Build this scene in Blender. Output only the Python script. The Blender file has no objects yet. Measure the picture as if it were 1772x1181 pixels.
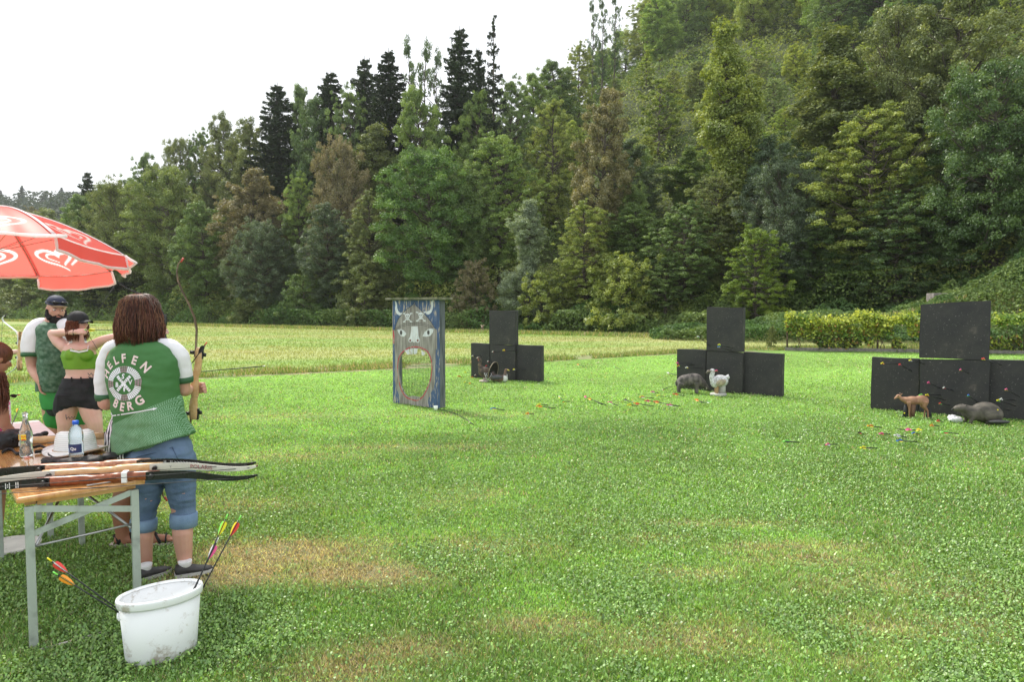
import bpy, bmesh, math, random
import numpy as np
from mathutils import Vector, Matrix, noise as mnoise
from mathutils.bvhtree import BVHTree
S = bpy.context.scene
C = S.collection
R = math.radians
random.seed(7)
rng = np.random.default_rng(11)

# ------------------------------------------------------------------ camera
CAM_H, PITCH, FPX = 1.65, R(2.932), 1181.3
cam = bpy.data.cameras.new('camera')
cam.lens = 24; cam.sensor_width = 36; cam.clip_start = 0.05; cam.clip_end = 3000
co = bpy.data.objects.new('camera', cam); C.objects.link(co)
co.location = (0, 0, CAM_H); co.rotation_euler = (R(90) - PITCH, 0, 0)
S.camera = co

# ------------------------------------------------------------------ sky and sun
SUN_EL, SUN_AZ = R(52), R(-42)          # azimuth from +Y towards +X (sun up to the left, a little beyond)
w = bpy.data.worlds.new('World'); S.world = w; w.use_nodes = True
nt = w.node_tree; nt.nodes.clear()
out = nt.nodes.new('ShaderNodeOutputWorld'); bg = nt.nodes.new('ShaderNodeBackground')
sky = nt.nodes.new('ShaderNodeTexSky'); sky.sky_type = 'NISHITA'; sky.sun_disc = False
sky.sun_elevation = SUN_EL; sky.sun_rotation = SUN_AZ; sky.dust_density = 4.0; sky.air_density = 1.0; sky.ozone_density = 1.0
tc = nt.nodes.new('ShaderNodeTexCoord'); mp = nt.nodes.new('ShaderNodeMapping')
mp.inputs['Scale'].default_value = (1.2, 1.2, 3.0)
nz = nt.nodes.new('ShaderNodeTexNoise'); nz.inputs['Scale'].default_value = 1.6; nz.inputs['Detail'].default_value = 5
cr = nt.nodes.new('ShaderNodeValToRGB')      # thin white cloud sheet over the whole sky
cr.color_ramp.elements[0].position = 0.25; cr.color_ramp.elements[0].color = (.88, .88, .88, 1)
cr.color_ramp.elements[1].position = 0.7; cr.color_ramp.elements[1].color = (1, 1, 1, 1)
mx = nt.nodes.new('ShaderNodeMixRGB'); mx.inputs['Color2'].default_value = (10.9, 11.2, 11.6, 1)
L = nt.links.new
L(tc.outputs['Generated'], mp.inputs['Vector']); L(mp.outputs['Vector'], nz.inputs['Vector'])
L(nz.outputs['Fac'], cr.inputs['Fac']); L(cr.outputs['Color'], mx.inputs['Fac'])
L(sky.outputs['Color'], mx.inputs['Color1']); L(mx.outputs['Color'], bg.inputs['Color'])
bg.inputs['Strength'].default_value = 0.10
L(bg.outputs['Background'], out.inputs['Surface'])
sl = bpy.data.lights.new('sun', 'SUN'); sl.energy = 3.9; sl.angle = R(4.0); sl.color = (1, .95, .86)
so = bpy.data.objects.new('sun', sl); C.objects.link(so)
sd = Vector((math.sin(SUN_AZ) * math.cos(SUN_EL), math.cos(SUN_AZ) * math.cos(SUN_EL), math.sin(SUN_EL)))
so.rotation_euler = sd.to_track_quat('Z', 'Y').to_euler(); so.location = (-20, 10, 30)
S.view_settings.view_transform = 'Standard'; S.view_settings.look = 'None'
S.view_settings.exposure = 0.35; S.view_settings.gamma = 1.0
S.render.engine = 'CYCLES'
S.cycles.max_bounces = 6; S.cycles.diffuse_bounces = 3; S.cycles.glossy_bounces = 3
S.cycles.transmission_bounces = 6; S.cycles.transparent_max_bounces = 12
S.cycles.use_denoising = True

# ------------------------------------------------------------------ pixel helpers (photo is 1772 x 1181)
CP, SP = math.cos(PITCH), math.sin(PITCH)
def ray(px, py):
    xc, zc = (px - 886) / FPX, (590.5 - py) / FPX
    return Vector((xc, CP + zc * SP, -SP + zc * CP))
def P(px, py, Y):
    d = ray(px, py); t = Y / d.y
    return Vector((d.x * t, Y, CAM_H + d.z * t))
def G(px, py, z=0.0):
    d = ray(px, py); t = (z - CAM_H) / d.z
    return Vector((d.x * t, d.y * t, z))

# ------------------------------------------------------------------ object helpers
def tag(o, label=None, cat=None, group=None, kind=None):
    if label: o['label'] = label
    if cat: o['category'] = cat
    if group: o['group'] = group
    if kind: o['kind'] = kind
    return o
def empty(name, loc=(0, 0, 0), rz=0, label=None, cat=None, group=None):
    o = bpy.data.objects.new(name, None); C.objects.link(o)
    o.empty_display_size = .2
    o.location = loc; o.rotation_euler = (0, 0, rz)
    return tag(o, label, cat, group)
def place(name, me, mat=None, parent=None, smooth=False):
    """Mesh data is in world coordinates; with a parent its origin moves to the parent's."""
    o = bpy.data.objects.new(name, me); C.objects.link(o)
    if mat is not None:
        for m in (mat if isinstance(mat, (list, tuple)) else [mat]): me.materials.append(m)
    if parent is not None:
        M = parent.matrix_basis.copy() if parent.parent is None else parent.parent.matrix_basis @ parent.matrix_basis
        me.transform(M.inverted()); o.parent = parent
    if smooth: me.polygons.foreach_set('use_smooth', [True] * len(me.polygons))
    return o
def npmesh(name, v, f, smooth=False):
    """v: (n,3) floats; f: (m,k) ints, all faces with k corners."""
    me = bpy.data.meshes.new(name)
    v = np.asarray(v, np.float32); f = np.asarray(f, np.int32); m, k = f.shape
    me.vertices.add(len(v)); me.vertices.foreach_set('co', v.ravel())
    me.loops.add(m * k); me.loops.foreach_set('vertex_index', f.ravel())
    me.polygons.add(m); me.polygons.foreach_set('loop_start', np.arange(0, m * k, k, dtype=np.int32))
    if smooth: me.polygons.foreach_set('use_smooth', np.ones(m, bool))
    me.update(); me.validate(); return me
def fattr(me, name, arr, dom='FACE'):
    a = me.attributes.new(name, 'FLOAT', dom); a.data.foreach_set('value', np.asarray(arr, np.float32))
def cattr(me, name, arr, dom='POINT'):
    a = me.attributes.new(name, 'FLOAT_COLOR', dom)
    arr = np.asarray(arr, np.float32)
    if arr.shape[1] == 3: arr = np.concatenate([arr, np.ones((len(arr), 1), np.float32)], 1)
    a.data.foreach_set('color', arr.ravel())

class MB:
    """collects simple solids into one mesh, in world coordinates"""
    def __init__(s): s.b = bmesh.new(); s.mi = 0
    def _st(s, fs, sm=False):
        for f in fs: f.material_index = s.mi; f.smooth = sm
        return fs
    def box(s, c, size, M=None, bev=0):
        """box centred at c, size (x,y,z), optionally oriented by 3x3/4x4 M"""
        T = Matrix.Translation(Vector(c)) @ ((M.to_4x4() if M is not None else Matrix.Identity(4))) @ Matrix.Diagonal((*size, 1))
        r = bmesh.ops.create_cube(s.b, size=1, matrix=T)
        vs = r['verts']; fs = list({f for v in vs for f in v.link_faces})
        if bev:
            es = list({e for v in vs for e in v.link_edges})
            rr = bmesh.ops.bevel(s.b, geom=es, offset=bev, segments=2, affect='EDGES', profile=.6)
            fs = rr['faces'] + [f for f in fs if f.is_valid]
        s._st(fs); return s
    def loft(s, rings, cap=True, sm=True, closed=True):
        """rings: list of lists of points (same count)"""
        rv = [[s.b.verts.new(p) for p in r] for r in rings]; n = len(rv[0]); fs = []
        for a, b in zip(rv, rv[1:]):
            for i in range(n if closed else n - 1):
                j = (i + 1) % n
                fs.append(s.b.faces.new((a[i], a[j], b[j], b[i])))
        s._st(fs, sm)
        if cap and closed:
            s._st([s.b.faces.new(rv[0][::-1]), s.b.faces.new(rv[-1])])
        return s
    def tube(s, pts, r, n=8, cap=True, flat=1.0, up=None):
        """round (or flattened) tube along pts; r number or list"""
        pts = [Vector(p) for p in pts]; k = len(pts)
        rs = r if isinstance(r, (list, tuple)) else [r] * k
        ref = Vector(up) if up is not None else None; rings = []
        for i, p in enumerate(pts):
            t = (pts[min(i + 1, k - 1)] - pts[max(i - 1, 0)]).normalized()
            if ref is None or (up is None and abs(ref.dot(t)) > .98):
                ref = Vector((0, 0, 1)) if abs(t.z) < .9 else Vector((1, 0, 0))
            u = (ref - t * ref.dot(t)).normalized(); v = t.cross(u)
            if up is None: ref = u
            rings.append([p + u * (rs[i] * math.cos(6.28318 * j / n)) + v * (rs[i] * flat * math.sin(6.28318 * j / n)) for j in range(n)])
        return s.loft(rings, cap)
    def ell(s, c, rad, M=None, seg=16, rin=10):
        T = Matrix.Translation(Vector(c)) @ ((M.to_4x4() if M is not None else Matrix.Identity(4))) @ Matrix.Diagonal((*rad, 1))
        r = bmesh.ops.create_uvsphere(s.b, u_segments=seg, v_segments=rin, radius=1, matrix=T)
        s._st(list({f for v in r['verts'] for f in v.link_faces}), True); return s
    def lathe(s, prof, c, n=24, sy=1.0, rz=0, cap=True):
        """prof list of (r,z) about vertical axis at c"""
        rings = []
        for r, z in prof:
            ring = []
            for j in range(n):
                a = 6.28318 * j / n; x, y = r * math.cos(a), r * math.sin(a) * sy
                ring.append(Vector((c[0] + x * math.cos(rz) - y * math.sin(rz), c[1] + x * math.sin(rz) + y * math.cos(rz), c[2] + z)))
            rings.append(ring)
        return s.loft(rings, cap)
    def face(s, pts, sm=False):
        s._st([s.b.faces.new([s.b.verts.new(p) for p in pts])], sm); return s
    def prism(s, pts, d):
        """closed outline pts extruded by vector d"""
        a = [s.b.verts.new(Vector(p)) for p in pts]; b = [s.b.verts.new(Vector(p) + Vector(d)) for p in pts]; n = len(a)
        fs = [s.b.faces.new(a[::-1]), s.b.faces.new(b)]
        for i in range(n): fs.append(s.b.faces.new((a[i], a[(i + 1) % n], b[(i + 1) % n], b[i])))
        s._st(fs); return s
    def mesh(s, name='m'):
        bmesh.ops.recalc_face_normals(s.b, faces=s.b.faces)
        me = bpy.data.meshes.new(name); s.b.to_mesh(me); s.b.free(); return me
    def build(s, name, mat, parent=None):
        return place(name, s.mesh(name), mat, parent)
def frame(xd, zd=(0, 0, 1)):
    """rotation matrix with local x along xd and local z near zd"""
    x = Vector(xd).normalized(); z = Vector(zd); z = (z - x * z.dot(x)).normalized(); y = z.cross(x)
    return Matrix((x, y, z)).transposed()
WORK = bpy.data.scenes.new('work')
def evaluated(o):
    """evaluate modifiers / text in a small scratch scene (fast), return the mesh"""
    for c in list(o.users_collection): c.objects.unlink(o)
    WORK.collection.objects.link(o); vl = WORK.view_layers[0]; vl.update(); dg = vl.depsgraph
    if dg is None: dg = bpy.context.evaluated_depsgraph_get()
    return bpy.data.meshes.new_from_object(o.evaluated_get(dg))
def remeshed(mb, voxel, smooth=3, fac=.5, dec=None):
    """fuse the overlapping solids of an MB into one continuous skin"""
    me = mb.mesh('tmp'); o = bpy.data.objects.new('tmp', me); C.objects.link(o)
    m = o.modifiers.new('r', 'REMESH'); m.mode = 'VOXEL'; m.voxel_size = voxel; m.use_smooth_shade = True
    if smooth:
        m = o.modifiers.new('s', 'SMOOTH'); m.iterations = smooth; m.factor = fac
    r = evaluated(o); bpy.data.objects.remove(o); bpy.data.meshes.remove(me)
    r.polygons.foreach_set('use_smooth', [True] * len(r.polygons)); return r

# ------------------------------------------------------------------ materials
MATS = {}
def nodes(name):
    m = bpy.data.materials.new(name); m.use_nodes = True
    n = m.node_tree; b = n.nodes['Principled BSDF']; return m, n, b
def mat(name, col, rough=.6, metal=0, var=.12, scale=12, col2=None, bump=0, bscale=60, spec=.5, trans=0, alpha=None, stretch=None, ior=1.45, lo=.35, hi=.65, detail=4):
    """principled with procedural colour variation between two tones plus bump"""
    if name in MATS: return MATS[name]
    m, n, b = nodes(name); MATS[name] = m; N = n.nodes.new; K = n.links.new
    b.inputs['Roughness'].default_value = rough; b.inputs['Metallic'].default_value = metal
    b.inputs['Specular IOR Level'].default_value = spec; b.inputs['IOR'].default_value = ior
    if trans: b.inputs['Transmission Weight'].default_value = trans
    if alpha is not None: b.inputs['Alpha'].default_value = alpha
    t = N('ShaderNodeTexCoord'); mp_ = N('ShaderNodeMapping')
    if stretch: mp_.inputs['Scale'].default_value = stretch
    K(t.outputs['Object'], mp_.inputs['Vector'])
    z = N('ShaderNodeTexNoise'); z.inputs['Scale'].default_value = scale; z.inputs['Detail'].default_value = detail
    K(mp_.outputs['Vector'], z.inputs['Vector'])
    r = N('ShaderNodeValToRGB'); K(z.outputs['Fac'], r.inputs['Fac'])
    c2 = col2 if col2 else tuple(c * (1 - var) for c in col)
    c1 = col if col2 else tuple(min(1, c * (1 + var)) for c in col)
    r.color_ramp.elements[0].position = lo; r.color_ramp.elements[0].color = (*c2, 1)
    r.color_ramp.elements[1].position = hi; r.color_ramp.elements[1].color = (*c1, 1)
    K(r.outputs['Color'], b.inputs['Base Color'])
    if bump:
        z2 = N('ShaderNodeTexNoise'); z2.inputs['Scale'].default_value = bscale; z2.inputs['Detail'].default_value = 3
        K(mp_.outputs['Vector'], z2.inputs['Vector'])
        bp = N('ShaderNodeBump'); bp.inputs['Strength'].default_value = bump; bp.inputs['Distance'].default_value = .01
        K(z2.outputs['Fac'], bp.inputs['Height']); K(bp.outputs['Normal'], b.inputs['Normal'])
    return m
def leafmat(name, base=None, trans=.35, gloss=.08, rough=.5, use_attr=None):
    """foliage: colour = object colour (or attribute) x per-face tint, thin translucent leaves"""
    m = bpy.data.materials.new(name); m.use_nodes = True; n = m.node_tree; n.nodes.clear(); N = n.nodes.new; K = n.links.new
    o = N('ShaderNodeOutputMaterial')
    at = N('ShaderNodeAttribute'); at.attribute_name = 'tint'
    if use_attr:
        ca = N('ShaderNodeAttribute'); ca.attribute_name = use_attr; csock = ca.outputs['Color']
    elif base:
        ca = N('ShaderNodeRGB'); ca.outputs[0].default_value = (*base, 1); csock = ca.outputs[0]
    else:
        ca = N('ShaderNodeObjectInfo'); csock = ca.outputs['Color']
    hs = N('ShaderNodeHueSaturation')
    mr = N('ShaderNodeMapRange'); mr.inputs['To Min'].default_value = .475; mr.inputs['To Max'].default_value = .52
    K(at.outputs['Fac'], mr.inputs['Value']); K(mr.outputs['Result'], hs.inputs['Hue'])
    mv = N('ShaderNodeMapRange'); mv.inputs['To Min'].default_value = 1.6; mv.inputs['To Max'].default_value = .5
    K(at.outputs['Fac'], mv.inputs['Value']); K(mv.outputs['Result'], hs.inputs['Value']); K(csock, hs.inputs['Color'])
    d = N('ShaderNodeBsdfDiffuse'); t = N('ShaderNodeBsdfTranslucent'); g = N('ShaderNodeBsdfGlossy'); g.inputs['Roughness'].default_value = rough
    K(hs.outputs['Color'], d.inputs['Color'])
    ty = N('ShaderNodeMixRGB'); ty.blend_type = 'MULTIPLY'; ty.inputs['Fac'].default_value = 1; ty.inputs['Color2'].default_value = (1.25, 1.15, .45, 1)
    K(hs.outputs['Color'], ty.inputs['Color1']); K(ty.outputs['Color'], t.inputs['Color'])
    a = N('ShaderNodeMixShader'); a.inputs['Fac'].default_value = trans; K(d.outputs[0], a.inputs[1]); K(t.outputs[0], a.inputs[2])
    b = N('ShaderNodeMixShader'); b.inputs['Fac'].default_value = gloss; K(a.outputs[0], b.inputs[1]); K(g.outputs[0], b.inputs[2])
    K(b.outputs[0], o.inputs['Surface']); return m

# ================================================================== terrain
def vnoise(x, y, sc, seed=0):
    """smooth value noise, numpy"""
    x = np.asarray(x, float) / sc + 1000.3 + seed * 17.13; y = np.asarray(y, float) / sc + 1000.7 + seed * 9.71
    xi, yi = np.floor(x).astype(np.int64), np.floor(y).astype(np.int64); fx, fy = x - xi, y - yi
    def h(a, b):
        n = (a * 374761393 + b * 668265263 + seed * 974711) & 0xffffffff
        n = ((n ^ (n >> 13)) * 1274126177) & 0xffffffff
        return ((n ^ (n >> 16)) & 0xffff) / 65535.0
    fx = fx * fx * (3 - 2 * fx); fy = fy * fy * (3 - 2 * fy)
    return (h(xi, yi) * (1 - fx) + h(xi + 1, yi) * fx) * (1 - fy) + (h(xi, yi + 1) * (1 - fx) + h(xi + 1, yi + 1) * fx) * fy
def fbm(x, y, sc, seed=0, o=4):
    s, a, t = 0, 1, 0
    for i in range(o):
        s = s + a * vnoise(x, y, sc / 2 ** i, seed + i); t += a; a *= .55
    return s / t
def smooth01(t): t = np.clip(t, 0, 1); return t * t * (3 - 2 * t)
def sdist(x, y): return .523 * x + .852 * y - 36.8
RX = [-400, -160, -73, -45, -29, -2, 8, 18, 40, 80, 160, 400]
RH = [3, 4, 7, 10, 12, 16, 26, 40, 70, 98, 120, 140]
def Hgt(x, y):
    x = np.asarray(x, float); y = np.asarray(y, float); s = sdist(x, y)
    k = .58 * np.maximum(s, 0) ** 2 / (np.maximum(s, 0) + 2.0)
    r = np.interp(x, RX, RH)
    h = -np.log(np.exp(-k / 4) + np.exp(-r / 4)) * 4
    h = np.maximum(h, 0) * smooth01(s / 3)
    h = h + smooth01(s / 10) * (fbm(x, y, 14, 3) - .5) * 3
    # bramble mounds at the right
    h = h + (3.3 * np.exp(-(((x - 23.5) / 4.6) ** 2 + ((y - 30.4) / 2.4) ** 2)) + .9 * np.exp(-(((x - 15) / 6) ** 2 + ((y - 32) / 2.4) ** 2))) * smooth01((y - 26.4) / 2.2)
    # low grassy step between the mown lawn and the hay meadow
    # far wooded hills
    far = smooth01((y - 190) / 130) * smooth01((-60 - x) / 60)
    h = h + far * (44 + 10 * (fbm(x, y, 90, 5) - .5))
    return h
BX = [-60, -10.6, -7.1, -3.1, .8, 5.6, 10.2, 20, 60]
BY = [2, 14.1, 15.4, 17.7, 19.9, 23.3, 25.3, 26.6, 30]
def border(x): return np.interp(x, BX, BY)
def lerp(a, b, t): t = np.asarray(t)[:, None]; return np.asarray(a) * (1 - t) + np.asarray(b) * t
DRY = [(-1.5, 4.5, .62, .30), (-1.75, 4.15, .4, .22), (-.95, 4.15, .45, .2), (1.0, 4.75, .35, .12), (1.9, 4.6, .6, .12), (2.3, 4.0, .6, .2), (2.15, 3.4, .6, .2), (.9, 3.3, .5, .2),
       (1.6, 5.1, .7, .1), (-2.6, 7.4, 1.0, .3), (-1.3, 7.9, 1.2, .2), (-2.4, 5.6, .7, .25), (-.5, 3.2, .3, .15), (2.6, 3.8, .35, .16), (-1.0, 10.3, 1.6, .3), (-.2, 4.6, .5, .2), (-3.8, 10.2, 1.6, .5), (1.1, 4.15, .35, .13), (.2, 3.45, .35, .14), (1.95, 4.35, .45, .12), (3.0, 3.2, .4, .15), (-.75, 3.0, .3, .2)]
def dryness(x, y):
    d = np.zeros_like(x)
    for i, (cx, cy, rx, ry) in enumerate(DRY): d = np.maximum(d, np.exp(-((x - cx) / rx) ** 2 - ((y - cy) / ry) ** 2) * (1.35 if i < 3 else .62 if cy < 6 else .4))
    d = d * (.3 + 1.15 * fbm(x, y, .22, 21, 4))
    n = fbm(x, y, 1.3, 22, 5); d = np.maximum(d, smooth01((n - .6) / .14) * .5 * fbm(x, y, .3, 27, 2) * smooth01((9 - y) / 4))
    return np.clip(d, 0, 1)
def gcolor(x, y):
    """albedo of turf"""
    n1 = fbm(x, y, 2.4, 31, 5); n2 = fbm(x, y, .5, 35, 3)
    c = lerp((.105, .20, .048), (.165, .30, .07), smooth01((n1 - .3) / .4))
    c = c * (0.75 + .5 * n2)[:, None]
    c = lerp(c, (.50, .41, .27), dryness(x, y) * smooth01((14 - y) / 5) * .55)
    far = smooth01((y - 8) / 6)
    lush = smooth01((n1 - .35) / .3)
    c = c * (1 - far[:, None]) + far[:, None] * lerp((.16, .275, .062), (.19, .335, .072), lush)
    b = border(x) + .5 * (fbm(x, y, 1.5, 41, 3) - .5); d = y - b
    st = smooth01(d / .15) * smooth01((2.1 - d) / .8)       # rough strip
    hay = smooth01((d - 1.4) / .6)
    rows = .5 + .5 * np.sin((y - .3 * x) * 2.2 + 3 * fbm(x, y, 9, 47, 3))
    hc = lerp((.29, .325, .12), (.20, .30, .078), smooth01((fbm(x, y * 3.5, 9, 43, 4) - .36) / .28))
    hc = lerp(hc, (.36, .36, .14), rows * .2)
    hc = lerp(hc, (.38, .33, .16), smooth01((fbm(x, y * 2, 3, 45, 3) - .58) / .2) * .4)
    c = c * (1 - hay[:, None]) + hc * hay[:, None]
    sc = lerp((.12, .19, .05), (.28, .26, .15), smooth01((fbm(x, y * 2.5, 1.1, 44, 3) - .42) / .2))
    return c * (1 - st[:, None]) + sc * st[:, None]
def groundmat():
    m, n, b = nodes('turf_ground'); N = n.nodes.new; K = n.links.new
    a = N('ShaderNodeAttribute'); a.attribute_name = 'gcol'
    t = N('ShaderNodeTexCoord'); z = N('ShaderNodeTexNoise'); z.inputs['Scale'].default_value = 22; z.inputs['Detail'].default_value = 8; z.inputs['Roughness'].default_value = .7
    z3 = N('ShaderNodeTexNoise'); z3.inputs['Scale'].default_value = 2.2; z3.inputs['Detail'].default_value = 6; z3.inputs['Roughness'].default_value = .7
    K(t.outputs['Object'], z.inputs['Vector']); K(t.outputs['Object'], z3.inputs['Vector'])
    mr = N('ShaderNodeMapRange'); mr.inputs['From Min'].default_value = .3; mr.inputs['From Max'].default_value = .7; mr.inputs['To Min'].default_value = .6; mr.inputs['To Max'].default_value = 1.45
    mr3 = N('ShaderNodeMapRange'); mr3.inputs['From Min'].default_value = .3; mr3.inputs['From Max'].default_value = .7; mr3.inputs['To Min'].default_value = .78; mr3.inputs['To Max'].default_value = 1.25
    K(z.outputs['Fac'], mr.inputs['Value']); K(z3.outputs['Fac'], mr3.inputs['Value'])
    mu = N('ShaderNodeMath'); mu.operation = 'MULTIPLY'; K(mr.outputs[0], mu.inputs[0]); K(mr3.outputs[0], mu.inputs[1])
    v = N('ShaderNodeVectorMath'); v.operation = 'SCALE'; K(a.outputs['Color'], v.inputs[0]); K(mu.outputs[0], v.inputs['Scale'])
    K(v.outputs['Vector'], b.inputs['Base Color']); b.inputs['Roughness'].default_value = .9; b.inputs['Specular IOR Level'].default_value = .15
    bp = N('ShaderNodeBump'); bp.inputs['Strength'].default_value = .8; bp.inputs['Distance'].default_value = .03
    K(z.outputs['Fac'], bp.inputs['Height']); K(bp.outputs['Normal'], b.inputs['Normal']); return m
def build_ground():
    na, nr = 520, 620
    a = np.linspace(-1.9, 1.9, na); t = np.geomspace(1.2, 900, nr)
    A, T = np.meshgrid(a, t); Y = T - 3.0; X = A * (T + .4)
    x, y = X.ravel(), Y.ravel(); z = Hgt(x, y) + (fbm(x, y, .8, 61, 3) - 1.0) * .016
    v = np.stack([x, y, z], 1)
    i = np.arange(nr - 1)[:, None] * na + np.arange(na - 1)[None, :]; i = i.ravel()
    f = np.stack([i, i + 1, i + 1 + na, i + na], 1)
    cx, cy = x[f].mean(1), y[f].mean(1); s = sdist(cx, cy); d = cy - border(cx)
    cls = np.where((s > 1.2) | (cy > 150) | (z[f].max(1) > .7), 2, np.where(d > 0, 1, 0))
    col = gcolor(x, y)
    col = col * (.72 + .28 * smooth01((y - 5) / 7))[:, None]   # thatch and soil between the near blades, gap shade painted into the colour
    hill = smooth01((sdist(x, y) + 1) / 3); hc = lerp((.035, .05, .018), (.07, .085, .03), fbm(x, y, 5, 71, 3))
    bank = smooth01((z - .15) / .5)[:, None] * (1 - hill[:, None])
    col = col * (1 - hill[:, None]) + hc * hill[:, None]
    gm = groundmat()
    for k, nm in ((0, 'lawn'), (1, 'meadow'), (2, 'hillside')):
        ff = f[cls == k]; u, inv = np.unique(ff, return_inverse=True)
        me = npmesh(nm, v[u], inv.reshape(-1, 4), True); cattr(me, 'gcol', col[u])
        o = place(nm, me, gm); tag(o, kind='structure')
build_ground()

# ================================================================== turf: blades and clover
def build_turf():
    # blades; LOD: number per square metre falls with distance, blade size grows a little
    def scatter(n, y0, y1, p=2.0):
        u = rng.random(n); q = 1 - p
        y = (y0 ** q + u * (y1 ** q - y0 ** q)) ** (1 / q)
        x = (rng.random(n) * 2 - 1) * (.84 * y + 1.9)
        return x, y
    n = 900000; x, y = scatter(n, 2.55, 24, 1.85)
    k = y < border(x) - .02; x, y = x[k], y[k]; n = len(x)
    dr = dryness(x, y); rough = fbm(x, y, .28, 51, 3); lush = fbm(x, y, 2.4, 31, 5)
    h = (.009 + .018 * rough + .016 * rng.random(n) * (rough > .55)) * (1 - .45 * dr) * np.clip(1.15 - .04 * y, .6, 1)
    wd = (.0022 + .0016 * rng.random(n)) * np.maximum(1, y / 3.0)
    az = rng.random(n) * 6.283; lean = rng.random(n) * 1.3 * h; la = rng.random(n) * 6.283
    z = Hgt(x, y)
    dx, dy = np.cos(az) * wd, np.sin(az) * wd
    v = np.empty((n, 3, 3), np.float32)
    v[:, 0] = np.stack([x - dx, y - dy, z - .002], 1); v[:, 1] = np.stack([x + dx, y + dy, z - .002], 1)
    v[:, 2] = np.stack([x + np.cos(la) * lean, y + np.sin(la) * lean, z + h], 1)
    c = gcolor(x, y) * 1.72
    dryb = rng.random(n) < (.10 + .6 * dr)
    c[dryb] = np.array([.52, .42, .26]) * (.6 + .6 * rng.random(dryb.sum()))[:, None]
    c *= (.45 + 1.05 * rng.random(n) ** 1.3)[:, None]
    me = npmesh('grass', v.reshape(-1, 3), np.arange(n * 3).reshape(-1, 3))
    cattr(me, 'gcol', c, 'FACE'); fattr(me, 'tint', rng.random(n) * .5 + .2)
    o = place('grass', me, leafmat('grass_blade', use_attr='gcol', trans=.3, gloss=.06, rough=.4))
    tag(o, 'short mown green grass blades with straw patches across the lawn', 'grass', kind='stuff')
    # clover and other small broad leaves
    n = 700000; x, y = scatter(n, 2.55, 15, 1.9)
    cl = .6 * fbm(x, y, .5, 81, 4) + .4 * fbm(x, y, 2.6, 86, 3); k = (rng.random(n) < (.14 + .86 * smooth01((cl - .41) / .16)) * (1 - .93 * dryness(x, y))) & (y < border(x)); x, y, cl = x[k], y[k], cl[k]; n = len(x)
    r = (.0024 + .0042 * rng.random(n) ** 1.5) * (1 + .055 * y); z = Hgt(x, y) + .008 + .026 * rng.random(n)
    nx, ny = rng.normal(0, .75, n), rng.normal(0, .75, n)   # tilt
    az = rng.random(n) * 6.283; v = np.empty((n, 5, 3), np.float32)
    for j in range(5):
        a = az + j * 1.2566; dx, dy = np.cos(a) * r, np.sin(a) * r
        v[:, j] = np.stack([x + dx, y + dy, z + dx * nx + dy * ny], 1)
    c = np.array([.16, .32, .075]) * (.5 + .85 * rng.random(n))[:, None]; c = c + np.array([.05, .03, .02]) * rng.random((n, 1))
    me = npmesh('clover', v.reshape(-1, 3), np.arange(n * 5).reshape(-1, 5))
    cattr(me, 'gcol', c, 'FACE'); fattr(me, 'tint', rng.random(n) * .6 + .1)
    o = place('clover', me, leafmat('clover_leaf', use_attr='gcol', trans=.25, gloss=.055, rough=.45))
    tag(o, 'small glossy clover and weed leaves growing through the mown lawn', 'clover', kind='stuff')
    # coarse tufts of the rough strip and of the meadow edge
    n = 62000; x = rng.random(n) * 44 - 20; y = border(x) + .25 + 1.6 * rng.random(n) ** 1.4
    pn = fbm(x, y, 1.2, 91, 3); k = rng.random(n) < smooth01((pn - .3) / .3); x, y, pn = x[k], y[k], pn[k]; n = len(x)
    m2 = 90000; x2 = rng.random(m2) * 100 - 60; yy = (36.0 - .523 * x2) / .852; y2 = yy - 2.2 * rng.random(m2) ** 2
    x = np.concatenate([x, x2]); y = np.concatenate([y, y2]); pn = np.concatenate([pn, .7 + 0 * x2]); n = len(x)
    h = .03 + .20 * pn * rng.random(n) ** 1.5; h[-m2:] *= 1.5; wd = .006 + .012 * rng.random(n); wd[-m2:] *= 2.2
    az = rng.random(n) * 6.283; la = rng.random(n) * 6.283; lean = .8 * h * rng.random(n); z = Hgt(x, y)
    v = np.empty((n, 3, 3), np.float32); dx, dy = np.cos(az) * wd, np.sin(az) * wd
    v[:, 0] = np.stack([x - dx, y - dy, z], 1); v[:, 1] = np.stack([x + dx, y + dy, z], 1); v[:, 2] = np.stack([x + np.cos(la) * lean, y + np.sin(la) * lean, z + h], 1)
    c = lerp((.17, .27, .05), (.45, .38, .20), (rng.random(n) < .33).astype(float)) * (.7 + .6 * rng.random(n))[:, None]
    me = npmesh('rough_grass', v.reshape(-1, 3), np.arange(n * 3).reshape(-1, 3)); cattr(me, 'gcol', c, 'FACE'); fattr(me, 'tint', rng.random(n) * .5 + .2)
    # stubble of the hay meadow
    n3 = 160000; y3 = 14 + 46 * rng.random(n3) ** 1.6; x3 = (rng.random(n3) * 2 - 1) * (.86 * y3 + .8); k = (y3 > border(x3) + 1.2) & (sdist(x3, y3) < -.3); x3, y3 = x3[k], y3[k]; n3 = len(x3)
    h3 = .02 + .05 * rng.random(n3) ** 2 + .04 * smooth01((fbm(x3, y3 * 2, 2.5, 95, 3) - .5) / .2) * rng.random(n3); w3 = .006 + .0006 * y3; a3 = rng.random(n3) * 6.283; z3 = Hgt(x3, y3); v3 = np.empty((n3, 3, 3), np.float32)
    v3[:, 0] = np.stack([x3 - np.cos(a3) * w3, y3 - np.sin(a3) * w3, z3], 1); v3[:, 1] = np.stack([x3 + np.cos(a3) * w3, y3 + np.sin(a3) * w3, z3], 1); v3[:, 2] = np.stack([x3 + .02 * np.cos(a3 * 3), y3, z3 + h3], 1)
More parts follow.
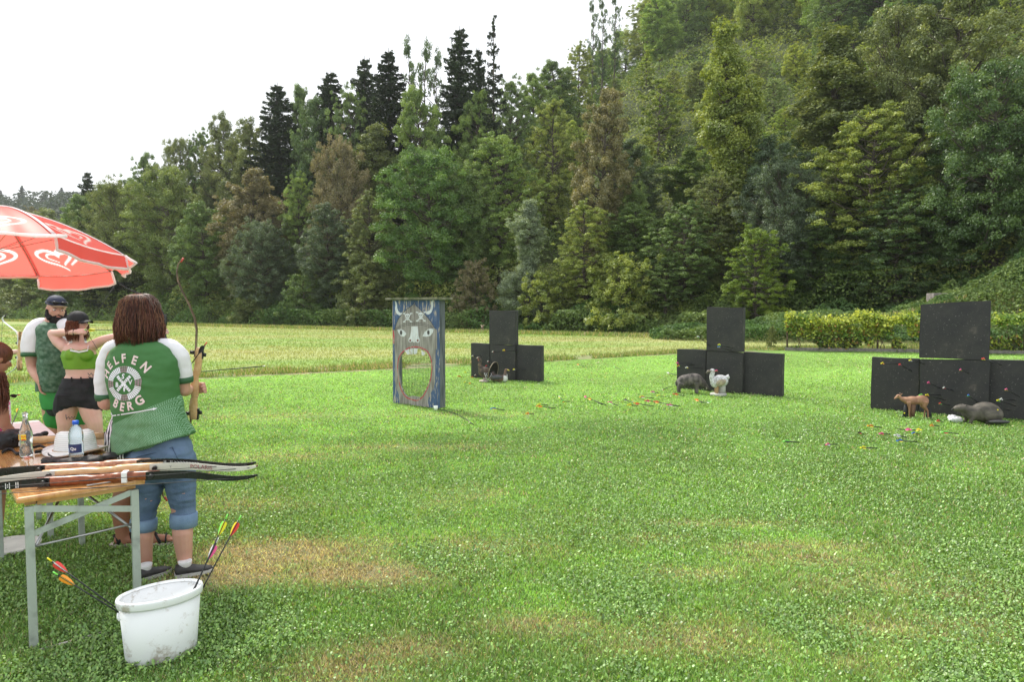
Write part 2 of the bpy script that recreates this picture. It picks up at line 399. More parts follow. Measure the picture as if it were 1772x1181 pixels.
    c3 = gcolor(x3, y3) * (.7 + .6 * rng.random(n3))[:, None] * 1.1; m3 = npmesh('stubble', v3.reshape(-1, 3), np.arange(n3 * 3).reshape(-1, 3)); cattr(m3, 'gcol', c3, 'FACE'); fattr(m3, 'tint', rng.random(n3) * .4 + .25)
    tag(place('stubble', m3, bpy.data.materials['grass_blade']), 'pale cut stubble and regrowth of the hay meadow', 'stubble', kind='stuff')
    tag(place('rough_grass', me, MATS.get('x') or bpy.data.materials['grass_blade']), 'unmown tufts and dry stalks in the strip between lawn and hay meadow', 'grass', kind='stuff')
build_turf()

# ================================================================== trees
def tubes_np(paths):
    """paths: list of (pts (k,3), radii (k)) -> verts, quad faces (5-sided)"""
    V, F, off = [], [], 0
    for pts, rad in paths:
        k = len(pts); t = np.gradient(pts, axis=0); t /= np.linalg.norm(t, axis=1)[:, None] + 1e-9
        ref = np.where(np.abs(t[:, 2:3]) > .9, [[1., 0, 0]], [[0, 0, 1.]]); u = np.cross(t, ref); u /= np.linalg.norm(u, axis=1)[:, None] + 1e-9
        w_ = np.cross(t, u); a = np.arange(5) * 1.2566
        ring = pts[:, None] + rad[:, None, None] * (u[:, None] * np.cos(a)[None, :, None] + w_[:, None] * np.sin(a)[None, :, None])
        V.append(ring.reshape(-1, 3)); i = np.arange(k - 1)[:, None] * 5; j = np.arange(5)[None]
        F.append(np.stack([i + j, i + (j + 1) % 5, i + 5 + (j + 1) % 5, i + 5 + j], -1).reshape(-1, 4) + off); off += k * 5
    return np.concatenate(V), np.concatenate(F)
def leafquads(c, nrm, ln, wd, r):
    """rhombic leaves: centres c, normals nrm, lengths, widths"""
    n = len(c); nrm = nrm / (np.linalg.norm(nrm, axis=1)[:, None] + 1e-9)
    t = r.normal(size=(n, 3)); t -= nrm * (t * nrm).sum(1)[:, None]; t /= np.linalg.norm(t, axis=1)[:, None] + 1e-9
    b = np.cross(nrm, t); v = np.empty((n, 4, 3), np.float32)
    v[:, 0] = c - t * ln[:, None]; v[:, 1] = c + b * wd[:, None]; v[:, 2] = c + t * ln[:, None]; v[:, 3] = c - b * wd[:, None]
    return v.reshape(-1, 3), np.arange(n * 4).reshape(-1, 4)
def decid(seed, H=14, Rr=4.5, hb=.12, shape='round', nb=46, leaves=42000, ls=.13, flat=.5, clump=.75, gap=0.0, up=1.0):
    nb = int(nb * 1.45); clump *= .74; flat = min(.8, flat * 1.35); ls *= .86; leaves = int(leaves * 1.15)
    r = np.random.default_rng(seed); paths = []; clumps = []
    tz = np.linspace(0, H * .96, 9); wob = np.cumsum(r.normal(0, .12 * H / 14, (9, 2)), 0); wob[0] = 0
    tp = np.column_stack([wob, tz]); tr = np.interp(tz / H, [0, .05, 1], [.026 * H * .9, .017 * H, .003 * H]); paths.append((tp, tr))
    prof = {'round': lambda t: np.sin(np.pi * min(1, (t * .86 + .12))) ** .55, 'oval': lambda t: np.sin(np.pi * (t * .9 + .08)) ** .7,
            'cone': lambda t: (1 - t) ** .75 * min(1, .45 + 2.2 * t), 'tall': lambda t: (.55 + .45 * math.sin(t * 9 + seed)) * (1 - t ** 3) + .15,
            'dome': lambda t: math.sqrt(max(0, 1 - t * t)) ** .8}[shape]
    for i in range(nb):
        t = (i + r.random() * .8) / nb; z0 = hb * H + t * (1 - hb) * H * .93
        if r.random() < gap: continue
        base = np.array([np.interp(z0, tz, tp[:, 0]), np.interp(z0, tz, tp[:, 1]), z0])
        az = i * 2.4 + r.normal(0, .3); ln = Rr * prof(t) * r.uniform(.7, 1.18); el = (-.1 + .85 * t * up) + r.normal(0, .12)
        d = np.array([math.cos(az) * math.cos(el), math.sin(az) * math.cos(el), math.sin(el)])
        u = np.linspace(0, 1, 5)[:, None]; pts = base + d * ln * u + np.array([0, 0, 1]) * (u ** 2) * ln * .18 * r.uniform(-.6, 1.2); pts[1:] += r.normal(0, .05 * ln, (4, 3))
        paths.append((pts, np.linspace(.012, .002, 5) * H * (.35 + .6 * (1 - t)) * .7))
        m = max(3, int(ln * 2.4))
        for j in range(m):
            q = r.uniform(.3, 1.05) ** .8; p = base + (pts[-1] - base) * min(q, 1) + np.array([0, 0, .18 * ln * q * q * .3])
            side = np.cross(d, [0, 0, 1]); p = p + side * r.normal(0, .2 * ln * (1.1 - .3 * q)) + np.array([0, 0, r.normal(0, .12 * ln)])
            if r.random() < .35: paths.append((np.stack([base + (pts[-1] - base) * q * .6, (base + (pts[-1] - base) * q * .6 + p) / 2 + r.normal(0, .08, 3), p]), np.array([.03, .02, .008]) * H / 14))
            clumps.append((p, clump * r.uniform(.55, 1.25) * H / 14 * (1.1 - .35 * t)))
    top = tp[-1]; clumps += [(top + r.normal(0, .3, 3) * [1, 1, 1.2], .5 * H / 14) for _ in range(5)]
    cp = np.array([c[0] for c in clumps]); cs = np.array([c[1] for c in clumps])
    w_ = cs ** 2; ci = r.choice(len(cs), leaves, p=w_ / w_.sum())
    dirs = r.normal(size=(leaves, 3)); dirs /= np.linalg.norm(dirs, axis=1)[:, None]; rad = r.random(leaves) ** .45
    off = dirs * rad[:, None] * cs[ci][:, None] * np.array([1, 1, flat]); off[:, 2] -= (off[:, 0] ** 2 + off[:, 1] ** 2) / (cs[ci] + .1) * .28
    c = cp[ci] + off; nrm = dirs * [.6, .6, .5] + r.normal(0, .45, (leaves, 3)) + [0, 0, .55]
    sz = ls * r.uniform(.6, 1.35, leaves) * (H / 14) ** .4
    lv, lf = leafquads(c, nrm, sz, sz * .55, r)
    ct = r.random(len(cs)); tint = np.clip(.55 * ct[ci] + .45 * r.random(leaves), 0, 1)
    me = npmesh('crown', lv, lf); fattr(me, 'tint', tint); tv, tf = tubes_np(paths); return npmesh('trunk', tv, tf, True), me
def spruce(seed, H=18, Rr=3.0, leaves=42000, hb=.06, sparse=0.0, droop=.25):
    r = np.random.default_rng(seed); tz = np.linspace(0, H, 8); wob = np.cumsum(r.normal(0, .04, (8, 2)), 0); tp = np.column_stack([wob, tz]); paths = [(tp, np.linspace(.014 * H, .02, 8))]
    segs = []; lev = 34
    for i in range(lev):
        t = i / lev; z0 = H * (hb + (1 - hb) * t)
        for k in range(7):
            if r.random() < sparse: continue
            az = k * .9 + i * 1.3 + r.normal(0, .2); ln = Rr * ((1 - t) ** .62 * .95 + .05) * r.uniform(.6, 1.15) * (1 if t > .1 else .75)
            base = np.array([np.interp(z0, tz, tp[:, 0]), np.interp(z0, tz, tp[:, 1]), z0 + r.normal(0, .1)])
            u = np.linspace(0, 1, 4)[:, None]; dr = (-droop - .25 * (1 - t)) + .35 * u
            pts = base + np.array([math.cos(az), math.sin(az), 0]) * ln * u + np.array([0, 0, 1]) * ln * u * dr
            paths.append((pts, np.array([.035, .025, .015, .006]))); segs.append((pts, ln, az))
    L_ = np.array([s[1] for s in segs]); si = r.choice(len(segs), leaves, p=L_ ** 1.3 / (L_ ** 1.3).sum()); u = r.random(leaves) ** .7
    PT = np.array([s[0] for s in segs]); az = np.array([s[2] for s in segs])[si]; fi = u * 3; i0 = np.minimum(fi.astype(int), 2); fr = (fi - i0)[:, None]
    c = PT[si, i0] * (1 - fr) + PT[si, i0 + 1] * fr; side = np.stack([-np.sin(az), np.cos(az), 0 * az], 1)
    wmax = L_[si] * .26 * (1.15 - u); c = c + side * (r.normal(0, .55, leaves) * wmax)[:, None]; c[:, 2] -= np.abs(r.normal(0, .16, leaves)) + .02
    nrm = r.normal(0, .5, (leaves, 3)) + [0, 0, .8]; sz = r.uniform(.10, .2, leaves)
    lv, lf = leafquads(c, nrm, sz, sz * .32, r); me = npmesh('crown', lv, lf); st = r.random(len(segs)); fattr(me, 'tint', np.clip(.5 * st[si] + .5 * r.random(leaves), 0, 1))
    tv, tf = tubes_np(paths); return npmesh('trunk', tv, tf, True), me
PROTO = {
    'round': [decid(1, 14, 5.2, .05, 'round', 66, 90000, .095, .55, .85), decid(2, 14, 4.6, .06, 'round', 60, 80000, .095, .5, .8)],
    'oval': [decid(3, 15, 3.9, .08, 'oval', 60, 74000, .095, .5, .72), decid(4, 15, 3.5, .1, 'oval', 56, 66000, .095, .5, .68)],
    'layer': [decid(5, 14, 4.6, .05, 'oval', 62, 76000, .09, .36, .68, up=.9), decid(6, 14, 4.2, .08, 'round', 58, 70000, .09, .34, .68, up=.85)],
    'tall': [decid(7, 18, 3.0, .08, 'tall', 68, 74000, .095, .6, .72, gap=.06), decid(8, 18, 2.7, .1, 'tall', 64, 66000, .095, .6, .68, gap=.1)],
    'young': [decid(9, 9, 2.3, .04, 'cone', 36, 24000, .095, .4, .65), decid(10, 9, 2.6, .04, 'oval', 34, 24000, .095, .45, .65), decid(14, 10, 2.9, .04, 'dome', 36, 26000, .095, .45, .65)],
    'shrub': [decid(11, 5, 3.0, .02, 'dome', 40, 20000, .14, .6, 1.5), decid(12, 5, 2.6, .02, 'dome', 36, 18000, .14, .5, 1.4)],
    'thin': [decid(13, 14, 2.2, .3, 'oval', 34, 5000, .13, .6, .6, gap=.2)],
    'spruce': [spruce(21, 18, 3.4, 52000), spruce(22, 18, 3.0, 46000)],
    'snag': [spruce(23, 20, 2.0, 11000, .3, .62, .1)],
}
PH = {'round': 14.3, 'oval': 15.2, 'layer': 14, 'tall': 17.8, 'young': 9.1, 'shrub': 4.9, 'thin': 13.8, 'spruce': 18, 'snag': 20}
PW = {'round': 10, 'oval': 7.4, 'layer': 8.8, 'tall': 5.4, 'young': 5, 'shrub': 5.6, 'thin': 4.4, 'spruce': 5.2, 'snag': 3.6}
LEAF = leafmat('tree_leaf', trans=.32, gloss=.05, rough=.45)
BARK = mat('tree_bark', (.12, .10, .08), .9, col2=(.055, .045, .035), scale=3, bump=.4, bscale=8)
for k in PROTO:
    for tm, cm in PROTO[k]: tm.materials.append(BARK); cm.materials.append(LEAF)
TREES = []
def put_tree(name, kind, x, y, h, wd, col, label, group=None, rz=None, v=None, dz=-.15):
    i = random.randrange(len(PROTO[kind])) if v is None else v; tm, cm = PROTO[kind][i]
    o = empty(name, (x, y, float(Hgt(x, y)) + dz), random.uniform(0, 6.28) if rz is None else rz, label, 'tree' if kind != 'shrub' else 'shrub', group)
    sz = h / PH[kind]; sx = wd / PW[kind]; o.scale = (sx, sx * random.uniform(.95, 1.05), sz)
    for nm, me in (('trunk', tm), ('crown', cm)):
        c = bpy.data.objects.new(nm, me); C.objects.link(c); c.parent = o
        if nm == 'crown': c.color = (*col, 1)
    TREES.append((x, y, wd)); return o
DG, MG, YG, OL, BL, BR, LG, SV, SPR = (.095, .165, .052), (.14, .225, .065), (.245, .31, .068), (.175, .22, .075), (.11, .16, .09), (.22, .20, .105), (.19, .29, .07), (.25, .32, .21), (.038, .066, .036)
def hero(px, top, s, wpx, kind, col, label, v=None, name=None):
    a = (px - 886) / FPX; Y = (s + 36.8) / (.852 + .523 * a); x = a * Y; g = float(Hgt(x, Y)); zt = P(px, top, Y).z
    nm = name or {'spruce': 'spruce_tree', 'snag': 'spruce_tree', 'shrub': 'shrub'}.get(kind, 'deciduous_tree')
    return put_tree(nm, kind, x, Y, zt - g + .15, wpx / FPX * Y, col, label, None, None, v)
for a_ in [
    # front row, left to right
    (140, 330, 6, 90, 'oval', MG, 'rounded green tree just right of the parasol top at the valley end'),
    (205, 318, 5, 120, 'round', OL, 'olive green tree above the parasol valance corner'),
    (300, 285, 6, 140, 'round', (.17, .235, .065), 'broad light green tree above the raised bow tip'),
    (356, 350, 4, 105, 'oval', MG, 'mid green tree directly behind the curved upper bow limb'),
    (440, 292, 6, 130, 'oval', BR, 'tree with thinning brownish crown right of the bow tip'),
    (455, 385, 3, 115, 'round', BL, 'low dusky green tree under the brownish thinning crown'),
    (520, 300, 7, 75, 'layer', LG, 'bright fresh green tree between two duller brown crowns'),
    (592, 243, 7, 105, 'round', BR, 'brown tinged tree with rounded top below the dark spruces'),
    (570, 352, 3.5, 100, 'oval', BL, 'grey green tree in front of the brown tinged round one'),
    (645, 333, 4, 105, 'layer', OL, 'olive tree left of the big round green one'),
    (750, 255, 4.5, 185, 'round', (.10, .20, .045), 'biggest round rich green tree, above the painted shooting wall'),
    (800, 290, 6, 130, 'round', MG, 'green tree pressed against the right of the biggest round one'),
    (868, 225, 8, 150, 'layer', LG, 'tall fan shaped light green tree right of the biggest round one'),
    (915, 345, 3, 85, 'tall', SV, 'silvery leaved slender tree above the leftmost foam target'),
    (1040, 140, 7, 118, 'oval', (.225, .215, .095), 'very tall column shaped tree with rusty brown top'),
    (1015, 350, 3.5, 120, 'layer', YG, 'yellow green tree at the foot of the rusty topped one'),
    (1100, 350, 6, 110, 'oval', MG, 'green tree right of the foot of the rusty topped one'),
    (1180, 350, 4, 130, 'layer', MG, 'mid green tree left of the small bright yellow green one'),
    (1250, 45, 8, 140, 'tall', YG, 'tallest feathery yellow green tree over the middle foam target'),
    (1235, 300, 6, 130, 'layer', OL, 'olive tree under the tallest feathery one'),
    (1312, 388, 1.5, 115, 'layer', (.16, .25, .025), 'small bright yellow green tree right behind the middle foam target'),
    (1345, 285, 5, 150, 'round', BL, 'dark bluish green tree above the small bright yellow one'),
    (1420, 60, 11, 190, 'tall', OL, 'high olive tree rising over the layered yellow green one'),
    (1490, 185, 6, 230, 'layer', YG, 'broad tree with layered yellow green boughs above the vine hedge'),
    (1540, 20, 12, 190, 'round', OL, 'high olive brown crown at the upper right of the slope'),
    (1640, -60, 11, 200, 'oval', OL, 'olive crown cut by the top of the picture at the right'),
    (1710, 100, 4, 250, 'round', (.085, .155, .045), 'big dark green tree at the right edge with glossy leaves'),
    (1790, 230, 3, 150, 'round', DG, 'dark tree cut by the right edge below the big dark green one'),
    (1550, 330, 4, 170, 'layer', DG, 'dark green tree low under the layered yellow boughs'),
    (1430, 370, 5, 130, 'oval', DG, 'narrow dark tree between the small yellow one and the layered boughs'),
    (1630, 330, 7, 130, 'oval', DG, 'shaded dark tree left of the big dark green one'),
    # shrubs at the foot
    (935, 478, 1.5, 95, 'shrub', YG, 'yellow green bush just behind the leftmost foam target'),
    (822, 458, 2.5, 80, 'shrub', BR, 'brownish grey bush between painted wall and leftmost foam target'),
    (632, 462, 2, 110, 'shrub', OL, 'olive bush left of the painted wall'),
    (525, 480, 2, 90, 'shrub', MG, 'green bush to the right of the bow riser, far off'),
    (440, 500, 2, 80, 'shrub', OL, 'low olive bush beyond the meadow right of the raised bow'),
    (1075, 452, 2, 130, 'shrub', YG, 'wide yellow green bush between leftmost and middle foam targets'),
    (1150, 440, 3, 80, 'young', MG, 'young tree with bare lower stem left of the middle foam target'),
    (40, 500, 4, 90, 'shrub', OL, 'olive bush beneath the parasol left of the bearded man'),
    (150, 470, 5, 110, 'shrub', DG, 'dark bush beneath the parasol valance behind the cap wearers'),
    (255, 262, 12, 70, 'oval', MG, 'small rounded crest tree above the broad light green one'),
    (318, 235, 14, 80, 'round', OL, 'olive crest tree, fourth step up from the valley end'),
    (352, 222, 16, 70, 'layer', MG, 'green crest tree left of the first rise of spruces'),
    (398, 195, 16, 85, 'oval', OL, 'olive crest tree two steps left of the leftmost spruce'),
    (545, 165, 13, 90, 'oval', DG, 'dark rounded tree under the two leftmost spruces'),
    (610, 150, 14, 90, 'layer', MG, 'green tree nestled among the crest spruces'),
    (820, 150, 16, 95, 'oval', LG, 'light green tree below the ragged bare stemmed spruce'),
    (885, 135, 26, 90, 'layer', MG, 'green crest tree right below the ragged spruce'),
    (925, 118, 32, 85, 'oval', LG, 'light green crest tree right of the ragged spruce'),
    (965, 100, 40, 85, 'oval', MG, 'green crest tree on the rise to the high skyline'),
    (1000, 75, 48, 70, 'layer', YG, 'yellowish crest tree below the bare topped ones'),
    (955, 170, 17, 100, 'layer', YG, 'yellow green tree left above the rusty topped one'),
    (1135, 130, 30, 80, 'young', (.22,.30,.05), 'sunlit young tree right of the rusty topped one'),
    # dark spruces on the crest
    (490, 142, 15, 125, 'spruce', SPR, 'leftmost of the dark spruces on the crest'),
    (575, 118, 15, 130, 'spruce', SPR, 'second dark spruce from the left on the crest, broad'),
    (634, 95, 18, 105, 'spruce', SPR, 'dark spruce just left of the twin tallest crest group'),
    (674, 82, 15, 125, 'spruce', (.02, .04, .018), 'dark spruce at the middle of the crest group'),
    (795, 45, 17, 120, 'spruce', SPR, 'broad dark spruce beside the bare stemmed one on the crest'),
    (828, 80, 20, 70, 'spruce', SPR, 'slim spruce close against the broad one on the crest'),
    (857, 20, 14, 52, 'snag', (.022, .04, .018), 'ragged spruce with a bare stem, highest on the skyline'),
    (158, 294, 12, 62, 'spruce', SPR, 'lone spruce on the left skyline beyond the parasol'),
    (205, 395, 5, 100, 'spruce', (.02, .036, .018), 'dark spruce right beside the parasol rim'),
    (705, 72, 20, 40, 'thin', DG, 'thin airy tree right of the crest spruces'),
    (735, 74, 21, 44, 'thin', DG, 'thin airy tree midway between the two crest spruce groups'),
    (762, 88, 21, 40, 'thin', DG, 'thin airy tree just left of the broad crest spruce'),
    (525, 135, 17, 75, 'oval', MG, 'green tree between the two leftmost crest spruces'),
    (440, 205, 14, 100, 'oval', OL, 'olive tree on the crest left of the spruces'),
    (735, 145, 13, 105, 'oval', LG, 'light green tree below the thin airy crest trees'),
    (645, 215, 11, 110, 'tall', OL, 'olive tree in front of the crest spruces'),
    (1022, 5, 60, 26, 'thin', DG, 'leftmost bare topped tree on the high skyline'),
    (1040, 0, 62, 26, 'thin', DG, 'middle bare topped tree on the high skyline'),
    (1058, -6, 64, 26, 'thin', DG, 'rightmost bare topped tree on the high skyline'),
    ]: hero(*a_)
# the rest of the wooded slope: kinds by zone, spaced apart
ZG = {'wood': ('mixed green tree filling the lower slope between the described ones', 'unremarkable trees of the lower wooded slope'),
      'young': ('leafy green tree on the sunlit upper slope', 'trees of the sunlit upper slope'),
      'crest': ('small rounded tree on the left part of the crest line', 'trees along the left crest line')}
HP = []
for t_ in TREES: HP.append((886 + FPX * t_[0] / t_[1], t_[2] / t_[1] * FPX, t_[1]))
cand = 0; cnt = 0; own = [t for t in TREES]; fills = []
while cnt < 236 and cand < 30000:
    cand += 1
    a = random.uniform(-.86, .95) if random.random() < .6 else random.uniform(.05, .8); s = random.uniform(3, 20) if random.random() < .38 else random.uniform(15, 150)
    Y = (s + 36.8) / (.852 + .523 * a)
    if Y > 215: continue
    x = a * Y; h0 = float(Hgt(x, Y)); el = (h0 - CAM_H) / Y
    if el > .66: continue
    k_ridge = float(np.interp(x, RX, RH))
    if .58 * s > k_ridge + 14: continue
    if .10 < a < .46 and 60 < s < 72: continue           # mown strip across the upper slope
    up = s > 18 and a > .02
    dmin = (2.2 if up else 3.6) + .012 * Y
    if any((x - q[0]) ** 2 + (Y - q[1]) ** 2 < dmin ** 2 for q in fills): continue
    if any((x - q[0]) ** 2 + (Y - q[1]) ** 2 < (q[2] * .42) ** 2 for q in own): continue
    if up and fbm(np.array([x]), np.array([Y]), 11, 88, 2)[0] > .66: continue      # clearings
    px_ = 886 + FPX * a
    if s < 22 and any(Y < h_[2] - .5 and abs(px_ - h_[0]) < .42 * h_[1] for h_ in HP): continue     # keep the described trees in the open
    if s > 72 and any((x - q[0]) ** 2 + (Y - q[1]) ** 2 < 42 for q in fills): continue
    fills.append((x, Y)); cnt += 1
    if up:
        z_ = 'young'; kd = random.choice(['young', 'young', 'layer', 'oval', 'young']) if s < 58 else random.choice(['oval', 'layer', 'round']); h = random.uniform(3.0, 6.2) if s < 58 else random.uniform(9, 14) * (1 if kd == 'young' else 1.1)
        col = random.choice([YG, YG, LG, LG, MG, (.25, .32, .055), OL]); wd = h * random.uniform(.55, .75)
    elif a < -.2 and s > 10:
        z_ = 'crest'; kd = random.choice(['oval', 'round', 'layer', 'tall', 'spruce']); h = random.uniform(9.5, 14); col = random.choice([MG, OL, OL, LG, DG, BR]) if kd != 'spruce' else SPR; wd = h * (.35 if kd == 'spruce' else random.uniform(.55, .75))
    else:
        z_ = 'wood'; kd = random.choice(['oval', 'round', 'layer', 'layer', 'tall']); h = random.uniform(8, 14) - (2 if a < 0 else 0); col = random.choice([MG, OL, BL, DG, YG, LG, MG]); wd = h * random.uniform(.5, .75)
    if z_ == 'wood' and a > .02: h = min(h, random.uniform(6, 10)); wd = h * .62
    kf = random.uniform(.88, 1.2) * (1.18 if up else 1); put_tree('deciduous_tree' if kd != 'spruce' else 'spruce_tree', kd, x, Y, h, wd, tuple(c * kf * random.uniform(.95, 1.05) for c in col), ZG[z_][0], ZG[z_][1])
print('TREES', len(TREES))
# low scrub that covers the slope between the trees, and bramble at its foot
def scrub(name, label, cat, x, y, hmax, ls, cols, clump_sc, seed):
    n = len(x); r = np.random.default_rng(seed); f = fbm(x, y, clump_sc, seed, 3); hh = hmax * smooth01((f - .28) / .4)
    z = Hgt(x, y) + hh * (1 - r.random(n) ** 2.2) + .04
    c = np.stack([x, y, z], 1); nrm = r.normal(0, .55, (n, 3)) + [-.1, -.35, .8]; sz = ls * r.uniform(.5, 1.4, n) * (np.clip(y / 115, .36, 1.1) if name == 'undergrowth' else 1)
    lv, lf = leafquads(c, nrm, sz, sz * .6, r); me = npmesh(name, lv, lf)
    f2 = fbm(x, y, clump_sc * 1.7, seed + 9, 3); cc = lerp(cols[0], cols[1], smooth01((f2 - .35) / .3)); cattr(me, 'gcol', cc, 'FACE')
    fattr(me, 'tint', np.clip(.5 * vnoise(x, y, clump_sc * .3, seed) + .5 * r.random(n), 0, 1))
    tag(place(name, me, bpy.data.materials['scrub_leaf']), label, cat, kind='stuff')
leafmat('scrub_leaf', use_attr='gcol', trans=.3, gloss=.025, rough=.5)
n = 420000; a = rng.uniform(-.95, 1.0, n); s = 3 + 165 * rng.random(n) ** 1.8; Y = (s + 36.8) / (.852 + .523 * a); k = Y < 230
scrub('undergrowth', 'low scrub and saplings covering the wooded slope between the trees', 'undergrowth', (a * Y)[k], Y[k], 2.2, .22, ((.12, .19, .045), (.24, .29, .08)), 3.5, 5)
n = 170000; a = rng.uniform(-.95, 1.05, n); s = rng.uniform(-.6, 5.5, n); Y = (s + 36.8) / (.852 + .523 * a); x = a * Y; k = (s + 1.1 * (fbm(x, Y, 2.5, 15, 3) - .5) > 0) & (Y < 95)
scrub('bramble', 'bramble and nettle thicket along the foot of the wooded slope', 'bramble', x[k], Y[k], 1.35, .085, ((.08, .16, .04), (.14, .21, .06)), 2.2, 6)
n = 200000; x = rng.uniform(6, 34, n); y = rng.uniform(26.4, 36, n); k = (Hgt(x, y) > .12) & (y < 31 + .2 * x); x, y = x[k], y[k]
scrub('ivy', 'dense creeper and ivy over the mounds behind the vine hedge', 'ivy', x, y, .55, .06, ((.07, .15, .035), (.13, .20, .055)), 1.6, 7)
# far wooded hill, read as one mass
n = 260000; x = rng.uniform(-420, -60, n); y = rng.uniform(150, 420, n); k = Hgt(x, y) > 6; x, y = x[k], y[k]
scrub('far_wood', 'distant bluish wood on the hill at the far left', 'wood', x, y, 7, .62, ((.035, .06, .045), (.055, .08, .06)), 14, 8)
for fx, fy, fh in ((-262, 345, 17), (-256, 345, 13), (-246, 346, 15), (-236, 348, 12), (-228, 349, 14)):
    put_tree('spruce_tree', 'spruce', fx, fy, fh, fh * .42, SPR, 'tiny distant spruce on the far hill crest at the left edge', 'spruces on the far hill crest')

# ================================================================== shooting range furniture
def onplane(px, py, A, B, off=0.0):
    """pixel ray onto the vertical plane through ground points A and B (off = metres in front of it)"""
    t = (B - A); t.z = 0; t.normalize(); n = Vector((t.y, -t.x, 0))
    if n.dot(Vector((0, 0, 0)) - A) < 0: n = -n
    q = A + n * off; d = ray(px, py); o = Vector((0, 0, CAM_H)); return o + d * ((q - o).dot(n) / d.dot(n))
def foam_mat():
    m, n, b = nodes('dark_foam'); N = n.nodes.new; K = n.links.new
    t = N('ShaderNodeTexCoord'); z = N('ShaderNodeTexNoise'); z.inputs['Scale'].default_value = 3.2; z.inputs['Detail'].default_value = 7; z.inputs['Roughness'].default_value = .65
    K(t.outputs['Object'], z.inputs['Vector'])
    r = N('ShaderNodeValToRGB'); e = r.color_ramp.elements; e[0].position = .35; e[0].color = (.030, .030, .033, 1); e[1].position = .62; e[1].color = (.047, .045, .044, 1)
    x = e.new(.70); x.color = (.10, .088, .078, 1); K(z.outputs['Fac'], r.inputs['Fac'])
    z2 = N('ShaderNodeTexNoise'); z2.inputs['Scale'].default_value = 45; z2.inputs['Detail'].default_value = 2; K(t.outputs['Object'], z2.inputs['Vector'])
    r2 = N('ShaderNodeValToRGB'); e = r2.color_ramp.elements; e[0].position = .66; e[0].color = (0, 0, 0, 1); e[1].position = .74; e[1].color = (1, 1, 1, 1); K(z2.outputs['Fac'], r2.inputs['Fac'])
    mx = N('ShaderNodeMixRGB'); mx.inputs['Color2'].default_value = (.16, .15, .14, 1); K(r2.outputs['Color'], mx.inputs['Fac']); K(r.outputs['Color'], mx.inputs['Color1'])
    K(mx.outputs['Color'], b.inputs['Base Color']); b.inputs['Roughness'].default_value = .72; b.inputs['Specular IOR Level'].default_value = .35
    z3 = N('ShaderNodeTexNoise'); z3.inputs['Scale'].default_value = 90; K(t.outputs['Object'], z3.inputs['Vector'])
    bp = N('ShaderNodeBump'); bp.inputs['Strength'].default_value = .35; bp.inputs['Distance'].default_value = .01; K(z3.outputs['Fac'], bp.inputs['Height']); K(bp.outputs['Normal'], b.inputs['Normal']); return m
FOAM = foam_mat()
def foam_block(A, B, pl, pr, z0, z1l, z1r, label, off=0.0, th=.13, seed=0):
    """a worn foam block on plane AB between pixel columns pl..pr (at the base), from z0 to z1"""
    r = random.Random(seed); t = (B - A).normalized(); n = Vector((t.y, -t.x, 0))
    if n.dot(-A) < 0: n = -n
    a = onplane(pl, 640, A, B, off); b = onplane(pr, 640, A, B, off); wd = (b - a).length
    o = empty('foam_block', (a.x, a.y, z0), 0, label, 'foam target', 'dark foam blocks of the three archery targets')
    bm = bmesh.new(); nu, nv, nw = 9, 9, 3; vs = {}
    gr = lambda i, m: i / m
    for i in range(nu + 1):
        for j in range(nv + 1):
            for k in (0, 1):
                u, v = i / nu, j / nv; H_ = (z1l * (1 - u) + z1r * u) - z0
                bulge = .006 * math.sin(math.pi * u) * math.sin(math.pi * v) * (1 if k == 0 else -1)
                q = a + t * (wd * u) + n * ((0 if k == 0 else -th) + bulge + r.uniform(-.0015, .0015)); q.z = z0 + H_ * v + .004 * math.sin(u * 5 + seed)
                q += t * .005 * math.sin(v * 6 + seed * 2) * (u - .5)
                vs[i, j, k] = bm.verts.new(q)
    for i in range(nu):
        for j in range(nv):
            bm.faces.new((vs[i, j, 0], vs[i + 1, j, 0], vs[i + 1, j + 1, 0], vs[i, j + 1, 0])); bm.faces.new((vs[i, j, 1], vs[i, j + 1, 1], vs[i + 1, j + 1, 1], vs[i + 1, j, 1]))
    for i in range(nu):
        for j in (0, nv): bm.faces.new((vs[i, j, 0], vs[i + 1, j, 0], vs[i + 1, j, 1], vs[i, j, 1]))
    for j in range(nv):
        for i in (0, nu): bm.faces.new((vs[i, j, 0], vs[i, j + 1, 0], vs[i, j + 1, 1], vs[i, j, 1]))
    bmesh.ops.recalc_face_normals(bm, faces=bm.faces)
    es = [e for e in bm.edges if len(e.link_faces) == 2 and e.calc_face_angle() > 1]
    bmesh.ops.bevel(bm, geom=es, offset=.006, segments=2, affect='EDGES')
    me = bpy.data.meshes.new('foam_body'); bm.to_mesh(me); bm.free(); place('foam_body', me, FOAM, o); return o
T1 = (G(815, 653), G(936, 662)); T2 = (G(1171, 672.5), G(1353, 688.5)); T3 = (G(1508, 708), G(1772, 729))
lf = 'leftmost'; md = 'middle'; rt = 'rightmost'
foam_block(*T1, 815, 847.5, 0, .79, .79, 'left lower black foam block of the leftmost target, turkey figure before it', -.03, seed=1)
foam_block(*T1, 848, 891.5, 0, .775, .775, 'centre lower black foam block of the leftmost target', 0, seed=2)
foam_block(*T1, 892.5, 936, 0, .79, .785, 'right lower black foam block of the leftmost target', -.05, seed=3)
foam_block(*T1, 846.5, 891.5, .779, 1.555, 1.54, 'black foam block standing on top of the leftmost target', .01, seed=4)
foam_block(*T2, 1171, 1221, 0, .79, .79, 'left lower black foam block of the middle target, boar figure before it', -.04, seed=5)
foam_block(*T2, 1222, 1285, 0, .78, .775, 'centre lower black foam block of the middle target', 0, seed=6)
foam_block(*T2, 1286.5, 1353, 0, .785, .785, 'right lower black foam block of the middle target', -.09, seed=7)
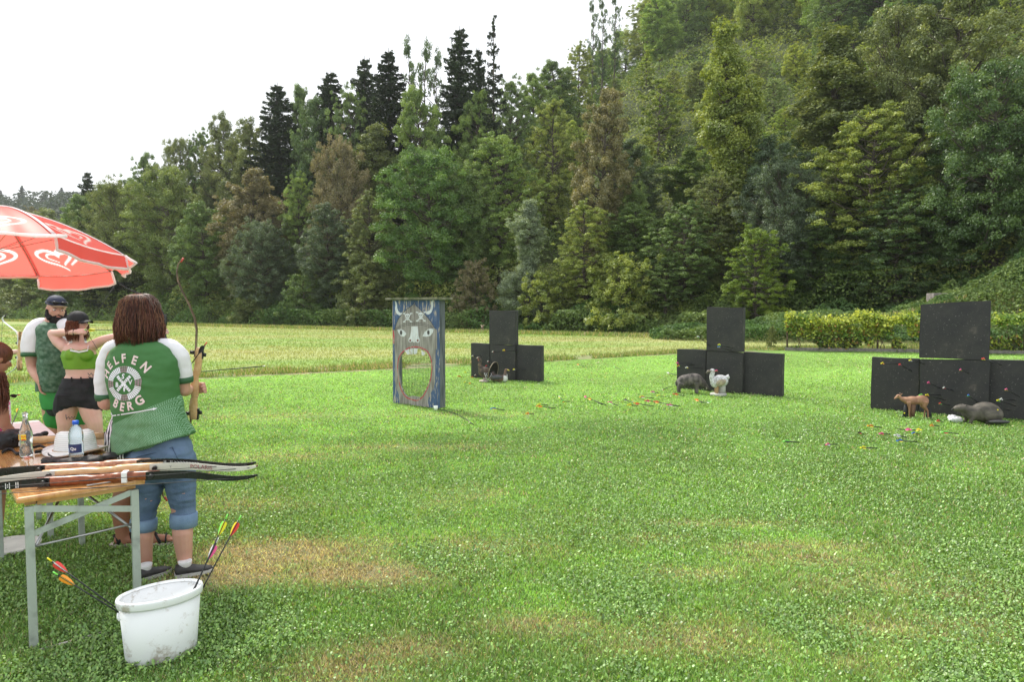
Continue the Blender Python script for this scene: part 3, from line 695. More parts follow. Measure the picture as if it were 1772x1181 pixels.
foam_block(*T2, 1221.5, 1283.5, .784, 1.63, 1.625, 'black foam block standing on top of the middle target', .01, seed=8)
foam_block(*T3, 1508, 1591, 0, .83, .825, 'left lower black foam block of the rightmost target, creased at its side', -.05, seed=9)
foam_block(*T3, 1592, 1713, 0, .83, .85, 'centre lower black foam block of the rightmost target, full of arrows', 0, seed=10)
foam_block(*T3, 1707, 1850, 0, .86, .86, 'right lower black foam block of the rightmost target, cut by the picture edge', -.1, seed=11)
foam_block(*T3, 1589.5, 1710.5, .852, 1.675, 1.735, 'big slanting black foam block on top of the rightmost target', .01, seed=12)

# ------------------------------------------------------------------ arrows
ACOL = {'yellow': (.85, .75, .03), 'orange': (.9, .33, .03), 'red': (.75, .06, .05), 'pink': (.9, .12, .35), 'white': (.8, .8, .78), 'green': (.25, .8, .12), 'blue': (.04, .16, .6), 'black': (.02, .02, .02)}
for k_, v_ in ACOL.items(): mat('vane_' + k_, v_, .45, var=.08)
SHAFT = mat('carbon_shaft', (.018, .018, .02), .35, var=.2); STEEL = mat('bright_steel', (.5, .5, .52), .3, 1, var=.05)
def arrow_mb(tip, nock, r, parts):
    """returns dict of MBs"""
    tip, nock = Vector(tip), Vector(nock); d = (tip - nock).normalized(); L_ = (tip - nock).length
    up = Vector((0, 0, 1)) if abs(d.z) < .9 else Vector((1, 0, 0)); u = (up - d * up.dot(d)).normalized(); v = d.cross(u)
    def vane(mb, ang, h, l0, l1):
        w_ = u * math.cos(ang) + v * math.sin(ang); s_ = d.cross(w_) * .0008
        prof = [(l0, r * .6), (l0 + .004, r + h * .75), (l0 + (l1 - l0) * .3, r + h), (l0 + (l1 - l0) * .65, r + h * .62), (l1, r * .6)]
        mb.prism([nock + d * a + w_ * b - s_ for a, b in prof], s_ * 2)
    return d, L_, vane
def arrow_small(nock, tip, c1, c2, label, group, r=.0065, vh=.017):
    """one-mesh arrow for the far ones"""
    mb = MB(); nock, tip = Vector(nock), Vector(tip); d, L_, vane = arrow_mb(tip, nock, r, 0)
    mb.tube([nock + d * .012, tip], r, 6); mb.mi = 1; mb.tube([nock - d * .012, nock + d * .012], r * 1.3, 6)
    vane(mb, 0, vh, .02, .1); mb.mi = 2; vane(mb, 2.09, vh, .02, .1); vane(mb, 4.19, vh, .02, .1)
    o = empty('arrow', nock, 0, label, 'arrow', group)
    me = mb.mesh('arrow'); bpy.data.objects.remove(o); me.transform(Matrix.Translation(-nock)); o = bpy.data.objects.new('arrow', me); C.objects.link(o); o.location = nock
    for m_ in (SHAFT, MATS['vane_' + c1], MATS['vane_' + c2]): me.materials.append(m_)
    return tag(o, label, 'arrow', group)
def stuck(org, sc, A, B, nx, ny, tx, ty, c1, c2, label, off=0.0):
    npx, npy = org[0] + nx / sc, org[1] + ny / sc; tpx, tpy = org[0] + tx / sc, org[1] + ty / sc
    tip = onplane(tpx, tpy, A, B, off); o = Vector((0, 0, CAM_H)); dr = ray(npx, npy).normalized()
    m_ = (tip - o).dot(dr); q = o + dr * m_; dist2 = (tip - q).length_squared; Ln = .62
    nock = o + dr * (m_ - math.sqrt(max(Ln * Ln - dist2, 0)) if dist2 < Ln * Ln else m_)
    dd = (tip - nock).normalized(); arrow_small(nock, tip + dd * .06, c1, c2, label, 'arrows stuck in the foam targets')
o1, o2, o3 = ((800, 520), 7.38), ((1150, 520), 6.56), ((1490, 500), 4.72)
T1l = 'leftmost target'; T2l = 'middle target'; T3l = 'rightmost target'
for (og, T, lst) in ((o1, T1, [
        (520, 640, 690, 650, 'yellow', 'orange', 'yellow fletched arrow high in the centre block of the leftmost target'),
        (383, 658, 470, 655, 'white', 'red', 'white and red arrow near the seam of the leftmost target'),
        (125, 712, 230, 712, 'white', 'yellow', 'pale arrow at the left end of the leftmost target'),
        (205, 822, 270, 812, 'yellow', 'yellow', 'yellow arrow beside the turkey figure neck'),
        (322, 780, 410, 790, 'white', 'red', 'white and red arrow just above the turkey figure fan'),
        (300, 838, 390, 850, 'red', 'red', 'red arrow low behind the turkey figure back'),
        (650, 886, 790, 884, 'yellow', 'white', 'yellow arrow across the right seam of the leftmost target'),
        (160, 958, 250, 945, 'white', 'red', 'pale arrow at the foot of the leftmost target')]),
    (o2, T2, [
        (610, 505, 785, 545, 'yellow', 'green', 'yellow green arrow low in the top block of the middle target'),
        (605, 527, 770, 575, 'blue', 'white', 'bluish arrow just under the yellow green one of the middle target'),
        (375, 412, 525, 520, 'white', 'green', 'steep pale arrow in the left rim of the middle target top block'),
        (135, 712, 285, 718, 'pink', 'pink', 'pink fletched arrow at the left end of the middle target'),
        (145, 748, 320, 730, 'orange', 'green', 'orange and green arrow below the pink one of the middle target'),
        (240, 765, 415, 772, 'white', 'yellow', 'white and yellow arrow above the boar figure back'),
        (580, 798, 730, 843, 'pink', 'orange', 'pink and orange arrow right of the dodo figure head')]),
    (o3, T3, [
        (165, 610, 300, 612, 'yellow', 'orange', 'yellow arrow at top left of the rightmost target'),
        (312, 618, 405, 668, 'red', 'pink', 'red arrow next to the top left yellow one'),
        (395, 585, 520, 615, 'yellow', 'white', 'pale yellow arrow over the top rim of the left block'),
        (990, 572, 1135, 620, 'red', 'yellow', 'red and yellow arrow under the right corner of the slanting block'),
        (808, 662, 880, 690, 'pink', 'yellow', 'pink arrow high in the full centre block'),
        (545, 766, 645, 812, 'pink', 'pink', 'pink arrow at the left of the full centre block'),
        (672, 810, 750, 832, 'white', 'red', 'white and red arrow in the middle of the full centre block'),
        (873, 870, 955, 930, 'blue', 'green', 'blue and green arrow above the beaver figure back'),
        (1180, 822, 1285, 878, 'pink', 'yellow', 'pink and yellow arrow in the cut off right block'),
        (1137, 903, 1250, 912, 'white', 'white', 'white arrow in the cut off right block'),
        (1112, 912, 1250, 955, 'yellow', 'green', 'yellow arrow close under the white one in the right block'),
        (1117, 990, 1215, 994, 'yellow', 'orange', 'lowest yellow arrow in the cut off right block'),
        (640, 938, 730, 955, 'red', 'green', 'red and green arrow before the beaver figure nose'),
        (530, 868, 690, 912, 'yellow', 'orange', 'yellow arrow over the antelope figure rump'),
        (478, 870, 650, 870, 'green', 'green', 'green arrow over the antelope figure back')])):
    for (a_, b_, c_, d_, e_, f_, l_) in lst: stuck(og[0], og[1], T[0], T[1], a_, b_, c_, d_, e_, f_, l_)
gl = 'arrows lying on the lawn before the middle target'; gr_ = 'arrows lying on the lawn before the rightmost target'
for org, sc, grp, where, lst in (((880, 540), 4.92, gl, 'on the lawn left of the boar figure', [
        (648, 720, 800, 790, 'pink', 'pink'), (683, 740, 830, 795, 'orange', 'yellow'), (985, 745, 1100, 790, 'black', 'black'), (1070, 778, 1240, 805, 'orange', 'red'), (1165, 757, 1290, 770, 'red', 'pink'),
        (1240, 765, 1460, 805, 'red', 'orange'), (1120, 725, 1240, 735, 'orange', 'white'), (1265, 715, 1345, 724, 'yellow', 'green'), (1215, 682, 1280, 692, 'pink', 'white'), (1310, 664, 1425, 622, 'white', 'orange'),
        (1015, 793, 1095, 800, 'yellow', 'yellow'), (850, 770, 935, 800, 'pink', 'green'), (585, 447, 650, 468, 'orange', 'orange'), (895, 465, 957, 492, 'green', 'green'), (1350, 517, 1430, 542, 'white', 'white'),
        (240, 803, 400, 822, 'orange', 'orange'), (250, 790, 335, 793, 'yellow', 'green'), (450, 763, 520, 766, 'green', 'orange'), (1405, 700, 1500, 716, 'red', 'orange'), (1590, 745, 1665, 776, 'orange', 'orange'), (1355, 793, 1465, 806, 'pink', 'white'), (1720, 770, 1640, 772, 'green', 'white'), (150, 867, 215, 868, 'orange', 'orange'), (430, 722, 470, 760, 'white', 'yellow')]),
    ((1300, 690), 4.43, gr_, 'on the lawn before the antelope figure', [
        (895, 210, 1000, 224, 'orange', 'yellow'), (822, 264, 862, 270, 'black', 'red'), (985, 270, 1065, 275, 'pink', 'red'), (1100, 282, 1190, 297, 'white', 'white'), (1222, 240, 1120, 236, 'pink', 'pink'), (1300, 242, 1225, 243, 'yellow', 'yellow'),
        (1120, 325, 1270, 332, 'blue', 'yellow'), (1235, 267, 1285, 272, 'blue', 'yellow'), (1375, 208, 1440, 210, 'orange', 'orange'), (1465, 258, 1590, 272, 'green', 'red'), (840, 378, 965, 382, 'yellow', 'yellow'), (575, 355, 655, 352, 'pink', 'white'), (250, 328, 370, 338, 'green', 'black'), (1175, 113, 1225, 119, 'yellow', 'yellow'), (1425, 172, 1470, 178, 'red', 'red')]),
    ((660, 500), 5.133, 'arrows lying on the lawn before the leftmost target', 'on the lawn before the leftmost target', [
        (680, 776, 715, 786, 'orange', 'red'), (795, 786, 850, 792, 'orange', 'orange'), (780, 842, 820, 846, 'orange', 'yellow'), (740, 744, 790, 746, 'yellow', 'yellow'), (975, 1065, 1095, 1078, 'blue', 'yellow'), (735, 834, 770, 838, 'yellow', 'green')])):
    for i_, (a_, b_, c_, d_, e_, f_) in enumerate(lst):
        n_ = G(org[0] + a_ / sc, org[1] + b_ / sc, .07); t_ = G(org[0] + c_ / sc, org[1] + d_ / sc, .035)
        dd = t_ - n_; L_ = dd.length
        if L_ > .85: t_ = n_ + dd * (.85 / L_)
        wr = 'plain %s' % e_ if e_ == f_ else '%s and %s' % (e_, f_)
        arrow_small(n_, t_, e_, f_, '%s fletched arrow lying %s' % (wr, where), grp, vh=.016)

# ------------------------------------------------------------------ painted shooting wall
VO, VS = (670, 505), 5.63
VA, VB = G(680.2, 697.7), G(757, 707.5)
vt = (VB - VA).normalized(); vn = Vector((vt.y, -vt.x, 0)); vn = vn if vn.dot(-VA) > 0 else -vn
VW = (VB - VA).length; VH = 1.80
def vuv(x, y):
    q = onplane(VO[0] + x / VS, VO[1] + y / VS, VA, VB); return ((q - VA).dot(vt), q.z)
wall = empty('shooting_wall', (VA.x, VA.y, 0), 0, 'painted wooden wall with horned helmet face and netted open mouth', 'archery wall')
def wpt(u, z, off): q = VA + vt * u + vn * off; return Vector((q.x, q.y, z))
def smoothloop(pts, n=4):
    out_ = []; k = len(pts)
    for i in range(k):
        p0, p1, p2, p3 = (Vector(pts[(i + j - 1) % k]) for j in range(4))
        for s_ in range(n):
            t = s_ / n; out_.append(.5 * ((2 * p1) + (-p0 + p2) * t + (2 * p0 - 5 * p1 + 4 * p2 - p3) * t * t + (-p0 + 3 * p1 - 3 * p2 + p3) * t ** 3))
    return out_
from mathutils.geometry import tessellate_polygon
def slab(name, outer, holes, z0, z1, matl, parent):
    """flat board between offsets z0..z1 in front of the wall plane; outline given in wall coords"""
    loops = [[Vector((p[0], p[1], 0)) for p in l] for l in [outer] + holes]; tri = tessellate_polygon(loops); flat = [p for l in loops for p in l]
    bm = bmesh.new(); F_ = [bm.verts.new(wpt(p.x, p.y, z1)) for p in flat]; B_ = [bm.verts.new(wpt(p.x, p.y, z0)) for p in flat]
    for t in tri:
        try: bm.faces.new([F_[i] for i in t]); bm.faces.new([B_[i] for i in t][::-1])
        except ValueError: pass
    s_ = 0
    for l in loops:
        k = len(l)
        for i in range(k):
            a_, b_ = s_ + i, s_ + (i + 1) % k; bm.faces.new((F_[a_], F_[b_], B_[b_], B_[a_]))
        s_ += k
    bmesh.ops.recalc_face_normals(bm, faces=bm.faces); me = bpy.data.meshes.new(name); bm.to_mesh(me); bm.free(); return place(name, me, matl, parent)
WOOD = mat('weathered_planks', (.40, .38, .36), .85, col2=(.15, .13, .12), scale=7, stretch=(6, 6, .55), bump=.4, bscale=30, lo=.3, hi=.7)
def worn(name, col, thr):
    """paint flaking off to the grey wood"""
    m, n, b = nodes(name); N = n.nodes.new; K = n.links.new; t = N('ShaderNodeTexCoord'); mp_ = N('ShaderNodeMapping'); mp_.inputs['Scale'].default_value = (5, 5, .9); K(t.outputs['Object'], mp_.inputs['Vector'])
    z = N('ShaderNodeTexNoise'); z.inputs['Scale'].default_value = 6; z.inputs['Detail'].default_value = 6; z.inputs['Roughness'].default_value = .65; K(mp_.outputs['Vector'], z.inputs['Vector'])
    r = N('ShaderNodeValToRGB'); e = r.color_ramp.elements; e[0].position = thr; e[0].color = (*col, 1); e[1].position = thr + .04; e[1].color = (.42, .36, .31, 1); x = e.new(.3); x.color = tuple(c * .7 for c in col) + (1,)
    K(z.outputs['Fac'], r.inputs['Fac']); K(r.outputs['Color'], b.inputs['Base Color']); b.inputs['Roughness'].default_value = .8; MATS[name] = m; return m
BLUE = worn('worn_blue_paint', (.065, .115, .24), .55); REDP = worn('worn_red_paint', (.5, .07, .08), .56); WHITEP = worn('worn_white_paint', (.70, .72, .76), .60)
NAVY = mat('dark_line_paint', (.04, .04, .045), .8)
mouth = smoothloop([vuv(*p) for p in [(170, 585), (225, 560), (290, 556), (350, 570), (395, 605), (424, 680), (430, 745), (420, 830), (395, 915), (350, 1000), (318, 1030), (250, 1018), (195, 1022), (158, 975), (130, 900), (112, 790), (112, 700), (132, 630)]], 3)
mouth = [(p.x, p.y) for p in mouth] if hasattr(mouth[0], 'x') else mouth
slab('face_board', [(0, 0), (VW, 0), (VW, VH - .05), (0, VH - .05)], [mouth], -.025, 0, WOOD, wall)
sq = []
# side boxes and posts
thk = .19
def vbox(name, u0, u1, z0, z1, o0, o1, m_): 
    mb = MB(); c = wpt((u0 + u1) / 2, (z0 + z1) / 2, (o0 + o1) / 2); mb.box(c, (u1 - u0, abs(o1 - o0), z1 - z0), frame(vt), bev=.003); return mb.build(name, m_, wall)
SIDEW = mat('dark_side_boards', (.16, .17, .18), .8, col2=(.06, .07, .08), scale=6, stretch=(5, 5, .5), bump=.3)
vbox('side_board', VW - .028, VW - .001, 0, VH - .052, -thk, -.027, SIDEW); vbox('side_board', .001, .028, 0, VH - .052, -thk, -.027, SIDEW)
vbox('corner_post', VW + .001, VW + .012, .0, VH - .05, -.05, .0, BLUE)
vbox('crossbar', .03, VW - .03, VH - .14, VH - .06, -thk + .01, -.03, SIDEW); vbox('crossbar', .03, VW - .03, .01, .09, -thk + .01, -.03, SIDEW)
vbox('cap_board', -.08, VW + .11, VH - .047, VH - .012, -thk - .06, .09, mat('mossy_cap_wood', (.22, .21, .15), .9, col2=(.07, .09, .035), scale=9, bump=.4))
# painted fields (each a thin coat in front of the board)
def paint(name, pts, m_, lay, smo=False, hole=None):
    pp = [vuv(*p) for p in pts]
    if smo: pp = [(p.x, p.y) for p in smoothloop(pp, 3)]
    pp = [(min(max(u, .002), VW - .002), min(max(z, .002), VH - .053)) for u, z in pp]
    return slab(name, pp, [hole] if hole else [], .0008 * lay, .0008 * lay + .0008, m_, wall)
paint('blue_field', [(57, 75), (492, 60), (490, 370), (470, 365), (430, 300), (380, 240), (330, 185), (280, 140), (267, 118), (240, 140), (190, 175), (150, 215), (110, 270), (85, 330), (72, 375), (57, 372)], BLUE, 1)
paint('blue_field', [(57, 505), (70, 505), (76, 620), (74, 860), (85, 930), (105, 980), (118, 1020), (120, 1085), (57, 1086)], BLUE, 1)
paint('blue_field', [(492, 560), (474, 560), (470, 720), (468, 880), (455, 940), (430, 985), (405, 1040), (390, 1128), (492, 1142)], BLUE, 1)
paint('red_patch', [(57, 375), (64, 375), (72, 430), (70, 505), (57, 508)], REDP, 1)
paint('horn', [(76, 95), (84, 92), (97, 120), (100, 160), (112, 192), (135, 207), (152, 208), (140, 225), (122, 231), (98, 218), (82, 190), (77, 160), (82, 130)], WHITEP, 3, True)
paint('horn', [(452, 66), (458, 75), (450, 105), (449, 150), (436, 195), (415, 217), (395, 224), (375, 205), (368, 192), (400, 190), (422, 175), (430, 145), (428, 110), (438, 80)], WHITEP, 3, True)
def stroke(name, pts, wpx, m_, lay, closed=False):
    pp = [Vector(vuv(*p)) for p in pts]
    if closed: pp = [Vector((p.x, p.y)) for p in smoothloop(pp, 3)]
    L_ = []; Rr_ = []; k = len(pp)
    for i, p in enumerate(pp):
        a_ = pp[(i - 1) % k] if (closed or i) else p; b_ = pp[(i + 1) % k] if (closed or i < k - 1) else p
        t = (b_ - a_).normalized(); nn = Vector((-t.y, t.x)) * (wpx / VS / FPX * VA.y / 2); L_.append(p + nn); Rr_.append(p - nn)
    z_ = .0008 * lay + .0005; mb = MB()
    for i in range(k if closed else k - 1):
        j = (i + 1) % k; mb.face([wpt(L_[i].x, L_[i].y, z_), wpt(L_[j].x, L_[j].y, z_), wpt(Rr_[j].x, Rr_[j].y, z_), wpt(Rr_[i].x, Rr_[i].y, z_)])
    return mb.build(name, m_, wall)
stroke('helmet_outline', [(74, 372), (85, 330), (110, 268), (150, 213), (190, 173), (240, 138), (267, 98), (292, 138), (335, 183), (382, 237), (430, 298), (468, 362)], 5, NAVY, 4)
stroke('helmet_band', [(74, 380), (130, 345), (200, 325), (267, 318), (340, 325), (400, 342), (455, 368)], 3, NAVY, 4)
stroke('helmet_band', [(80, 362), (130, 330), (200, 308), (267, 302), (340, 308), (400, 325), (462, 352)], 3, NAVY, 4)
stroke('helmet_ridge', [(264, 110), (264, 200), (265, 335)], 7, mat('brown_line_paint', (.12, .10, .09), .8), 3)
stroke('lip', [(165, 578), (225, 545), (290, 540), (350, 556), (400, 592), (430, 670), (437, 745), (427, 835), (402, 922), (358, 1010), (325, 1045), (285, 1062), (235, 1050), (190, 1032), (150, 982), (122, 905), (104, 790), (104, 700), (124, 625)], 11, REDP, 2, True)
for q in ([(100, 372), (130, 366), (165, 380), (188, 410), (172, 437), (150, 440), (128, 428), (110, 400)], [(345, 435), (365, 395), (395, 370), (425, 358), (455, 362), (445, 400), (420, 432), (380, 440)]): paint('eye', q, WHITEP, 3)
for (x_, y_) in ((137, 400), (403, 398)):
    paint('iris', [(x_ + 13 * math.cos(a * .6283), y_ + 24 * math.sin(a * .6283)) for a in range(10)], mat('grey_paint', (.12, .11, .11), .8), 5); paint('pupil', [(x_ + 6 * math.cos(a * .785), y_ + 12 * math.sin(a * .785)) for a in range(8)], NAVY, 6)
paint('nose', [(238, 340), (298, 338), (303, 380), (306, 430), (318, 465), (314, 492), (295, 500), (280, 488), (262, 497), (245, 485), (228, 497), (210, 487), (208, 465), (224, 440), (232, 400)], WHITEP, 3)
for (x_, y_) in ((226, 476), (299, 476)): paint('nostril', [(x_ + 10 * math.cos(a * .785), y_ + 12 * math.sin(a * .785)) for a in range(8)], mat('dull_red_paint', (.2, .08, .07), .8), 5)
for q in ([(178, 575), (215, 560), (222, 610), (200, 612)], [(226, 560), (238, 556), (240, 612), (228, 612)], [(242, 556), (254, 556), (250, 612), (243, 612)], [(262, 556), (298, 556), (294, 600), (270, 612), (262, 600)], [(336, 570), (376, 600), (360, 622), (342, 618)]):
    pp = [vuv(*p) for p in q]; slab('tooth', pp, [], .0032, .012, WHITEP, wall)
def skull(cx, cy, s_):
    e = lambda rx, ry, x0=0, y0=0, n_=12: [(cx + x0 * s_ + rx * s_ * math.cos(a * 6.2832 / n_), cy + y0 * s_ + ry * s_ * math.sin(a * 6.2832 / n_)) for a in range(n_)]
    for (x1, y1, x2, y2) in ((-38, -40, 36, 46), (38, -40, -36, 46)):
        stroke('crossbone', [(cx + x1 * s_, cy + y1 * s_), (cx + x2 * s_, cy + y2 * s_)], 9 * s_, WHITEP, 3)
        for (xx, yy) in ((x1, y1), (x2, y2)):
            for k in (-6, 6): paint('bone_knob', e(7, 7, xx + k, yy, 8), WHITEP, 3)
    paint('skull', e(24, 26, 0, -14), WHITEP, 5); paint('jaw', [(cx - 13 * s_, cy + 6 * s_), (cx + 13 * s_, cy + 6 * s_), (cx + 11 * s_, cy + 30 * s_), (cx - 11 * s_, cy + 30 * s_)], WHITEP, 5)
    for x0 in (-9, 9): paint('eye_hole', e(5, 6, x0, -12, 8), mat('grey_paint', (0, 0, 0)), 7)
    paint('nose_hole', e(3, 4, 0, 2, 6), mat('grey_paint', (0, 0, 0)), 7)
skull(200, 250, .95); skull(330, 240, .98)
# net in the mouth, sagging in the hollow wall
mb = MB(); us = [p[0] for p in mouth]; zs = [p[1] for p in mouth]; u0, u1, z0_, z1_ = min(us) - .03, max(us) + .03, min(zs) - .03, max(zs) + .02
def netp(u, z): f = math.sin(math.pi * (u - u0) / (u1 - u0)) * math.sin(math.pi * (z - z0_) / (z1_ - z0_)); return wpt(u, z - .02 * f, -.12 - .03 * f)
nu = 26; nz_ = 36
for i in range(nu + 1):
    u = u0 + (u1 - u0) * i / nu; mb.tube([netp(u + .003 * math.sin(i * 3 + j), z0_ + (z1_ - z0_) * j / 9) for j in range(10)], .003, 3, False)
for j in range(nz_ + 1):
    z = z0_ + (z1_ - z0_) * j / nz_; mb.tube([netp(u0 + (u1 - u0) * i / 7, z + .004 * math.sin(j * 2 + i)) for i in range(8)], .003, 3, False)
mb.build('net', mat('green_net_cord', (.05, .10, .05), .7), wall)
# cable and small white cup at its foot
mb = MB(); pts = [G(758, 708, .015), G(775, 712, .012), G(792, 718, .012), (G(806, 726, .012)), G(820, 736, .012)]; mb.tube(pts, .007, 6)
tag(mb.build('cord', SHAFT), 'black cord running over the grass from the painted wall foot', 'cord')
mb = MB(); mb.lathe([(.028, 0), (.036, .07), (.033, .07), (.026, .006)], (*G(754, 711)[:2], .005), 14)
cup = mb.build('cup', mat('white_plastic_cup', (.75, .8, .72), .4)); tag(cup, 'small white plastic cup in the grass at the painted wall corner', 'cup')

# ------------------------------------------------------------------ vine hedge on its fence
HA, HB = Vector((10.15, 25.35, 0)), Vector((20.5, 22.6, 0)); ht = (HB - HA).normalized(); hn = Vector((ht.y, -ht.x, 0)); HL = (HB - HA).length
hedge = empty('vine_fence', HA, 0, 'wire fence overgrown with yellowing vine behind the rightmost target', 'fence')
RUST = mat('rusty_post', (.10, .065, .05), .8, var=.4, bump=.3)
for i in range(8):
    p = HA + ht * (i * 1.52 + .08); mb = MB(); mb.tube([p, p + Vector((.01 * (i % 3 - 1), 0, 1.3))], .035, 8); mb.build('post', RUST, hedge)
mb = MB()
for k in range(12): z = .06 + k * .105; mb.tube([HA + ht * (HL * j / 10) + Vector((0, 0, z + .01 * math.sin(j * 2 + k))) for j in range(11)], .0025, 3, False)
for k in range(100): p = HA + ht * (HL * k / 99); mb.tube([p + Vector((0, 0, .04)), p + Vector((0, 0, 1.22))], .002, 3, False)
mb.build('wire_mesh', mat('fence_wire', (.12, .13, .12), .5, .5), hedge)
mb = MB(); nb_ = 5
for k in range(nb_): a_ = HA + ht * (HL * k / nb_) - hn * -.12; b_ = HA + ht * (HL * (k + .995) / nb_) - hn * -.12; mb.box(((a_ + b_) / 2) + Vector((0, 0, .06 + .01 * (k % 2))), ((b_ - a_).length, .06, .12), frame(ht), .006)
mb.build('edging_board', mat('grey_edging_board', (.24, .22, .2), .9, col2=(.13, .12, .11)), hedge)
r_ = np.random.default_rng(77); n = 42000; u = r_.random(n); f_ = fbm(u * HL, u * 0, .8, 3, 3); zt = 1.0 + .5 * f_ + .22 * (r_.random(n) ** 6) ; z = zt * (1 - np.abs(r_.random(n)) ** 1.3 * .97)
keep = (vnoise(u * HL, z, .5, 8) + .35 * vnoise(u * HL, z, .16, 9) > .60 - .45 * (z > 1.0)); u, z = u[keep], z[keep]; n = len(u)
P_ = np.array(HA)[None] + np.outer(u * HL, np.array(ht)) + np.outer(r_.normal(0, .13, n) * (.6 + .6 * (z > .9)), np.array(hn)); P_[:, 2] = z + .03
sz = r_.uniform(.028, .06, n); lv, lf_ = leafquads(P_, r_.normal(0, .6, (n, 3)) + [0, -.4, .5], sz, sz * .8, r_); me = npmesh('foliage', lv, lf_)
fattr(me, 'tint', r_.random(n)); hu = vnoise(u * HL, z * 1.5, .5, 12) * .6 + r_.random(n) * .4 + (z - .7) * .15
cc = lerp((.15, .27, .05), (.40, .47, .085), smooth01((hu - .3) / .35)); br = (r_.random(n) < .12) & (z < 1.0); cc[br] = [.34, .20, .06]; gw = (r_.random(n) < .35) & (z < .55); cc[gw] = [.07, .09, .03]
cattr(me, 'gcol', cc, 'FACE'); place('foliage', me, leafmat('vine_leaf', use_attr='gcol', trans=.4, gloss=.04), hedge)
VB_ = mat('vine_bark', (.10, .07, .045), .9)
for k in range(20):
    mb = MB(); s_ = random.random() * HL; p = HA + ht * s_; pts = [p + Vector((0, 0, 0))]
    for j in range(6): pts.append(pts[-1] + Vector((random.uniform(-.1, .1), random.uniform(-.06, .06), .2)))
    mb.tube(pts, [.015, .013, .011, .01, .008, .006, .004], 5); mb.build('vine_stem', VB_, hedge)
def small_bush(px, py, h, wd, col, label, Y=None):
    g = G(px, py); put_tree('shrub', 'shrub', g.x, g.y, h, wd, col, label, None, dz=-.05)
    TREES.pop()
small_bush(1335, 604, .85, .5, (.16, .2, .05), 'little sapling standing alone left of the vine fence')
# concrete block half hidden in the creeper mound
g = P(1630, 517, 31.5); mb = MB(); mb.box(g + Vector((0, .3, -.9)), (.75, .6, 2.3), None, .03)
tag(mb.build('concrete_block', mat('old_concrete', (.30, .27, .25), .95, col2=(.16, .14, .13), scale=6, bump=.4)), 'old concrete block half buried in the creeper mound', 'block')

# ================================================================== foam animal figures
def fig(name, label, px, py, face, scale=1.0):
    """local frame: x = facing direction (face = unit angle), origin on the ground"""
    g = G(px, py); o = empty(name, (g.x, g.y, 0), face, label, 'archery figure'); o.scale = (scale,) * 3; return o
def lpart(name, me, m_, o, smooth=True):
    c = bpy.data.objects.new(name, me); C.objects.link(c); c.parent = o
    for q in (m_ if isinstance(m_, (list, tuple)) else [m_]): me.materials.append(q)
    if smooth: me.polygons.foreach_set('use_smooth', [True] * len(me.polygons))
    return c
BOARM = mat('dark_bristle_foam', (.17, .15, .135), .75, col2=(.035, .032, .032), scale=12, bump=.6, bscale=70, stretch=(1, 1, .6))
IVORY = mat('ivory', (.7, .66, .55), .5); BLACKG = mat('gloss_black', (.01, .01, .01), .2)
# wild boar
o = fig('boar_figure', 'dark foam wild boar figure with lowered snout before the middle target', 1197, 681, R(-8))
m = MB(); m.ell((-.08, 0, .235), (.19, .105, .125)); m.ell((.06, 0, .25), (.15, .10, .125)); m.ell((-.2, 0, .2), (.09, .09, .11)); m.ell((.02, 0, .31), (.16, .05, .07))
m.tube([(.1, 0, .25), (.2, 0, .19), (.28, 0, .105), (.305, 0, .075)], [.1, .075, .04, .03], 12); m.ell((.17, 0, .2), (.08, .065, .075))
for s_ in (-1, 1):
    m.tube([(.08, s_ * .06, .2), (.09, s_ * .06, .1), (.085, s_ * .06, .0)], [.055, .035, .03], 8); m.tube([(-.2, s_ * .06, .19), (-.245, s_ * .06, .1), (-.235, s_ * .06, .0)], [.065, .035, .03], 8)
    m.tube([(.15, s_ * .045, .25), (.14, s_ * .075, .305)], [.028, .008], 6)
m.tube([(-.27, 0, .25), (-.3, 0, .2), (-.29, 0, .13)], [.015, .01, .012], 6)
lpart('body', remeshed(m, .009, 2), BOARM, o)
m = MB(); [m.tube([(.262, s_ * .032, .085), (.272, s_ * .045, .105), (.262, s_ * .05, .125)], [.008, .006, .002], 6) for s_ in (-1, 1)]; lpart('tusk', m.mesh(), IVORY, o)
m = MB(); [m.ell((.215, s_ * .056, .205), (.009, .007, .009), seg=8, rin=6) for s_ in (-1, 1)]; lpart('eye', m.mesh(), BLACKG, o)
m = MB(); m.ell((.308, 0, .075), (.012, .026, .026)); lpart('snout', m.mesh(), mat('snout_grey', (.05, .04, .04), .6), o)
# dodo
o = fig('dodo_figure', 'pale speckled foam dodo figure with hooked bill on round base', 1243, 685, R(178))
DODO = mat('speckled_white_foam', (.62, .62, .64), .8, col2=(.30, .29, .28), scale=38, bump=.5, bscale=50, lo=.38, hi=.55)
m = MB(); m.ell((-.03, 0, .27), (.15, .11, .115)); m.ell((.05, 0, .24), (.1, .09, .1)); m.tube([(.09, 0, .27), (.125, 0, .35), (.11, 0, .43)], [.07, .045, .042], 12); m.ell((.115, 0, .455), (.05, .038, .042))
m.tube([(-.14, 0, .32), (-.19, 0, .36), (-.2, 0, .33)], [.05, .04, .02], 8)
lpart('body', remeshed(m, .009, 2), DODO, o)
m = MB(); m.tube([(.15, 0, .455), (.2, 0, .445), (.225, 0, .415), (.21, 0, .395)], [.028, .022, .016, .006], 8); lpart('bill', m.mesh(), mat('dodo_bill', (.25, .2, .16), .6, col2=(.05, .05, .05), scale=20), o)
m = MB(); [m.ell((.14, s_ * .034, .465), (.008, .007, .008), seg=8, rin=6) for s_ in (-1, 1)]; lpart('eye', m.mesh(), BLACKG, o)
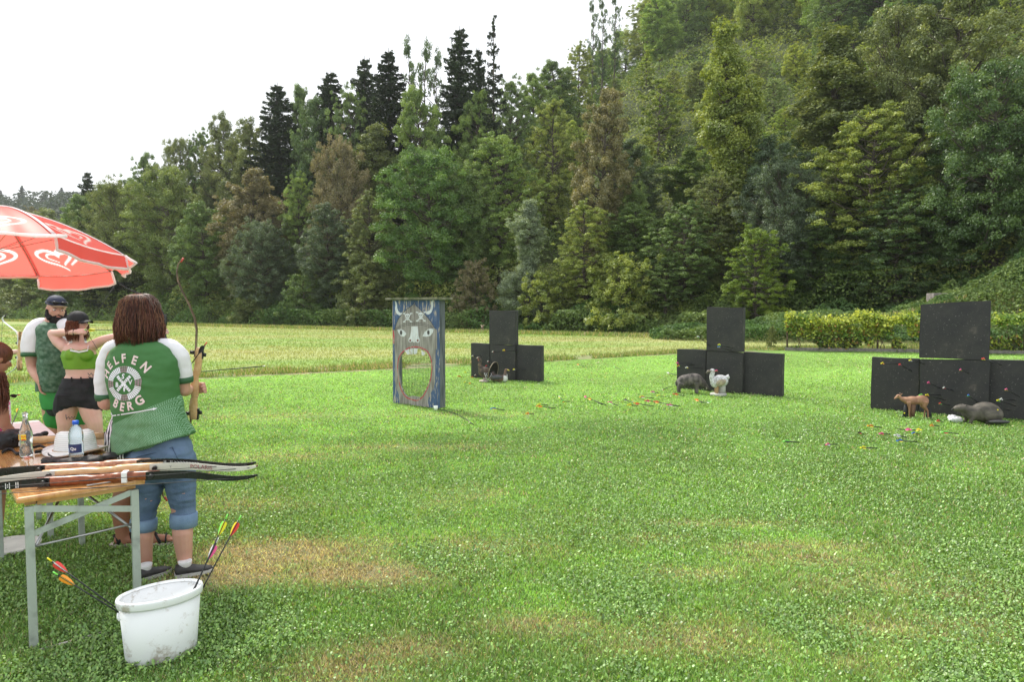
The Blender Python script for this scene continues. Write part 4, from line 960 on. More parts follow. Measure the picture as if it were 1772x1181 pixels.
m = MB(); [m.ell((-.02, s_ * .1, .25), (.095, .03, .06), Matrix.Rotation(.35, 3, 'Y')) for s_ in (-1, 1)]; lpart('wing', m.mesh(), mat('buff_feather', (.42, .36, .24), .8, col2=(.25, .22, .17), scale=25), o)
m = MB(); m.tube([(.03, -.04, .18), (.035, -.04, .03)], [.03, .024], 8); m.tube([(.03, .04, .18), (.035, .04, .03)], [.03, .024], 8); lpart('leg', m.mesh(), mat('ochre_leg', (.38, .26, .13), .8), o)
m = MB(); m.tube([(-.07, 0, .2), (-.07, 0, .03)], [.06, .065], 10); m.lathe([(.0, .0), (.15, .0), (.15, .035), (.14, .045), (0, .045)], (0, 0, 0), 20); lpart('base', m.mesh(), mat('pale_base', (.42, .42, .38), .9), o)
# displaying turkey
o = fig('turkey_figure', 'dark foam turkey figure with raised neck and fanned black tail', 842, 661, R(188), 1.02)
TURK = mat('dark_feather_foam', (.16, .11, .08), .7, col2=(.035, .03, .03), scale=14, bump=.4)
m = MB(); m.ell((.03, 0, .2), (.15, .1, .12), Matrix.Rotation(-.35, 3, 'Y')); m.ell((-.1, 0, .15), (.1, .08, .09)); m.tube([(.1, 0, .25), (.15, 0, .36), (.13, 0, .46), (.14, 0, .5)], [.075, .038, .028, .028], 10); m.ell((.155, 0, .515), (.034, .024, .026))
lpart('body', remeshed(m, .009, 2), TURK, o)
m = MB(); m.tube([(.18, 0, .52), (.225, 0, .505)], [.014, .003], 6); lpart('bill', m.mesh(), mat('horn_bill', (.45, .38, .3), .6), o)
m = MB(); m.tube([(.175, 0, .505), (.178, 0, .47), (.17, 0, .44)], [.01, .012, .008], 6); lpart('wattle', m.mesh(), mat('wattle_red', (.35, .12, .12), .6), o)
def fan(rad, th_, n_, notch):
    m = MB(); out_ = []; ax = Matrix.Rotation(-.25, 3, 'Y') @ Matrix.Rotation(-.55, 3, 'Z')
    for i in range(n_ + 1):
        a = R(-35) + (R(250)) * i / n_; q = rad * (1 - notch * (i % 2)); out_.append(ax @ Vector((0, q * math.cos(a), q * math.sin(a))) + Vector((-.14, 0, .2)))
    out_.append(Vector((-.14, 0, .14))); d = ax @ Vector((th_, 0, 0)); m.prism(out_, d); return m
lpart('tail_fan', fan(.235, .018, 26, .06).mesh(), mat('black_tail', (.03, .026, .024), .6, col2=(.012, .011, .011)), o, False)
m = MB(); ax = Matrix.Rotation(-.25, 3, 'Y') @ Matrix.Rotation(-.55, 3, 'Z'); m.tube([ax @ Vector((-.004, .228 * math.cos(R(-35 + 250 * i / 30)), .228 * math.sin(R(-35 + 250 * i / 30)))) + Vector((-.14, 0, .2)) for i in range(31)], .006, 4); lpart('fan_rim', m.mesh(), mat('buff_rim', (.33, .27, .18), .8), o)
for s_ in (-1, 1):
    m = MB(); [m.tube([(.06 - .035 * k, s_ * .1, .2), (.02 - .035 * k, s_ * .115, .1), (-.01 - .035 * k, s_ * .12, .03)], [.006, .007, .004], 5) for k in range(5)]; lpart('wing_bars', m.mesh(), mat('white_bar', (.65, .65, .65), .7), o)
m = MB(); m.lathe([(0, 0), (.11, 0), (.11, .03), (0, .035)], (.05, 0, 0), 16); m.tube([(.03, 0, .12), (.04, 0, .02)], [.04, .035], 8); lpart('base', m.mesh(), mat('pinkish_base', (.5, .42, .38), .9), o)
# sitting goose
o = fig('goose_figure', 'sitting brown foam goose figure with white breast and yellow bill', 864, 661.5, R(4), 1.0)
GOOS = mat('brown_goose', (.20, .12, .08), .75, col2=(.09, .075, .07), scale=10)
m = MB(); m.ell((-.03, 0, .08), (.18, .095, .08)); m.tube([(-.18, 0, .09), (-.235, 0, .11)], [.05, .02], 8); m.tube([(.09, 0, .08), (.13, 0, .15), (.13, 0, .22), (.14, 0, .255)], [.075, .045, .028, .028], 10); m.ell((.15, 0, .265), (.036, .026, .028))
lpart('body', remeshed(m, .009, 2), GOOS, o)
m = MB(); m.ell((.115, 0, .075), (.072, .078, .085)); m.tube([(.145, 0, .1), (.152, 0, .17)], [.04, .024], 8); lpart('breast', m.mesh(), mat('white_breast', (.6, .6, .58), .8), o)
m = MB(); m.tube([(.175, 0, .268), (.225, 0, .245)], [.016, .005], 8); lpart('bill', m.mesh(), mat('yellow_bill', (.75, .6, .12), .5), o)
m = MB(); [m.ell((-.06, s_ * .07, .11), (.13, .04, .05)) for s_ in (-1, 1)]; lpart('wing', m.mesh(), mat('slate_wing', (.11, .11, .12), .7, col2=(.05, .05, .055)), o)
m = MB(); [m.ell((.165, s_ * .024, .272), (.006, .005, .006), seg=8, rin=6) for s_ in (-1, 1)]; lpart('eye', m.mesh(), BLACKG, o)
# small antelope
o = fig('antelope_figure', 'small red brown foam antelope figure with short horns and black props', 1582, 723.5, R(172), 1.0)
ANT = mat('red_brown_hide', (.42, .24, .15), .7, col2=(.26, .13, .08), scale=8, bump=.25)
m = MB(); m.ell((.03, 0, .255), (.12, .06, .065)); m.ell((-.09, 0, .265), (.1, .06, .072)); m.ell((-.13, 0, .25), (.06, .055, .065))
m.tube([(.12, 0, .26), (.175, 0, .275), (.2, 0, .29), (.215, 0, .31)], [.05, .033, .025, .024], 10); m.ell((.225, 0, .318), (.036, .024, .026)); m.tube([(.235, 0, .315), (.272, 0, .285), (.285, 0, .272)], [.022, .014, .009], 8)
for s_ in (-1, 1):
    m.tube([(.1, s_ * .035, .24), (.085, s_ * .037, .14), (.085, s_ * .037, .08), (.075, s_ * .037, .0)], [.035, .016, .013, .011], 7)
    m.tube([(-.13, s_ * .035, .25), (-.12, s_ * .037, .17), (-.165, s_ * .037, .115), (-.15 - .03 * (s_ > 0), s_ * .037, .0)], [.052, .028, .014, .010], 7)
    m.tube([(.205, s_ * .022, .34), (.185, s_ * .045, .368)], [.011, .004], 6)
m.tube([(-.18, 0, .28), (-.195, 0, .25)], [.012, .005], 6)
lpart('body', remeshed(m, .0065, 2), ANT, o)
m = MB(); [m.tube([(.213, s_ * .012, .34), (.205, s_ * .014, .372)], [.006, .002], 6) for s_ in (-1, 1)]; lpart('horn', m.mesh(), mat('dark_horn', (.06, .05, .05), .5), o)
m = MB(); [m.ell((.238, s_ * .021, .322), (.009, .006, .009), seg=8, rin=6) for s_ in (-1, 1)]; lpart('eye', m.mesh(), BLACKG, o)
m = MB(); m.ell((.285, 0, .272), (.009, .009, .008), seg=8, rin=6); lpart('nose', m.mesh(), BLACKG, o)
m = MB(); m.tube([(.12, .0, .2), (.125, 0, 0)], [.022, .042], 4); m.tube([(-.2, 0, .15), (-.2, 0, 0)], [.03, .045], 4); lpart('prop', m.mesh(), mat('black_prop', (.03, .032, .035), .8), o, False)
m = MB(); m.tube([(.03, 0, .2), (.03, 0, .0)], [.05, .035], 6); lpart('centre_prop', m.mesh(), mat('brown_prop', (.16, .09, .055), .8), o)
# beaver
o = fig('beaver_figure', 'grey brown foam beaver figure with flat black tail', 1690, 733, R(176), 1.03)
BEAV = mat('grey_brown_fur', (.125, .11, .088), .6, col2=(.055, .048, .04), scale=16, bump=.5, bscale=80, stretch=(.5, 1.5, 1))
m = MB(); m.ell((-.11, 0, .155), (.2, .12, .14)); m.ell((.05, 0, .135), (.15, .095, .1)); m.ell((-.2, .0, .12), (.13, .13, .12)); m.tube([(.1, 0, .16), (.2, 0, .205), (.27, 0, .2), (.31, 0, .185)], [.085, .06, .045, .025], 12); m.ell((.205, 0, .215), (.07, .05, .048))
for s_ in (-1, 1):
    m.ell((-.14, s_ * .1, .12), (.11, .04, .09)); m.tube([(.08, s_ * .055, .12), (.1, s_ * .06, .06), (.115, s_ * .06, .018)], [.045, .03, .02], 8); m.tube([(.1, s_ * .06, .015), (.15, s_ * .06, .012)], [.018, .012], 6)
    m.ell((.165, s_ * .045, .25), (.014, .008, .014), seg=8, rin=6); m.tube([(-.18, s_ * .09, .03), (-.06, s_ * .1, .018)], [.035, .018], 8)
lpart('body', remeshed(m, .009, 2), BEAV, o)
m = MB(); m.ell((-.2, .14, .045), (.145, .075, .03), Matrix.Rotation(.15, 3, 'X')); lpart('tail', m.mesh(), mat('scaly_tail', (.05, .05, .053), .5, bump=.6, bscale=120), o)
m = MB(); [m.ell((.24, s_ * .042, .222), (.008, .006, .008), seg=8, rin=6) for s_ in (-1, 1)]; lpart('eye', m.mesh(), BLACKG, o)
m = MB(); m.ell((.325, 0, .185), (.013, .018, .013)); lpart('nose', m.mesh(), BLACKG, o)
# crumpled printed bag
g = G(1654, 731); m = MB(); r_ = random.Random(4)
m.ell((g.x, g.y, .035), (.1, .06, .045), seg=22, rin=14); m.ell((g.x - .02, g.y + .04, .06), (.06, .05, .035), seg=18, rin=12)
for v in m.b.verts: v.co += Vector([(mnoise.noise(v.co * 28 + Vector((q, 0, 0)))) * .022 for q in (0, 9, 19)])
tag(m.build('plastic_bag', mat('white_crumpled_plastic', (.72, .72, .74), .35, col2=(.35, .36, .42), scale=22, bump=.4, lo=.28, hi=.36)), 'crumpled white plastic bag in front of the beaver figure', 'bag')
# deer figure standing in the thicket edge
g = P(836, 567, 43.3); gz = float(Hgt(g.x, g.y)); o = empty('deer_figure', (g.x, g.y, gz), R(-100), 'pale deer figure peering from the thicket left of the leftmost target', 'archery figure')
m = MB(); hz = g.z - gz
m.ell((-.25, 0, hz - .35), (.42, .17, .2)); m.tube([(.0, 0, hz - .3), (.18, 0, hz - .1), (.22, 0, hz + .02)], [.15, .09, .07], 10); m.ell((.25, 0, hz + .06), (.12, .07, .08)); m.tube([(.3, 0, hz + .05), (.42, 0, hz - .01)], [.06, .035], 8)
for s_ in (-1, 1):
    m.tube([(.18, s_ * .05, hz + .11), (.16, s_ * .17, hz + .17)], [.035, .015], 6); m.tube([(.0, s_ * .1, hz - .4), (.0, s_ * .1, 0)], [.06, .025], 6); m.tube([(-.5, s_ * .1, hz - .35), (-.52, s_ * .1, 0)], [.09, .025], 6); m.tube([(.2, s_ * .04, hz + .12), (.17, s_ * .1, hz + .27), (.2, s_ * .12, hz + .34)], [.014, .01, .006], 5)
lpart('body', remeshed(m, .02, 2), mat('pale_deer', (.42, .33, .25), .8, col2=(.25, .18, .13), scale=5), o)
m = MB(); m.ell((.42, 0, hz - .01), (.03, .035, .03)); lpart('nose', m.mesh(), BLACKG, o)
m = MB(); [m.ell((.31, s_ * .06, hz + .08), (.018, .014, .018), seg=8, rin=6) for s_ in (-1, 1)]; lpart('eye', m.mesh(), BLACKG, o)

# ================================================================== tables
LD = Vector((-.665, .747, 0)).normalized(); WD = Vector((.747, .665, 0)).normalized(); TA = G(60, 1128)
WOODT = mat('varnished_pine', (.62, .31, .10), .32, col2=(.46, .20, .055), scale=5, stretch=(1, 1, 1), bump=.06, spec=.55)
EDGEW = mat('varnished_pine_edge', (.60, .36, .13), .35, col2=(.48, .27, .09), scale=4)
STEELG = mat('grey_green_steel', (.40, .45, .40), .5, .2, col2=(.27, .30, .27), scale=14, lo=.3, hi=.5)
GALV = mat('galvanised_rod', (.42, .42, .42), .35, .9)
def tbl(u, l, z): return TA + WD * u + LD * l + Vector((0, 0, z))
def planks_mat():
    m, n, b = nodes('pine_planks_top'); N = n.nodes.new; K = n.links.new; t = N('ShaderNodeTexCoord'); rt = N('ShaderNodeMapping'); rt.inputs['Rotation'].default_value = (0, 0, -math.atan2(WD.y, WD.x)); K(t.outputs['Object'], rt.inputs['Vector'])
    mp_ = N('ShaderNodeMapping'); mp_.inputs['Scale'].default_value = (14, 1.2, 1); K(rt.outputs['Vector'], mp_.inputs['Vector'])
    z = N('ShaderNodeTexNoise'); z.inputs['Scale'].default_value = 2.2; z.inputs['Detail'].default_value = 6; z.inputs['Distortion'].default_value = .6; K(mp_.outputs['Vector'], z.inputs['Vector'])
    r = N('ShaderNodeValToRGB'); e = r.color_ramp.elements; e[0].position = .3; e[0].color = (.43, .18, .05, 1); e[1].position = .7; e[1].color = (.66, .35, .12, 1); K(z.outputs['Fac'], r.inputs['Fac'])
    K(r.outputs['Color'], b.inputs['Base Color']); b.inputs['Roughness'].default_value = .2; b.inputs['Coat Weight'].default_value = .6; return m
PLANK = planks_mat()
def table(name, label, u0, u1, l0, l1, topm, edgem, legs=True, dz=0.0, mats=None):
    o = empty(name, tbl((u0 + u1) / 2, (l0 + l1) / 2, dz), 0, label, 'table')
    mb = MB(); mb.box(tbl((u0 + u1) / 2, (l0 + l1) / 2, .735 + dz), (u1 - u0, l1 - l0, .03), frame(WD), .012); mb.build('tabletop', topm, o)
    mb = MB()
    for u in (u0 + .06, u1 - .06): mb.box(tbl(u, (l0 + l1) / 2, .708 + dz), (.045, (l1 - l0) - .1, .022), frame(WD))
    mb.box(tbl((u0 + u1) / 2, l0 + .06, .707 + dz), (u1 - u0 - .17, .05, .022), frame(WD)); mb.box(tbl((u0 + u1) / 2, l1 - .06, .707 + dz), (u1 - u0 - .17, .05, .022), frame(WD)); mb.build('apron', edgem, o)
    if legs:
        ua, ub = u0 + .05, u1 - .05
        for lr in (l0 + .02, l1 - .23):
            for u in (ua, ub):
                mb = MB(); mb.box(tbl(u, lr, .348 + dz), (.036, .028, .70), frame(WD), .004); mb.build('leg', STEELG, o)
            mb = MB()
            for (z0, z1, s_) in ((.69, .60, 0), (.56, .69, .012)):
                a_, b_ = tbl(ua, lr - .012 + s_, z0 + dz), tbl(ub, lr - .012 + s_, z1 + dz); mb.box((a_ + b_) / 2, ((b_ - a_).length - .03, .008, .03), frame(b_ - a_))
            mb.build('cross_brace', STEELG, o)
            mb = MB(); mb.tube([tbl(ua, lr, .50 + dz), tbl(ub, lr, .52 + dz)], .006, 8)
            for u in (ua + .02, ub - .02): mb.tube([tbl(u, lr, .50 + dz), tbl((ua + ub) / 2, lr + .42 * (1 if lr < (l0 + l1) / 2 else -1), .70 + dz)], .007, 8)
            mb.build('strut_rod', GALV, o)
    return o
table('folding_table', 'varnished pine folding table with grey steel legs, bows laid across its end', -.05, .50, 0, 1.75, PLANK, EDGEW)
table('folding_table', 'farther folding table covered with white board, beyond the straw hat', -.22, .36, 1.80, 2.62, mat('white_board', (.80, .78, .77), .5, var=.04), EDGEW, dz=-.003)
o = table('folding_table', 'pine table corner at the left edge behind the girl', -.95, -.40, 2.02, 3.4, WOODT, EDGEW, legs=True, dz=0)
TZ = .7515
# ------------------------------------------------------------------ bows
LIMB_BLACK = mat('gloss_black_limb', (.012, .012, .013), .22, var=.3); LIMB_WHITE = mat('cream_limb', (.62, .60, .52), .3, var=.06)
def riser_mat(name, c1, c2):
    m = mat(name, c1, .3, col2=c2, scale=9, stretch=(6, 1.2, 6), spec=.55); return m
PALEW = riser_mat('pale_riser_wood', (.64, .43, .23), (.54, .33, .15)); REDW = riser_mat('reddish_riser_wood', (.33, .09, .03), (.19, .045, .016)); PINKW = riser_mat('rose_riser_wood', (.55, .29, .17), (.30, .12, .07))
WHITEMARK = mat('white_print', (.75, .75, .75), .5, var=.02); REDMARK = mat('dark_red_print', (.33, .03, .05), .5); BLK = mat('black_fitting', (.015, .015, .015), .4)
STRING = mat('bow_string', (.05, .05, .05), .6)
def text_mesh(s, size, depth=0.0, bold=.0):
    cu = bpy.data.curves.new('t', 'FONT'); cu.body = s; cu.size = size; cu.offset = bold; cu.align_x = 'CENTER'; cu.align_y = 'CENTER'; cu.resolution_u = 3
    o = bpy.data.objects.new('t', cu); C.objects.link(o); me = evaluated(o); bpy.data.objects.remove(o); bpy.data.curves.remove(cu); return me
def bow(label, Pc, ax, belly, ln=1.62, rmat=PALEW, limb_f=LIMB_BLACK, limb_b=None, tipc=None, string=True, rw=.044, rl=.275, deco=None, name='recurve_bow', upper=True, lower=True, fit=False):
    """Pc grip centre, ax unit along the bow, belly unit towards the archer"""
    ax = Vector(ax).normalized(); be = Vector(belly); be = (be - ax * be.dot(ax)).normalized(); wd = ax.cross(be).normalized(); Pc = Vector(Pc)
    o = empty(name, Pc, 0, label, 'bow'); Q = lambda s, b, w=0: Pc + ax * s + be * b + wd * w
    outl = [(-rl, -.018, .016), (-.235, -.026, .022), (-.19, -.026, .026), (-.15, -.020, .030), (-.11, -.016, .026), (-.085, -.02, .020), (-.06, -.026, .028), (-.03, -.024, .036), (0, -.02, .03), (.028, -.014, .016), (.045, -.014, .022), (.06, -.022, .03), (.09, -.026, .018), (.13, -.028, .014), (.18, -.030, .018), (.22, -.026, .022), (rl, -.016, .016)]
    bm = MB(); rings = []
    for i, (s, a, b) in enumerate(outl):
        w_ = rw / 2 * (.8 if abs(s) < .06 else 1); r = min(.008, (b - a) * .3)
        rings.append([Q(s, a + r, -w_), Q(s, b - r, -w_), Q(s, b, -w_ + r), Q(s, b, w_ - r), Q(s, b - r, w_), Q(s, a + r, w_), Q(s, a, w_ - r), Q(s, a, -w_ + r)])
    bm.loft(rings); bm.build('riser', rmat, o)
    sc = ln / 1.62
    prof = [(rl - .06, .022), (rl, .018), (.36, .022), (.44, .045), (.52, .09), (.60, .145), (.67, .186), (.73, .20), (.78, .192), (.815, .172)]
    if not string: prof = [(s, b * .8) for s, b in prof]
    for sg in ([1] if upper else []) + ([-1] if lower else []):
        mb = MB(); rg = []
        for i, (s, b) in enumerate(prof):
            s *= sc if i > 1 else 1; t = i / (len(prof) - 1); w_ = rw / 2 * (1.0 - .72 * t ** 1.6); h_ = .0045 - .0015 * t
            rg.append([Q(sg * s, b - h_, -w_), Q(sg * s, b + h_, -w_), Q(sg * s, b + h_, w_), Q(sg * s, b - h_, w_)])
        mb.loft(rg, sm=False); lb = mb.build('limb', [limb_f if isinstance(limb_f, bpy.types.Material) else limb_f[0 if sg > 0 else 1]], o)
        s, b = prof[-1]; mb = MB(); mb.tube([Q(sg * (s * sc - .02), b - .0 + .004), Q(sg * (s * sc + .008), b - .012)], [.008, .006], 8); mb.build('tip', tipc or BLK, lb if False else o)
        mb = MB(); mb.tube([Q(sg * (rl - .035), .02), Q(sg * (rl - .035), .048)], [.013, .012], 10); mb.build('limb_bolt', BLK, o)
        if fit: mb = MB(); mb.box(Q(sg * (rl - .035), -.026), (.075, .014, .03), frame(Q(1, 0) - Q(0, 0), Q(0, 0, 1) - Q(0, 0, 0)), .003); mb.tube([Q(sg * (rl - .045), -.03), Q(sg * (rl - .045), -.05)], [.014, .012], 12); mb.build('limb_fitting', BLK, o)
    if string:
        s, b = prof[-2]; mb = MB(); bb = .205
        mb.tube([Q(-s * sc, b + .004), Q(0, bb), Q(s * sc, b + .004)], .0018, 5)
        mb.build('string', STRING, o); mb = MB(); mb.tube([Q(-.07, bb), Q(.09, bb)], .0028, 6); mb.build('serving', BLK, o)
    def limb_text(txt, s0, size, m_, side=-1, sg=1, bold=.0):
        """print on the back face (away from the archer) or belly face"""
        me = text_mesh(txt, size, bold=bold); S_ = [p[0] * sc for p in prof]; B_ = [p[1] for p in prof]
        for v in me.vertices:
            s = s0 + v.co.x * (1); b = float(np.interp(abs(s), S_, B_)); v.co = Q(s, b + side * .0062, -v.co.y * side)
        place('print', me, m_, o)
    o['lt'] = 0; del o['lt']
    return o, Q, limb_text
def lay_bow(label, pL, pR, tip_drop, zz, **kw):
    """bow lying on the table: riser from pixel pL to pR, belly towards the camera"""
    a, b = G(*pL, zz), G(*pR, zz); ax = (b - a).normalized(); be = Vector((ax.y, -ax.x, 0)); return bow(label, (a + b) / 2, ax, be + Vector((0, 0, tip_drop)), **kw)
B3 = lay_bow('front bow on the table with red brown riser and black limbs', (74, 834), (268, 822), 0, TZ + .026, rmat=REDW, limb_f=LIMB_BLACK, ln=1.5)
B2 = lay_bow('middle bow on the table with pale riser and cream white limbs', (80, 822), (276, 808), .0, TZ + .04, rmat=PALEW, limb_f=LIMB_WHITE, tipc=mat('brown_tip', (.2, .12, .07), .5), ln=1.48)
B1 = lay_bow('rear bow on the table with rosy riser and black limb bearing a white arrow', (60, 812), (258, 801), -.0, TZ + .05, rmat=PINKW, limb_f=LIMB_BLACK, ln=1.63)
for bb_ in (B3, B2, B1): bb_[0]['group'] = 'bows laid on the table'
# prints: text runs along the limb, read from the near (belly) side
B2[2]('POLARIS', .47, .03, REDMARK, side=1); B2[2]('Y', .315, .016, NAVY, side=1)
B1[2]('>>>>====>', .47, .026, WHITEMARK, side=1); B1[2]('||  ||', .37, .03, WHITEMARK, side=1)
B3[2]('|-:-=-:-=-:', -.50, .036, WHITEMARK, side=1, bold=.0006); B3[2]('|:|  ||', -.37, .03, WHITEMARK, side=1, bold=.0006)
# a paper strip round the front riser
mb = MB(); Q = B3[1]; mb.box(Q(.115, .0, .0), (.024, .058, .052), frame(Q(1, 0) - Q(0, 0), Q(0, 0, 1) - Q(0, 0, 0))); tagb = mb.build('paper_band', mat('white_paper', (.8, .76, .76), .7, var=.03), B3[0])
# fourth bow, farther up the table: riser by the hat and black limb towards the zebra skirt
a, b = G(35, 772, TZ + .02), G(104, 757, TZ + .02); ax = (b - a).normalized()
B4 = bow('wooden bow lying between the bottle and the hat, black limb reaching the zebra skirt', G(96, 760, TZ + .024), (G(190, 753, TZ + .03) - G(60, 762, TZ + .03)), (.3, 1, 0), ln=1.25, rmat=PALEW, limb_f=LIMB_BLACK, string=False)
B4[2]('|:|   |-=-=-=-|', .42, .022, WHITEMARK, side=-1, bold=.0005)
# loose arrow shafts on the table top
for (p_, q_, lb) in (((100, 835), (215, 822), 'dark arrow lying under the front bow on the table'), ((150, 841), (235, 828), 'pale arrow lying under the front bow on the table')):
    mb = MB(); mb.tube([G(*p_, TZ + .006), G(*q_, TZ + .006)], .0035, 6); tag(mb.build('arrow', SHAFT if 'dark' in lb else GALV), lb, 'arrow')
# ------------------------------------------------------------------ bottles
def glassmat(name, col, rough=.03):
    m, n, b = nodes(name); b.inputs['Base Color'].default_value = (*col, 1); b.inputs['Roughness'].default_value = rough; b.inputs['Transmission Weight'].default_value = .93; b.inputs['IOR'].default_value = 1.25; return m
g = G(46, 791, TZ); o = empty('glass_bottle', g, 0, 'clear glass soda bottle with red and yellow label, uncapped', 'bottle')
mb = MB(); pr = [(.022, .001), (.032, .003), (.035, .012), (.033, .05), (.031, .075), (.034, .10), (.035, .105), (.035, .14), (.033, .15), (.026, .175), (.018, .2), (.0135, .225), (.0125, .25), (.015, .252), (.015, .262), (.0125, .264)]
mb.lathe(pr, g, 28, cap=False); mb.lathe([(r - .0025, z + .004) for r, z in pr], g, 28, cap=False)
mb.build('glass', glassmat('clear_glass', (.93, .96, .95)), o)
YEL = mat('yellow_label', (.85, .60, .03), .5, var=.03); REDL = mat('red_label', (.70, .07, .02), .5, var=.03)
def patch(mb, c, r, a0, a1, z0, z1, n=8, taper=0):
    for i in range(n):
        a, b = a0 + (a1 - a0) * i / n, a0 + (a1 - a0) * (i + 1) / n; mb.face([Vector((c.x + r * math.cos(t), c.y + r * math.sin(t), c.z + z)) for t, z in ((a, z0), (b, z0), (b, z1), (a, z1))])
for a0 in (R(200), R(262)):
    mb = MB(); patch(mb, g, .0356, a0, a0 + R(46), .104, .138); mb.build('label', YEL, o); mb = MB(); patch(mb, g, .0359, a0 + R(5), a0 + R(41), .105, .112); mb.build('label_band', REDL, o)
    me = text_mesh('~.~', .020, bold=.0012); am = a0 + R(23)
    for v in me.vertices: a = am + v.co.x / .036; v.co = Vector((g.x + .0364 * math.cos(a), g.y + .0364 * math.sin(a), g.z + .127 + v.co.y))
    place('label_text', me, REDL, o)
g = G(133, 801, TZ); o = empty('water_bottle', g, 0, 'blue tinted plastic water bottle with dark blue label and blue cap', 'bottle')
mb = MB(); pr = [(.02, .001), (.033, .004), (.037, .015), (.036, .04), (.038, .05), (.036, .06), (.038, .07), (.038, .115), (.036, .13), (.038, .15), (.037, .17), (.03, .195), (.018, .212), (.0135, .218), (.0135, .225)]
mb.lathe(pr, g, 28, cap=False); mb.build('plastic', glassmat('blue_plastic', (.80, .93, .99), .08), o)
mb = MB(); mb.lathe([(.001, .0015), (.030, .006), (.0345, .016), (.034, .045), (.0005, .046)], g, 24); mb.build('water', glassmat('water', (.9, .95, .97), .0), o)
mb = MB(); mb.lathe([(.0165, .221), (.0165, .24), (.015, .243), (.001, .243)], g, 20); mb.build('cap', mat('blue_cap', (.02, .12, .65), .35), o)
mb = MB(); patch(mb, g, .0388, R(195), R(345), .062, .112, 16); mb.build('label', mat('navy_label', (.02, .035, .13), .4), o); mb = MB(); patch(mb, g, .0391, R(200), R(240), .064, .090, 6); mb.build('label_panel', mat('pale_label', (.45, .55, .7), .4), o)
me = text_mesh('Qu', .024, bold=.0008)
for v in me.vertices: a = R(278) + v.co.x / .0395; v.co = Vector((g.x + .0394 * math.cos(a), g.y + .0394 * math.sin(a), g.z + .086 + v.co.y))
place('label_text', me, WHITEMARK, o)
# ------------------------------------------------------------------ straw hat
g = G(131, 779, TZ + .02); o = empty('straw_hat', g, 0, 'white woven sun hat lying on the table behind the water bottle', 'hat')
def strawmat():
    m, n, b = nodes('white_straw'); N = n.nodes.new; K = n.links.new; t = N('ShaderNodeTexCoord'); wv = N('ShaderNodeTexWave'); wv.bands_direction = 'Z'; wv.inputs['Scale'].default_value = 28; wv.inputs['Distortion'].default_value = 1.2; wv.inputs['Detail'].default_value = 2
    K(t.outputs['Object'], wv.inputs['Vector']); r = N('ShaderNodeValToRGB'); e = r.color_ramp.elements; e[0].position = .0; e[0].color = (.62, .61, .59, 1); e[1].position = .3; e[1].color = (.80, .79, .77, 1); K(wv.outputs['Fac'], r.inputs['Fac']); K(r.outputs['Color'], b.inputs['Base Color']); b.inputs['Roughness'].default_value = .8
    bp = N('ShaderNodeBump'); bp.inputs['Strength'].default_value = .5; bp.inputs['Distance'].default_value = .004; K(wv.outputs['Fac'], bp.inputs['Height']); K(bp.outputs['Normal'], b.inputs['Normal']); return m
ST = strawmat(); mb = MB(); rings = []
for (r, z) in ((.105, .0), (.105, .01), (.102, .035), (.098, .07), (.088, .10), (.065, .112), (.03, .108), (.004, .104)):
    rings.append([g + Vector((r * 1.12 * math.cos(a * .2618), r * math.sin(a * .2618), z + .01 * math.sin(a * .2618 * 2) * (z > .08))) for a in range(24)])
mb.loft(rings, cap=False); mb.build('crown', ST, o)
mb = MB(); rings = []
for (r, z) in ((.104, .008), (.125, -.002), (.15, -.006), (.168, .004), (.170, .010), (.15, .0), (.125, .004), (.104, .012)):
    rings.append([g + Vector((r * 1.02 * math.cos(a * .2618), r * math.sin(a * .2618), z + .012 * math.cos(a * .2618 * 2 + .6) * (r - .1) / .06)) for a in range(24)])
mb.loft(rings, cap=False); mb.build('brim', ST, o)
mb = MB(); mb.tube([g + Vector((.1085 * 1.12 * math.cos(a * .2618), .1085 * math.sin(a * .2618), .006)) for a in range(25)], .004, 6, False); mb.build('band', mat('tan_cord', (.5, .36, .24), .7), o)
# ------------------------------------------------------------------ black bags, straps, box
BLACKC = mat('black_nylon', (.018, .018, .02), .6, col2=(.008, .008, .009), scale=25, bump=.5, bscale=40)
def lump(name, label, cat, pts, rr, flat, seed, m_=BLACKC, amp=.012, parts=None):
    mb = MB(); r = random.Random(seed)
    for i, p in enumerate(pts): mb.ell(p, (rr[i], rr[i] * .8, rr[i] * flat), seg=14, rin=10)
    for a_, b_, ra, rb in zip(pts, pts[1:], rr, rr[1:]): mb.tube([a_, (a_ + b_) / 2, b_], [ra * .9 * max(flat, .5), (ra + rb) * .42 * max(flat, .5), rb * .9 * max(flat, .5)], 10)
    me = remeshed(mb, .008, 3)
    for v in me.vertices: v.co += v.normal * mnoise.noise(v.co * 22 + Vector((seed, 0, 0))) * amp
    o = place(name, me, m_); return tag(o, label, cat)
lump('black_pouch', 'flat black quiver pouch under the hat and water bottle', 'pouch', [G(85, 797, TZ + .015), G(120, 801, TZ + .018), G(160, 797, TZ + .02), G(190, 790, TZ + .02)], [.045, .06, .062, .05], .42, 3)
lump('black_bag', 'slumped black fabric bag beside the girl on the table', 'bag', [G(-12, 770, TZ + .03), G(10, 762, TZ + .05), G(28, 757, TZ + .055), G(42, 762, TZ + .03)], [.07, .08, .07, .04], .8, 5, amp=.02)
mb = MB()
for (pts, w_) in (([(4, 783), (14, 778), (22, 779), (27, 785), (36, 786)], .011), ([(57, 775), (70, 772), (80, 776), (84, 788), (92, 793)], .009), ([(72, 803), (82, 801), (90, 803)], .014), ([(60, 783), (75, 781), (88, 786)], .010)):
    mb.tube([G(x, y, TZ + .012) for x, y in pts], w_, 6, flat=.5)
tag(mb.build('strap', BLACKC), 'loose black straps and finger tabs strewn before the hat', 'strap')
